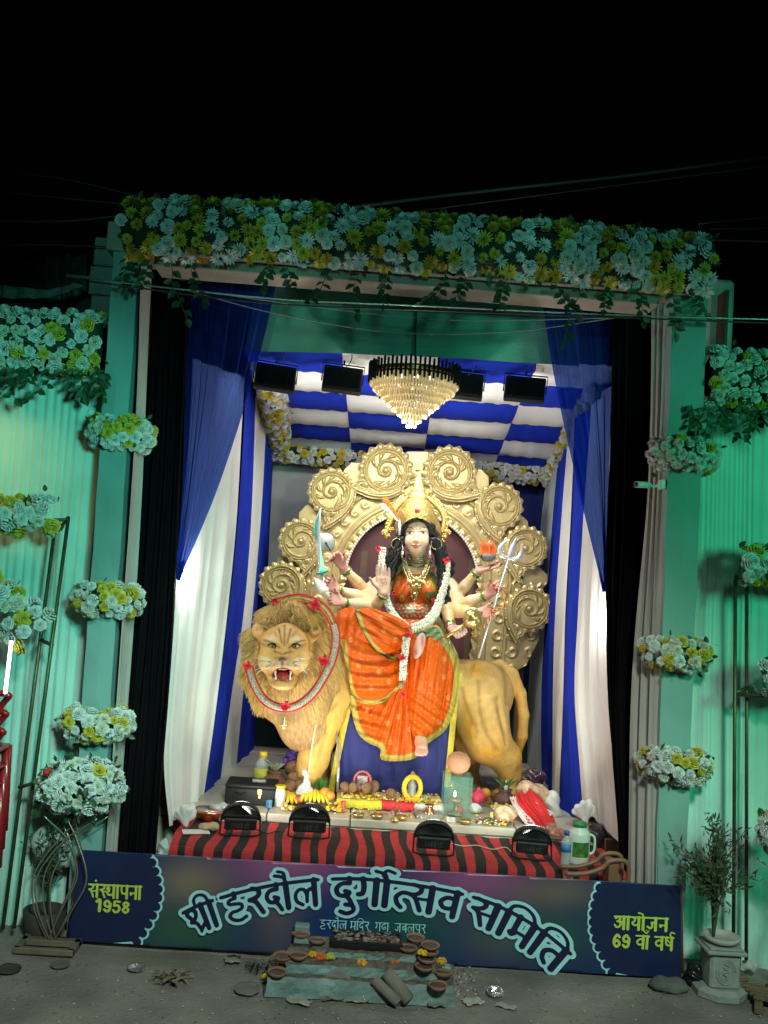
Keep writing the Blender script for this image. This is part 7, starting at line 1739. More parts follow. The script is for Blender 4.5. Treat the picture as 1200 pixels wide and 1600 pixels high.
S.ell(c0, (.055, .04, .055), .02); S.cone(c0+(0, 0, .02), c0+(.01, 0, .11), .045, .012, .02); S.cone(c0+(.01, 0, .11), c0+(-.01, 0, .13), .01, .02, .01)
V, Q = S.mesh(); V += .004*np.sin(V[:, ::-1]*120); obj('plastic_bag', V, Q, clearp, label='thin white plastic bag behind the bananas', cat='bag')
p_ = sp(499, 1240); c0 = np.array((p_[0], 1.28, STZ)); t = thing('grass_pot', 'little pot of fresh green sprouts beside the plastic bag', 'pot', c0)
MB().lathe([(.03, 0), (.05, .07), (.046, .07), (.03, .01)], c0, 16).build('cup', clearp, t); b_ = MB()
for k in range(220):
    a_ = r_.uniform(0, 6.3); rr = .043*math.sqrt(r_.random()); q_ = c0+np.array((rr*math.cos(a_), rr*math.sin(a_), .055)); e_ = q_+np.array((r_.normal(0, .016), r_.normal(0, .016), r_.uniform(.045, .095))); s_ = np.array((.0022, 0, 0)); b_.add([q_-s_, q_+s_, (q_+e_)/2+s_+r_.normal(0, .004, 3), (q_+e_)/2-s_, e_], [(0, 1, 2, 3), (3, 2, 4)])
b_.build('sprouts', mat('fresh_grass', (.10, .28, .04), .6, var=.3), t, smooth=False, kind='stuff')
t = thing('sabre', 'dark curved sabre leaning against the yellow border of the blue cloth', 'sword', at(528, 1232, 1.3))
P = spline([(516, 1118), (521, 1140), (526, 1165), (528, 1200), (531, 1200), (530, 1165), (525, 1138), (516, 1118)], 5)[:-1]; xs = np.arange(512, 536, .8); ys = np.arange(1112, 1206, .8); X, Y = np.meshgrid(xs, ys, indexing='ij')
relief('blade', poly_sd(X, Y, P), xs, ys, lambda a_, b_: np.full(len(a_), 1.31), .008, mat('dark_steel', (.22, .17, .15), .4, metal=.6, var=.3), t); MB().tube([at(529, 1199, 1.31), at(527, 1237, 1.30)], .010, 8).build('grip', steel, t)
solo('whisk', MB().tube(spline([at(503, 1085, 1.20), at(494, 1130, 1.19), at(487, 1170, 1.18), at(481, 1216, 1.17)], 6), .006, 8), mat('pale_stick', (.55, .52, .38), .6, var=.2), 'thin pale rod leaning on the front leg of the lion', 'rod')
# altar board with yellow, red and white cloth
fz = STZ+.055; fy = 1.10
t = thing('altar_board', 'low altar board spread with yellow, red and white cloth', 'altar', (at(608, 1262, fy)[0], fy+.12, STZ))
xa, xb, xc, xd = at(526, 1250, fy)[0], at(597, 1250, fy)[0], at(648, 1258, fy)[0], at(693, 1262, fy)[0]
MB().box(((xa+xd)/2, fy+.14, STZ+.026), (xd-xa-.03, .24, .050)).build('board', wood_dark, t, smooth=False)
for x0, x1, m_, dz in ((xa, xb, cloth_yel, 0.), (xb, xc, cloth_red, .001), (xc, xd, paper, -.001)):
    V = []; NU = 24; prof = [(.27, 0), (.15, .001), (.03, 0), (.012, -.004), (.004, -.014), (.002, -.03), (.0, -.048)]
    for i in range(NU+1):
        u = i/NU; x = x0+(x1-x0)*u
        for k, (y_, z_) in enumerate(prof): V.append((x, fy+y_-.006*math.sin(u*19+x*30)*(k > 3)*(k-3)/3, fz+z_+dz+.004*math.sin(u*9+x*40)*(k > 4)+.001*math.sin(u*30)))
    K = len(prof); obj('cloth', V, [(i*K+j, i*K+j+1, (i+1)*K+j+1, (i+1)*K+j) for i in range(NU) for j in range(K-1)], m_, t)
for px, py, r, Y_, lab in ((539, 1229, 7.5, 1.18, 'coconut at the left end of the altar cloth'), (552, 1230, 7, 1.16, 'second coconut on the altar cloth, left of the small picture'), (573, 1231, 7.5, 1.15, 'coconut right of the small picture on the altar cloth'), (585, 1229, 8, 1.2, 'larger coconut beside it on the yellow altar cloth'), (611, 1239, 7.5, 1.16, 'single coconut at the red end of the altar cloth')): coconut(px, py, r, lab, Y_=Y_, g='coconuts on the altar cloth')
def petals(name, lab, cx0, cx1, y0, y1, z, n_, mats_, seed, cat='petals', s_=.012):
    rr = np.random.default_rng(seed); b_ = MB()
    for k in range(n_):
        c = np.array((rr.uniform(cx0, cx1), rr.uniform(y0, y1), z+abs(rr.normal(0, .010)))); V0, F0 = ballg(5); b_.add(V0*np.array((s_, s_, s_*.6))*rr.uniform(.6, 1.2)+c, F0, int(rr.integers(len(mats_))))
    o = b_.build(name, mats_, None, kind='stuff', label=lab, cat=cat); return o
petals('marigold_petals', 'loose yellow and orange marigold blossoms strewn on the altar cloth', xa+.03, xd-.02, fy+.02, fy+.20, fz+.006, 420, [marig, marig_y, marig_y, paper], 1)
petals('marigold_petals', 'scattered petals and grains on the stage floor before the altar', xa-.05, xd+.1, .92, 1.06, STZ+.004, 150, [marig, paper, mat('grain', (.42, .22, .12), .8)], 2, s_=.007)
c0 = at(566, 1222, 1.22); t = thing('small_picture', 'tiny framed deity picture with pink garland on the altar', 'picture', c0-(0, 0, .04))
MB().box(c0, (.085, .012, .10), R=rotm('X', -.25), b=.004).build('frame', mat('dark_frame', (.08, .05, .05), .5), t, smooth=False); MB().box(c0-(0, .009, .0), (.065, .004, .08), R=rotm('X', -.25)).build('print', mat('printed_paper', (.45, .32, .30), .5, var=.9, vscale=45), t, smooth=False)
b_ = MB(); a_ = np.linspace(.3, math.pi*2-.3, 22)
for k in a_: b_.ball(c0+np.array((.052*math.sin(k), -.018, -.058*math.cos(k)+.012)), .009, 6)
b_.build('bead_string', mat('pink_bead', (.60, .12, .12), .6, var=.3), t, kind='stuff')
c0 = at(643, 1240, 1.17); t = thing('garlanded_figurine', 'small grey figurine wound with a yellow marigold garland', 'figurine', c0-(0, 0, .03))
MB().lathe([(.034, -.03), (.036, 0), (.026, .03), (.030, .05), (.022, .075), (.012, .085), (.020, .10), (.018, .12), (.004, .14)], c0, 14).build('figure', mat('grey_idol', (.30, .30, .28), .5, var=.2), t)
bl = MB().lathe([(0, -.010), (.012, -.009), (.018, 0), (.012, .009), (0, .010)], (0, 0, 0), 8).mesh('blossom', marig_y); bl2 = MB().lathe([(0, -.010), (.012, -.009), (.018, 0), (.012, .009), (0, .010)], (0, 0, 0), 8).mesh('blossom', marig)
for k in range(26):
    u = k/25*2*math.pi; c = c0+np.array((.052*math.sin(u), -.038, .045-.068*math.cos(u))); inst('marigold', (bl2 if k > 9 and k < 15 else bl) if k not in (0, 25, 1, 24) else bl2, frame((.2*math.sin(u), -1, .3), loc=c, s=.95), t)
for k in range(6): inst('marigold', bl2, frame((r_.normal(0, .4), -1, .5), loc=c0+np.array((-.03+.012*k, -.05, -.022)), s=.8), t)
# copper pot, wood apple, glass lamp box
c0 = sp(670, 1277); t = thing('copper_pot', 'small copper water pot in front of the white cloth', 'pot', c0); MB().lathe([(.018, 0), (.034, .008), (.036, .032), (.022, .056), (.019, .064), (.030, .076), (.026, .077)], c0, 18).build('pot', copper, t)
solo('betel_nut', MB().ball(sp(655, 1276)+(0, 0, .022), (.022, .022, .022), 12), coco, 'small round brown nut beside the copper pot', 'nut')
glass = mat('lamp_glass', (.20, .45, .36), .05, var=.0, alpha=.12, spec=.6)
p_ = sp(714, 1281); s_ = mpp(p_[1]+.06); W_, H_ = 42*s_, 62*s_; c0 = np.array((p_[0], p_[1]+W_/2+.01, STZ))
t = thing('glass_lamp_box', 'glass box sheltering a burning oil lamp, with a clay ball on top', 'lamp', c0)
for dx, dy, sx_, sy_ in ((0, -W_/2, W_, .005), (0, W_/2, W_, .005), (-W_/2, 0, .005, W_-.006), (W_/2, 0, .005, W_-.006)): MB().box(c0+(dx, dy, H_/2+.004), (sx_, sy_, H_)).build('pane', glass, t, smooth=False)
MB().box(c0+(0, 0, H_+.006), (W_*1.04, W_*1.04, .004)).build('lid_pane', glass, t, smooth=False)
MB().lathe([(.02, .006), (.05, .008), (.055, .02), (.015, .025), (.012, .07), (.03, .085), (.045, .10), (.04, .105), (.02, .095), (0, .095)], c0, 18).build('oil_lamp', mat('lamp_brass', (.30, .20, .10), .4, metal=.6), t)
MB().lathe([(.001, -.016), (.008, -.006), (.006, .008), (.001, .024)], c0+(-.012, -.01, .135), 10).build('flame', mat('flame_light', (1, .7, .3), .5, var=0, emis=22, ecol=(1, .62, .22)), t)
lamp('oil_flame', 'POINT', c0+np.array((-.012, -.01, .15)), (0, 0, 0), .35, (1, .55, .18), .01)
MB().ball(c0+(.02, .03, .03), (.035, .03, .03), 10).build('red_pouch', cloth_red, t)
solo('clay_ball', MB().lathe([(.001, 0), (.03, .004), (.062, .028), (.076, .062), (.070, .10), (.045, .128), (.001, .14)], c0+(0, 0, H_+.009), 24), terracotta, 'round terracotta pot turned over on the glass lamp box', 'pot')
# right side heap
def blob(name, pts, m_, lab, cat, h=.006, wr=.003, wf=90, k=.02):
    P = np.array([p_ for p_, r in pts]); R_ = max(np.max(np.atleast_1d(r)) for p_, r in pts)+.03
    S = Body(P.min(0)-R_, P.max(0)+R_, h)
    for p_, r in pts: S.ell(p_, r, k)
    V, Q = S.mesh(); V = V+wr*np.stack((np.sin(V[:, 1]*wf+V[:, 2]*wf*.7), np.sin(V[:, 2]*wf*1.2+V[:, 0]*wf), np.sin(V[:, 0]*wf*.9+V[:, 1]*wf*1.1)), 1)
    V[:, 2] = np.maximum(V[:, 2], (STZ if P[:, 2].min() > STZ else 0)+.001)
    return obj(name, V, Q, m_, label=lab, cat=cat)
p_ = at(747, 1246, 1.22); t_ = blob('pouch', [(p_, (.048, .04, .042)), (p_+(0, 0, .04), (.012, .012, .03))], mat('pink_cloth', (.55, .03, .09), .6, var=.2), 'crimson cloth pouch tied at the top right of the glass lamp box', 'pouch')
c0 = np.array((at(789, 1240, 1.3)[0], 1.3, STZ)); t = thing('kalash', 'dark clay pot with mango leaves in front of the hind leg', 'pot', c0)
MB().lathe([(.03, 0), (.06, .02), (.078, .065), (.066, .10), (.04, .118), (.038, .128), (.05, .14), (.042, .14)], c0, 20).build('pot', mat('dark_clay', (.13, .065, .055), .55, var=.3), t); b_ = MB(); leafy(b_, c0+(0, 0, .128), 9, .105, .07, r_, 1.1); b_.build('leaves', green_l, t, smooth=False); MB().lathe([(.012, .12), (.016, .17), (.006, .20), (0, .21)], c0-(0, .02, 0), 8).build('wrapper', clearp, t)
petals('flower_heap', 'heap of yellow blossoms below the dark clay pot', at(771, 1260, 1.1)[0], at(797, 1260, 1.1)[0], 1.06, 1.16, STZ+.05, 90, [marig_y, marig_y, paper], 4, s_=.014)
p_ = sp(743, 1272)+(0, .02, .03); blob('cloth_pouch', [(p_, (.042, .035, .032))], plastic_w, 'small white bundle right of the glass lamp box', 'bundle')
c0 = sp(757, 1262)+(0, .03, .035); b_ = MB()
for k in range(60): e_ = r_.normal(0, 1, 3)*np.array((.01, .012, .008)); b_.tube([c0+e_*.5+(-.06, 0, 0), c0+e_*1.2+(.045, 0, .005)], .0022, 4, cap=False)
solo('coir_brush', b_, mat('coir', (.45, .22, .05), .9, var=.3), 'bundle of brown coir fibre beside the white bundle', 'brush', kind='thing')
p_ = sp(789, 1288)+(0, .03, .05); blob('snack_packet', [(p_, (.07, .045, .05)), (p_+(.02, 0, .02), (.05, .04, .04))], mat('peach_packet', (.62, .42, .26), .35, var=.5, vscale=35), 'crinkled packet of pale biscuits left of the red scarf', 'packet', wr=.005, wf=70)
q_ = at(833, 1240, 1.30); blob('snack_bag', [(q_, (.105, .07, .065)), (q_+(-.05, 0, .03), (.06, .05, .05)), (q_+(.05, -.01, -.02), (.07, .06, .06))], mat('peach_bag', (.66, .45, .28), .35, var=.5, vscale=28), 'big bag of peach coloured sweets behind the red scarf', 'bag', wr=.005, wf=60)
q_ = at(862, 1258, 1.26); blob('white_bag', [(q_, (.055, .05, .09)), (q_+(0, 0, -.06), (.06, .05, .06))], plastic_w, 'white plastic bag right of the sweets bag', 'bag', wr=.006, wf=60)
q_ = at(832, 1218, 1.42); blob('dark_bag', [(q_, (.085, .05, .06)), (q_+(.03, 0, .03), (.05, .04, .04))], mat('dark_polythene', (.05, .025, .04), .2, var=.5, vscale=20, coat=.5), 'dark shiny polythene bag on top of the sweets bag', 'bag', wr=.008, wf=70)
t = thing('red_scarf', 'crumpled red scarf with white printed border at the right front of the stage', 'scarf', sp(835, 1300)+(0, .1, 0))
pts = [([at(804, 1240, 1.20), at(812, 1262, 1.08), at(838, 1292, .96), at(842, 1306, .92)], [at(822, 1238, 1.22), at(836, 1256, 1.08), at(856, 1284, .97), at(866, 1302, .93)], [at(833, 1242, 1.24), at(856, 1262, 1.12), at(868, 1284, 1.0), at(868, 1300, .95)])]
drape('cloth', [pts[0][0], pts[0][1], pts[0][2]], cloth_red, t, 60, 30, 4, .016, 1.2, seed=81)
drape('printed_border', [[at(796, 1246, 1.17), at(806, 1268, 1.03), at(830, 1298, .93)], [at(806, 1243, 1.17), at(818, 1264, 1.05), at(842, 1294, .94)]], mat('white_print', (.70, .62, .60), .7, var=.15), t, 20, 20, 2, .006, 1, seed=82)
b_ = MB()
for k in range(9):
    u = k/8; c = at(801+32*u, 1253+40*u, 1.135-.21*u); b_.tube(spline([c+(-.012, 0, .012), c+(.008, -.006, .010), c+(-.004, -.008, -.004), c+(.012, -.006, -.012)], 4), .003, 5)
b_.build('red_print', cloth_red, t)
drape('printed_border', [[at(836, 1256, 1.10), at(848, 1270, 1.03), at(858, 1276, 1.0)], [at(838, 1252, 1.10), at(852, 1262, 1.05), at(866, 1270, 1.02)]], MATS['white_print'], t, 16, 12, 2, .005, 1, seed=83)

# ------------------------------------------------------------------ on and beside the striped table
p_ = on(322, 1286, TBZ+.006); c0 = np.array((p_[0], p_[1]+.08, TBZ+.006)); t = thing('copper_bowl', 'wide copper bowl with a steel inside at the left end of the table', 'bowl', c0)
MB().lathe([(.04, 0), (.07, .012), (.088, .045), (.090, .062), (.086, .064), (.083, .046), (.06, .018), (0, .014)], c0, 26).build('bowl', copper, t); MB().lathe([(.0845, .061), (.080, .046), (.058, .020), (0, .017)], c0, 26).build('lining', steelp, t)
q_ = c0+(.05, .01, .07); blob('plastic_wrap', [(q_, (.05, .03, .018)), (q_+(.03, 0, .01), (.03, .03, .02))], clearp, 'clear plastic wrap lying over the copper bowl', 'wrap', wr=.006)
V, Fc = boxg((.15, .09, .003)); R = rotm('Z', .25); solo('paper_sheet', MB().add(V@R.T+on(306, 1300, TBZ+.01)+(0, 0, .002), Fc), mat('white_paper', (.74, .74, .72), .7, var=.05), 'white sheet of paper at the left end of the striped table', 'paper', False)
q_ = on(325, 1294, TBZ+.02); blob('rag', [(q_+(0, 0, .008), (.06, .03, .014)), (q_+(.03, .01, .012), (.035, .025, .016))], mat('beige_rag', (.52, .42, .26), .85, var=.2), 'crumpled beige rag beside the sheet of paper', 'rag', wr=.006)
q_ = at(284, 1287, .82); blob('red_bundle', [(q_, (.06, .05, .05)), (q_+(-.03, 0, .03), (.04, .03, .04))], cloth_red, 'dark red cloth bundle under the left side drape', 'bundle', wr=.006)
q_ = at(256, 1326, .30); blob('pale_bag', [(q_, (.032, .03, .05)), (q_+(0, 0, -.05), (.038, .03, .05))], mat('pale_blue_plastic', (.45, .58, .58), .4, var=.15), 'pale blue plastic bag at the left corner of the striped table', 'bag', wr=.005)
p_ = on(883, 1354, TBZ+.004); bottle('water_bottle', (p_[0], p_[1], TBZ+.006), .027, .19, clearp, mat('blue_cap', (.03, .12, .45), .4), 'small clear water bottle with a blue label on the striped table', 'bottle', .45, labm=mat('blue_label', (.05, .22, .60), .5, var=.3, vscale=40), lf=(.42, .64))
p_ = on(905, 1352, TBZ+.004); c0 = np.array((p_[0], p_[1]+.04, TBZ+.006)); t = thing('plastic_jar', 'large white plastic jar with a green label at the right end of the table', 'jar', c0)
MB().lathe([(.058, 0), (.062, .01), (.062, .155), (.056, .178), (.036, .195), (.036, .205)], c0, 20, R=rotm('Z', .4)).build('body', plastic_w, t); gl_ = mat('green_lid', (.03, .22, .08), .4); MB().lathe([(.040, .200), (.040, .222), (0, .224)], c0, 18).build('lid', gl_, t)
a_ = np.linspace(-math.pi/2-.75, -math.pi/2+.85, 12); V = [(c0[0]+.0635*math.cos(k), c0[1]+.0635*math.sin(k), c0[2]+z_) for z_ in (.045, .125) for k in a_]; obj('label', V, [(k, k+1, k+13, k+12) for k in range(11)], mat('green_label', (.07, .20, .04), .5, var=.6, vscale=30), t)
MB().tube(spline([c0+(.06, .0, .16), c0+(.088, 0, .14), c0+(.088, 0, .07), c0+(.062, 0, .05)], 5), .007, 8).build('handle', plastic_w, t)
q_ = at(932, 1312, .82); blob('dark_sack', [(q_, (.07, .06, .09)), (q_+(.06, 0, -.06), (.07, .06, .08)), (q_+(-.02, 0, -.09), (.07, .06, .07))], mat('dark_sack', (.02, .02, .02), .35, var=.3), 'dark plastic sacks heaped under the right side drape', 'sack', wr=.007)
MB().box(at(962, 1330, .80), (.16, .10, .16), b=.004).build('cardboard_box', mat('cardboard', (.20, .13, .07), .9, var=.2), smooth=False, label='old cardboard box behind the dark sacks', cat='box')
q_ = at(872, 1302, .78); blob('garland_heap', [(q_, (.05, .035, .03)), (q_+(-.04, .02, .02), (.03, .03, .03))], mat('faded_garland', (.34, .16, .12), .8, var=.6, vscale=60), 'faded garland heaped beside the lower end of the red scarf', 'garland', wr=.006, wf=150)
wr_ = [on(705, 1318, TBZ+.01), on(725, 1322, TBZ+.01), on(745, 1321, TBZ+.01), on(770, 1327, TBZ+.01), on(790, 1324, TBZ+.01), on(800, 1332, TBZ+.01)]
solo('lamp_cord', MB().tube(spline(wr_, 8), .003, 6), mat('cream_cord', (.55, .45, .30), .6), 'cream cord running over the striped cloth between the right lamps', 'cord'); solo('lamp_cord', MB().tube(spline([on(x_, y_, TBZ+.009) for x_, y_ in ((400, 1296), (418, 1302), (430, 1299), (448, 1300))], 8), .003, 6), black_plastic, 'black cord between the two left lamps', 'cord')
# brown plastic armchair behind the banner
cp = mat('brown_plastic', (.22, .10, .06), .45, var=.12); c0 = at(946, 1374, .13); c0[2] = 0
t = thing('armchair', 'low brown plastic armchair behind the right end of the banner', 'chair', c0)
zr = at(975, 1342, .12)[2]; xl_ = at(882, 1372, .10)[0]; xr_ = at(979, 1350, .12)[0]
for y_ in (.085, .21):
    MB().tube(spline([(xl_, y_, zr-.085), (xl_+.10, y_, zr-.078), (xl_+.19, y_, zr-.045), (xr_-.10, y_, zr-.008), (xr_-.03, y_, zr), (xr_, y_, zr-.03), (xr_, y_, zr-.12), (xr_-.015, y_, zr-.2)], 6), .0125, 8).build('arm', cp, t)
    for x_ in (xl_+.03, xr_-.02): MB().tube([(x_, y_, 0), (x_, y_, zr-.10)], (.016, .013), 8).build('leg', cp, t)
for k in range(5): MB().box((xr_-.075+.0*k, .10+.024*k, zr-.08), (.05, .014, .13), b=.003).build('back_slat', cp, t, smooth=False)
MB().box(((xl_+xr_)/2, .147, .24), (xr_-xl_-.02, .11, .02), b=.005).build('seat', cp, t, smooth=False)
# ------------------------------------------------------------------ more small offerings crowded round the altar
brass3 = mat('worn_brass', (.52, .38, .14), .35, metal=.8, var=.3)
cup = MB().lathe([(.02, 0), (.030, .006), (.040, .024), (.036, .026), (.026, .012), (0, .010)], (0, 0, 0), 14).mesh('cup', brass3)
for px, py, lab in ((560, 1284, 'tiny brass cup on the stage before the yellow cloth'), (590, 1287, 'tiny brass cup on the stage before the red cloth'), (628, 1287, 'tiny brass cup left of the small round nut'), (728, 1291, 'tiny brass cup at the foot of the glass lamp box')):
    c = sp(px, py); inst('cup', cup, Matrix.Translation(Vector((c[0], max(c[1], .90), STZ+.001))), label=lab, cat='cup', group='tiny brass cups along the stage edge')
orange_m = mat('orange_peel', (.72, .25, .02), .5, var=.15, bump=.3, bscale=200)
for k, (px, py, Y_, r, lab) in enumerate(((508, 1238, 1.12, 8, 'orange beside the green sprouts'), (516, 1243, 1.08, 7.5, 'orange at the left corner of the altar cloth'), (759, 1239, 1.3, 8, 'orange behind the crimson pouch'))):
    c = at(px, py, Y_); rr_ = r*mpp(Y_); c[2] = max(STZ+rr_*.9, min(c[2], STZ+.12)); solo('orange_fruit', MB().ball(c, (rr_, rr_, rr_*.92), 14), orange_m, lab, 'fruit', group='oranges on the stage')
petals('flower_heap', 'heap of orange marigolds at the left end of the altar board', at(512, 1250, 1.05)[0], at(534, 1250, 1.05)[0], .98, 1.08, STZ+.012, 110, [marig, marig_y, green_l], 11, s_=.014)
petals('flower_heap', 'yellow and white flowers heaped round the banana plate', at(440, 1262, 1.0)[0], at(500, 1266, 1.0)[0], .93, 1.02, STZ+.008, 130, [marig_y, paper, marig], 12, s_=.011)
petals('flower_heap', 'petals and leaves scattered before the clay pot and the scarf', at(745, 1282, .95)[0], at(800, 1290, .95)[0], .90, 1.02, STZ+.006, 140, [marig_y, mat('rose_petal', (.5, .06, .08), .7), paper, green_l], 13, s_=.010)
for px, py, Y_, w, h, col, lab in ((536, 1260, 1.02, .05, .07, (.55, .10, .06), 'small red incense packet leaning on the yellow cloth'), (704, 1287, .93, .06, .03, (.62, .58, .50), 'flat white packet before the glass lamp box'), (768, 1278, 1.0, .05, .06, (.64, .48, .10), 'yellow paper packet beside the white bundle'), (420, 1262, 1.0, .045, .05, (.10, .25, .45), 'blue matchbox shaped packet before the black trunk')):
    c = at(px, py, Y_); c[2] = STZ+h*.45; MB().box(c, (w, .02, h), R=rotm('X', -.35) @ rotm('Z', px), b=.003).build('packet', mat('packet_%d' % px, col, .45, var=.55, vscale=40), smooth=False, label=lab, cat='packet')
t = thing('incense_stand', 'cluster of thin incense sticks in a small brass holder', 'incense', sp(617, 1284)); c = sp(617, 1284)
MB().lathe([(.022, 0), (.026, .012), (.012, .03), (.0, .032)], c, 14).build('holder', brass3, t)
for k in range(5): MB().tube([c+(0, 0, .028), c+(.02*(k-2), .01*(k % 2), .17+.01*(k % 3))], .0016, 4).build('stick', mat('incense', (.16, .08, .05), .9), t)
# ================================================================== small stepped shrine in front of the banner
teal_p = mat('flaking_teal_paint', (.20, .34, .33), .85, var=.35, vscale=9, bump=.7, bscale=35, dirt=.75, dirtcol=(.13, .13, .11))
yF = on(560, 1566, 0)[1]
t = thing('stepped_shrine', 'little flaking teal masonry steps with clay lamps before the banner', 'shrine', (at(565, 1550, yF)[0], yF+.2, 0))
def step(x0, x1, y0, y1, z0, z1, seed):
    rr = np.random.default_rng(seed); nx, ny, nz = 26, 6, 4; V = []; idx = {}; Fc = []
    def P(i, j, k):
        if (i, j, k) not in idx:
            p_ = np.array((x0+(x1-x0)*i/nx, y0+(y1-y0)*j/ny, z0+(z1-z0)*k/nz))+rr.normal(0, .0025, 3)
            if k == nz: p_[2] += rr.normal(0, .002); p_[1] += .006*(j == 0)
            if i in (0, nx): p_[0] += rr.normal(0, .006)
            p_[2] = max(p_[2], z0); idx[i, j, k] = len(V); V.append(p_)
        return idx[i, j, k]
    for i in range(nx):
        for k in range(nz): Fc.append((P(i, 0, k), P(i+1, 0, k), P(i+1, 0, k+1), P(i, 0, k+1))); Fc.append((P(i+1, ny, k), P(i, ny, k), P(i, ny, k+1), P(i+1, ny, k+1)))
        for j in range(ny): Fc.append((P(i, j, nz), P(i+1, j, nz), P(i+1, j+1, nz), P(i, j+1, nz)))
    for j in range(ny):
        for k in range(nz): Fc.append((P(0, j+1, k), P(0, j, k), P(0, j, k+1), P(0, j+1, k+1))); Fc.append((P(nx, j, k), P(nx, j+1, k), P(nx, j+1, k+1), P(nx, j, k+1)))
    mi = []
    for f_ in Fc: mi.append(1 if all(abs(V[q][2]-z1) < .02 for q in f_) else 0)
    return obj('step', V, Fc, [teal_p, mat('tread_grime', (.13, .12, .10), .95, var=.5, vscale=25, bump=.8, bscale=50)], t, smooth=False, midx=mi)
X0 = lambda px, y_: at(px, 1540, y_)[0]
z1 = at(560, 1534, yF)[2]; y2 = yF+.055; z2 = at(560, 1507, y2)[2]; y3 = yF+.11; z3 = at(560, 1487, y3)[2]
YBK = yF+.27
step(X0(416, yF), X0(712, yF), yF, YBK, 0, z1, 1); step(X0(445, y2), X0(682, y2), y2, YBK, z1-.004, z2, 2); step(X0(484, y3), X0(656, y3), y3, YBK, z2-.004, z3, 3)
SHZ = (z1, z2, z3)
# tray of ash on top
c0 = np.array((at(572, 1473, y3+.10)[0], y3+.09, z3)); tr = thing('ash_tray', 'black soot covered tray of burnt offerings on top of the steps', 'tray', c0)
MB().box(c0+(0, 0, .014), (.33, .15, .028), b=.005).box(c0+(0, -.072, .026), (.34, .012, .03), b=.003).box(c0+(0, .072, .026), (.34, .012, .03), b=.003).box(c0+(-.165, 0, .026), (.012, .15, .03), b=.003).box(c0+(.165, 0, .026), (.012, .15, .03), b=.003).build('tray', black_metal, tr, smooth=False)
rr = np.random.default_rng(6); b_ = MB()
for k in range(160):
    V, Fc = ballg(5); b_.add(V*rr.uniform(.004, .013)*np.array((1.4, 1, .6))+c0+np.array((rr.uniform(-.15, .15), rr.uniform(-.06, .06), .032+abs(rr.normal(0, .006)))), Fc, int(rr.integers(3)))
b_.build('ash', [mat('ash', (.12, .11, .10), .95, var=.3), mat('burnt_petal', (.14, .07, .04), .9, var=.4), mat('pale_ash', (.24, .22, .19), .95)], tr, kind='stuff')
# clay lamps
diya_m = mat('diya_clay', (.26, .16, .11), .85, var=.25, bump=.3); ghee = mat('lamp_residue', (.10, .065, .05), .6, var=.5, vscale=60)
DI = MB().lathe([(.018, 0), (.034, .006), (.046, .022), (.044, .025), (.034, .013), (.0, .009)], (0, 0, 0), 16).mesh('clay_cup', diya_m); DR = MB().lathe([(.039, .0165), (.028, .017), (0, .019)], (0, 0, 0), 12).mesh('residue', ghee)
def diya(px, py, z, lab, s_=1.):
    c = on(px, py+5, z+.001) if z is not None else None
    c[1] = min(c[1], yF+.22)
    t_ = thing('clay_lamp', lab, 'clay lamp', c, 'clay lamps on the steps'); R_ = Matrix.Translation(Vector(c.tolist())) @ Matrix.Rotation(rng.uniform(-.12, .12), 4, 'X') @ Matrix.Rotation(rng.uniform(0, 6), 4, 'Z') @ Matrix.Scale(s_, 4)
    inst('cup', DI, R_, t_); inst('residue', DR, R_, t_)
for px, py, z, lab in ((495, 1470, z3, 'clay lamp at the left end of the top step'), (466, 1494, z2, 'clay lamp at the left end of the middle step'), (441, 1495, z2*.93, 'clay lamp hanging over the left edge of the middle step'), (433, 1520, z1, 'clay lamp at the left end of the bottom step'), (637, 1482, z3, 'clay lamp at the right front of the top step'), (649, 1466, z3+.03, 'clay lamp at the back right corner of the top step'), (672, 1478, z2+.06, 'topmost clay lamp of the stack on the right'), (671, 1489, z2+.04, 'second clay lamp from the top of the stack on the right'), (667, 1500, z2+.02, 'third clay lamp of the stack on the right'), (663, 1511, z2, 'clay lamp at the foot of the stack on the right'), (692, 1521, z1+.02, 'clay lamp at the right back of the bottom step'), (684, 1541, z1, 'clay lamp at the right front of the bottom step'), (470, 1461, z3+.02, 'broken clay lamp tipped behind the top left lamp')): diya(px, py, z, lab)
# bricks the stacked lamps rest on
for px, py, z, h_, lab in ((668, 1502, z2, .05, 'teal brick under the stacked clay lamps'), (648, 1476, z3-.01, .03, 'teal brick under the back right clay lamp'), (694, 1520, z1, .02, 'teal chip under the right back clay lamp'), (470, 1478, z3-.09, .10, 'heap of teal rubble at the left of the top step')):
    c = on(px, py, z); c[1] = min(max(c[1], yF+.07), -.09)+.03; MB().box((c[0], c[1]+.02, max(z+h_/2-.004, h_/2)), (.075, .06, h_), b=.006).build('brick', teal_p, smooth=False, label=lab, cat='brick')
def mgd(px, py, z, m_, lab, s_=1.4):
    c = on(px, py+3, z); c[1] = min(c[1], -.08); b_ = MB(); rr = np.random.default_rng(int(px))
    for k in range(26):
        v = rr.normal(0, 1, 3); v /= np.linalg.norm(v); v[2] = abs(v[2]); V0, F0 = ballg(4); b_.add(V0*.006*s_+c+v*np.array((.013, .013, .011))*s_+(0, 0, .008), F0)
    b_.build('marigold', m_, None, smooth=False, label=lab, cat='flower', group='withered blossoms on the steps')
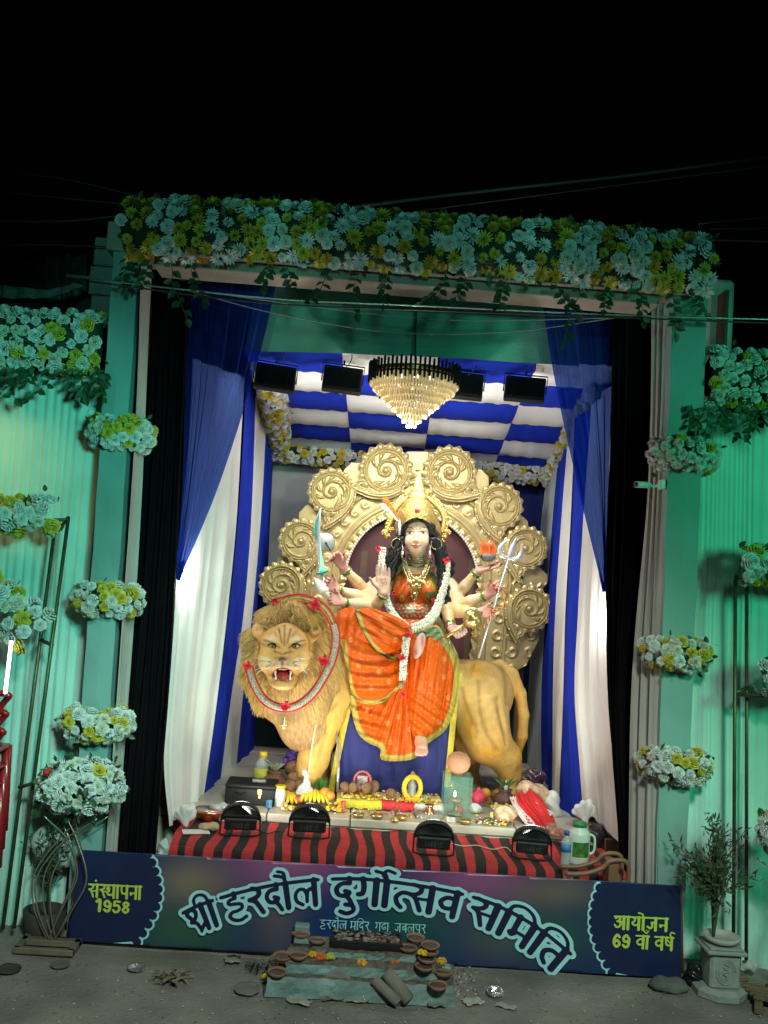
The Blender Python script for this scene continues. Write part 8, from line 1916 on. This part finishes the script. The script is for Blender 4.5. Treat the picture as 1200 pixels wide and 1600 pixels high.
for px, py, z, m_, lab in ((489, 1493, z2, marig, 'orange marigold on the middle step beside the left lamp'), (501, 1496, z2, mat('red_orange', (.6, .14, .03), .8, var=.3), 'reddish marigold right of the orange one on the middle step'), (515, 1497, z2, mat('lime_petal', (.42, .50, .06), .8, var=.3), 'lime green blossom on the middle step'), (566, 1505, z2-.01, marig, 'orange marigold at the centre front of the middle step'), (617, 1508, z2-.02, MATS['red_orange'], 'small reddish blossom right of the centre of the middle step'), (660, 1490, z2+.05, marig_y, 'yellow marigold beside the stack of clay lamps'), (690, 1503, z1+.04, marig, 'orange marigold at the right edge of the steps'), (437, 1507, z1, marig_y, 'yellow blossom behind the lowest left clay lamp'), (415, 1529, 0., marig_y, 'yellow blossom on the ground left of the steps'), (474, 1548, 0., marig_y, 'yellow blossom at the foot of the bottom step'), (699, 1566, 0., marig_y, 'yellow blossom on the ground at the right corner of the steps')): mgd(px, py, z, m_, lab)
# grey rolls, plates and rubbish leaning on the steps
roll_m = mat('grey_card', (.20, .19, .16), .9, var=.2, bump=.2)
def rollc(a_, b_, r, lab):
    d = b_-a_; L_ = np.linalg.norm(d); R = np.array(frame(d).to_3x3()); MB().lathe([(r, 0), (r, L_), (r*.72, L_), (r*.72, 0), (r, 0)], a_, 20, R=R).build('cardboard_roll', roll_m, label=lab, cat='roll')
yA = on(640, 1574, 0)[1]
rollc(at(603, 1518, yF+.02), np.array((*on(638, 1574, 0)[:2], .032)), .031, 'thick grey cardboard roll leaning on the steps'); rollc(at(584, 1530, yF+.0), np.array((*on(622, 1576, 0)[:2], .026)), .024, 'thinner grey cardboard roll beside the thick one')
foil = mat('foil', (.70, .72, .74), .22, metal=.9, var=.15, bump=.6, bscale=60)
def dish(px, py, r, R, m_, lab, z=0., cat='plate', rim=.010):
    c = on(px, py, z); b_ = MB().lathe([(0, .003), (r*.7, .003), (r*.85, rim*.7), (r, rim), (r, rim-.002), (r*.84, rim*.5), (r*.68, 0), (0, 0)], (0, 0, 0), 22)
    V = np.concatenate(b_.v); V[:, 2] += .0025*np.sin(V[:, 0]*90+px)*np.sin(V[:, 1]*80); V = V@np.array(R).T; V[:, 2] -= V[:, 2].min(); obj('dish', V+c+(0, 0, .002), b_.f, m_, label=lab, cat=cat)
dish(577, 1563, .038, rotm('Z', .3) @ rotm('X', 1.15), foil, 'crumpled foil bowl leaning against the cardboard rolls', cat='bowl', rim=.02)
dish(526, 1560, .066, rotm('X', 1.2), mat('grey_plate', (.17, .18, .16), .7, var=.2), 'grey disposable plate leaning on the bottom step')
dish(773, 1558, .040, rotm('X', .25), foil, 'foil bowl lying on the ground right of the steps', cat='bowl', rim=.022)
dish(213, 1516, .042, rotm('X', .1), foil, 'shiny silver paper plate on the ground left of the steps')
dish(14, 1518, .055, rotm('X', .06), mat('dark_dish', (.05, .05, .045), .6), 'dark dish on the ground at the left edge of the picture')
dish(94, 1510, .045, rotm('X', .05), mat('dusty_dish', (.13, .12, .10), .9), 'dust covered dish on the ground by the flower stand', rim=.006)
dish(386, 1548, .060, rotm('X', .1), mat('dusty_plate', (.15, .15, .13), .85, var=.3), 'dusty broken plate on the ground left of the steps', rim=.006)
def scrap(px, py, w, d, a_, m_, lab, cat='scrap', seed=0, curl=.006):
    c = on(px, py, 0); rr = np.random.default_rng(seed+int(px)); n_ = 7; V = []; c[2] = .004
    for i in range(n_+1):
        for j in range(n_+1):
            u, v = i/n_-.5, j/n_-.5; e_ = 1-.18*rr.random(); V.append(np.array((u*w*e_, v*d*e_, curl*(math.sin(u*5+seed)**2+.7*math.sin(v*6+seed*2)**2)+rr.random()*.003)))
    V = np.array(V)@rotm('Z', a_).T+c; M = n_+1; obj('scrap', V, [(i*M+j, (i+1)*M+j, (i+1)*M+j+1, i*M+j+1) for i in range(n_) for j in range(n_)], m_, smooth=False, label=lab, cat=cat)
pg = mat('grey_paper', (.30, .30, .27), .85, var=.25); pb_ = mat('brown_paper', (.24, .14, .09), .85, var=.35)
scrap(467, 1568, .12, .06, -.35, pg, 'torn strip of grey paper on the ground before the steps', seed=1); scrap(520, 1562, .11, .06, .1, pb_, 'brown paper scrap at the foot of the bottom step', seed=2); scrap(556, 1566, .10, .04, .0, pg, 'flat grey wrapper beside the foil bowl', seed=3)
scrap(682, 1575, .09, .05, .2, mat('slate', (.16, .18, .17), .8), 'slate grey potsherd at the right foot of the steps', seed=4, curl=.010); scrap(738, 1568, .10, .08, .4, mat('pale_shard', (.36, .38, .34), .7), 'pale broken plate on the ground right of the steps', seed=5, curl=.009); scrap(790, 1575, .10, .05, -.5, pg, 'thin brown grey scrap right of the foil bowl', seed=6)
scrap(363, 1502, .08, .08, .3, pg, 'square grey paper on the ground under the banner', seed=7, curl=.003); scrap(366, 1497, .07, .03, .0, mat('black_film', (.02, .02, .02), .4), 'black plastic shred behind the square paper', seed=8)
c0 = on(265, 1532, 0); b_ = MB(); rr = np.random.default_rng(8); V0, F0 = leafg(1., .22); V0 = np.array(V0)
for k in range(34):
    a_ = rr.uniform(0, 6.3); M = rotm('Z', a_) @ rotm('X', rr.uniform(-.2, .5)); b_.add(V0*rr.uniform(.035, .085) @ M.T+c0+np.array((rr.normal(0, .045), rr.normal(0, .03), .004+.03*rr.random())), F0)
solo('leaf_heap', b_, mat('withered_leaf', (.20, .18, .12), .85, var=.5, vscale=20), 'heap of withered leaves on the ground in front of the banner title', 'leaves', False)
c0 = on(400, 1516, 0); b_ = MB()
for k in range(60): M = rotm('Z', rr.uniform(0, 6.3)) @ rotm('X', rr.uniform(-.5, .9)); b_.add(V0*np.array((.6, 1, 1))*rr.uniform(.015, .04) @ M.T+c0+np.array((rr.normal(0, .032), rr.normal(0, .022), .004+.02*rr.random())), F0)
solo('char_heap', b_, mat('charcoal', (.012, .012, .012), .8), 'heap of black charred leaves left of the steps', 'ashes', False)
b_ = MB()
for k in range(800):
    px, py = rr.uniform(0, 1200), rr.uniform(1500, 1640); c = on(px, py, 0)
    if c[1] > -.1: continue
    V, Fc = boxg((1, 1, .35)); b_.add(V*rr.uniform(.002, .0065)*np.array((1, 1.6, 1)) @ rotm('Z', rr.uniform(0, 6)).T+c+(0, 0, .003), Fc, int(rr.integers(3)))
for k in range(160):
    c = on(rr.normal(722, 18), rr.uniform(1508, 1568), 0); V, Fc = boxg((1, 1, .5)); b_.add(V*rr.uniform(.003, .010) @ rotm('Z', rr.uniform(0, 6)).T+c+(0, 0, .004), Fc, int(rr.integers(3)))
b_.build('litter', [mat('pale_fleck', (.5, .5, .46), .8), mat('brown_fleck', (.16, .11, .07), .9), mat('grey_fleck', (.25, .25, .22), .9)], None, False, kind='stuff', label='fine litter of grains, petals and grit scattered over the street', cat='litter', loc=(0, -.4, 0))
# stones and rubbish by the right end of the banner
def stone(px, py, rx, ry, rz, m_, lab, seed):
    c = on(px, py, 0); c[1] += .03; S = Body(c-max(rx, ry, rz)*1.5, c+max(rx, ry, rz)*1.5+.02, .008); S.ell(c+(0, 0, rz*.6), (rx, ry, rz), .0); S.ell(c+(rx*.4, 0, rz*.5), (rx*.6, ry*.9, rz*.8), .02)
    V, Q = S.mesh(); V += .006*np.sin(V[:, ::-1]*60+seed)+.003*np.sin(V*140); V[:, 2] = np.maximum(V[:, 2], .001); obj('stone', V, Q, m_, label=lab, cat='stone')
stone(1046, 1550, .10, .05, .035, mat('dark_stone', (.10, .12, .11), .9, var=.3, bump=.5), 'flat dark stone in front of the right end of the banner', 1)
q_ = on(1092, 1548, 0)+(0, .06, .05); blob('rubbish_bag', [(q_, (.05, .05, .06)), (q_+(.03, 0, -.01), (.05, .05, .05))], mat('black_polythene', (.012, .012, .014), .25, var=.3), 'black rubbish bag between the banner and the pedestal', 'bag', wr=.008)
t = thing('plank_pallet', 'weathered wooden pallet on the ground at the right edge', 'pallet', on(1195, 1575, 0)); pal = mat('weathered_wood', (.13, .10, .06), .85, var=.35, vscale=15, bump=.5); c0 = on(1185, 1572, 0)+(.08, 0, 0)
for k in range(4): MB().box(c0+(.03, -.06+.045*k, .045), (.30, .036, .016), R=rotm('Z', -.4), b=.003).build('plank', pal, t, smooth=False)
for k in (-1, 1): MB().box(c0+(.03+.11*k, 0, .018), (.04, .22, .034), R=rotm('Z', -.4), b=.003).build('bearer', pal, t, smooth=False)
q_ = on(1178, 1540, 0)+(.02, .12, .05); blob('white_rag', [(q_, (.05, .03, .03))], mat('grey_white_rag', (.42, .46, .42), .8), 'crumpled pale rag behind the pallet at the right edge', 'rag', wr=.006)

# ================================================================== red plastic chairs stacked at the left edge, lit tube lamp above
rp_ = mat('red_plastic', (.34, .010, .016), .3, var=.08, coat=.3)
base = at(-34, 1240, -.30); zs = at(8, 1085, -.30)[2]
def red_chair(x, y, z, lab):
    t_ = thing('red_chair', lab, 'chair', (x, y, z), 'red chairs stacked at the left edge')
    for s_ in (-1, 1):
        MB().tube(spline([(x+.02, y+.22*s_, z+.42), (x+.14, y+.235*s_, z+.62), (x+.17, y+.22*s_, z+.66), (x+.10, y+.22*s_, z+.67), (x-.12, y+.22*s_, z+.66), (x-.20, y+.20*s_, z+.70)], 5), .016, 8).build('arm', rp_, t_)
        MB().tube([(x+.21, y+.21*s_, z), (x+.19, y+.20*s_, z+.42)], (.020, .026), 8).build('leg', rp_, t_); MB().tube([(x-.23, y+.21*s_, z), (x-.20, y+.20*s_, z+.42)], (.020, .026), 8).build('leg', rp_, t_)
    MB().box((x, y, z+.42), (.42, .42, .022), b=.008).build('seat', rp_, t_, smooth=False); MB().tube(spline([(x-.20, y-.21, z+.45), (x-.24, y-.20, z+.80), (x-.25, y, z+.86), (x-.24, y+.20, z+.80), (x-.20, y+.21, z+.45)], 6), .016, 8).build('back_rim', rp_, t_)
    for k in range(7): MB().box((x-.225, y-.15+.05*k, z+.63), (.010, .022, .40), R=rotm('Y', -.10), b=.002).build('back_slat', rp_, t_, smooth=False)
xr0 = at(-4, 1100, -.30)[0]
for k, n_ in enumerate(('topmost', 'second', 'third', 'fourth', 'fifth', 'sixth')): red_chair(xr0-.20-.006*k, -.28, max(zs-.70-.09*k, 0), n_+' red plastic chair from the top of the stack at the left edge')
tl = thing('tube_lamp', 'lit white tube lamp upright above the red chairs', 'lamp', at(8, 1085, -.1))
MB().tube([at(18, 1000, -.1), at(8, 1084, -.1)], .009, 10).build('tube', mat('tube_glow', (1, 1, 1), .4, var=0, emis=5, ecol=(1, .96, .90)), tl); MB().tube([at(18.6, 996, -.1), at(18, 1001, -.1)], .011, 10).tube([at(8, 1083, -.1), at(7.4, 1088, -.1)], .011, 10).build('end_cap', steelp, tl)
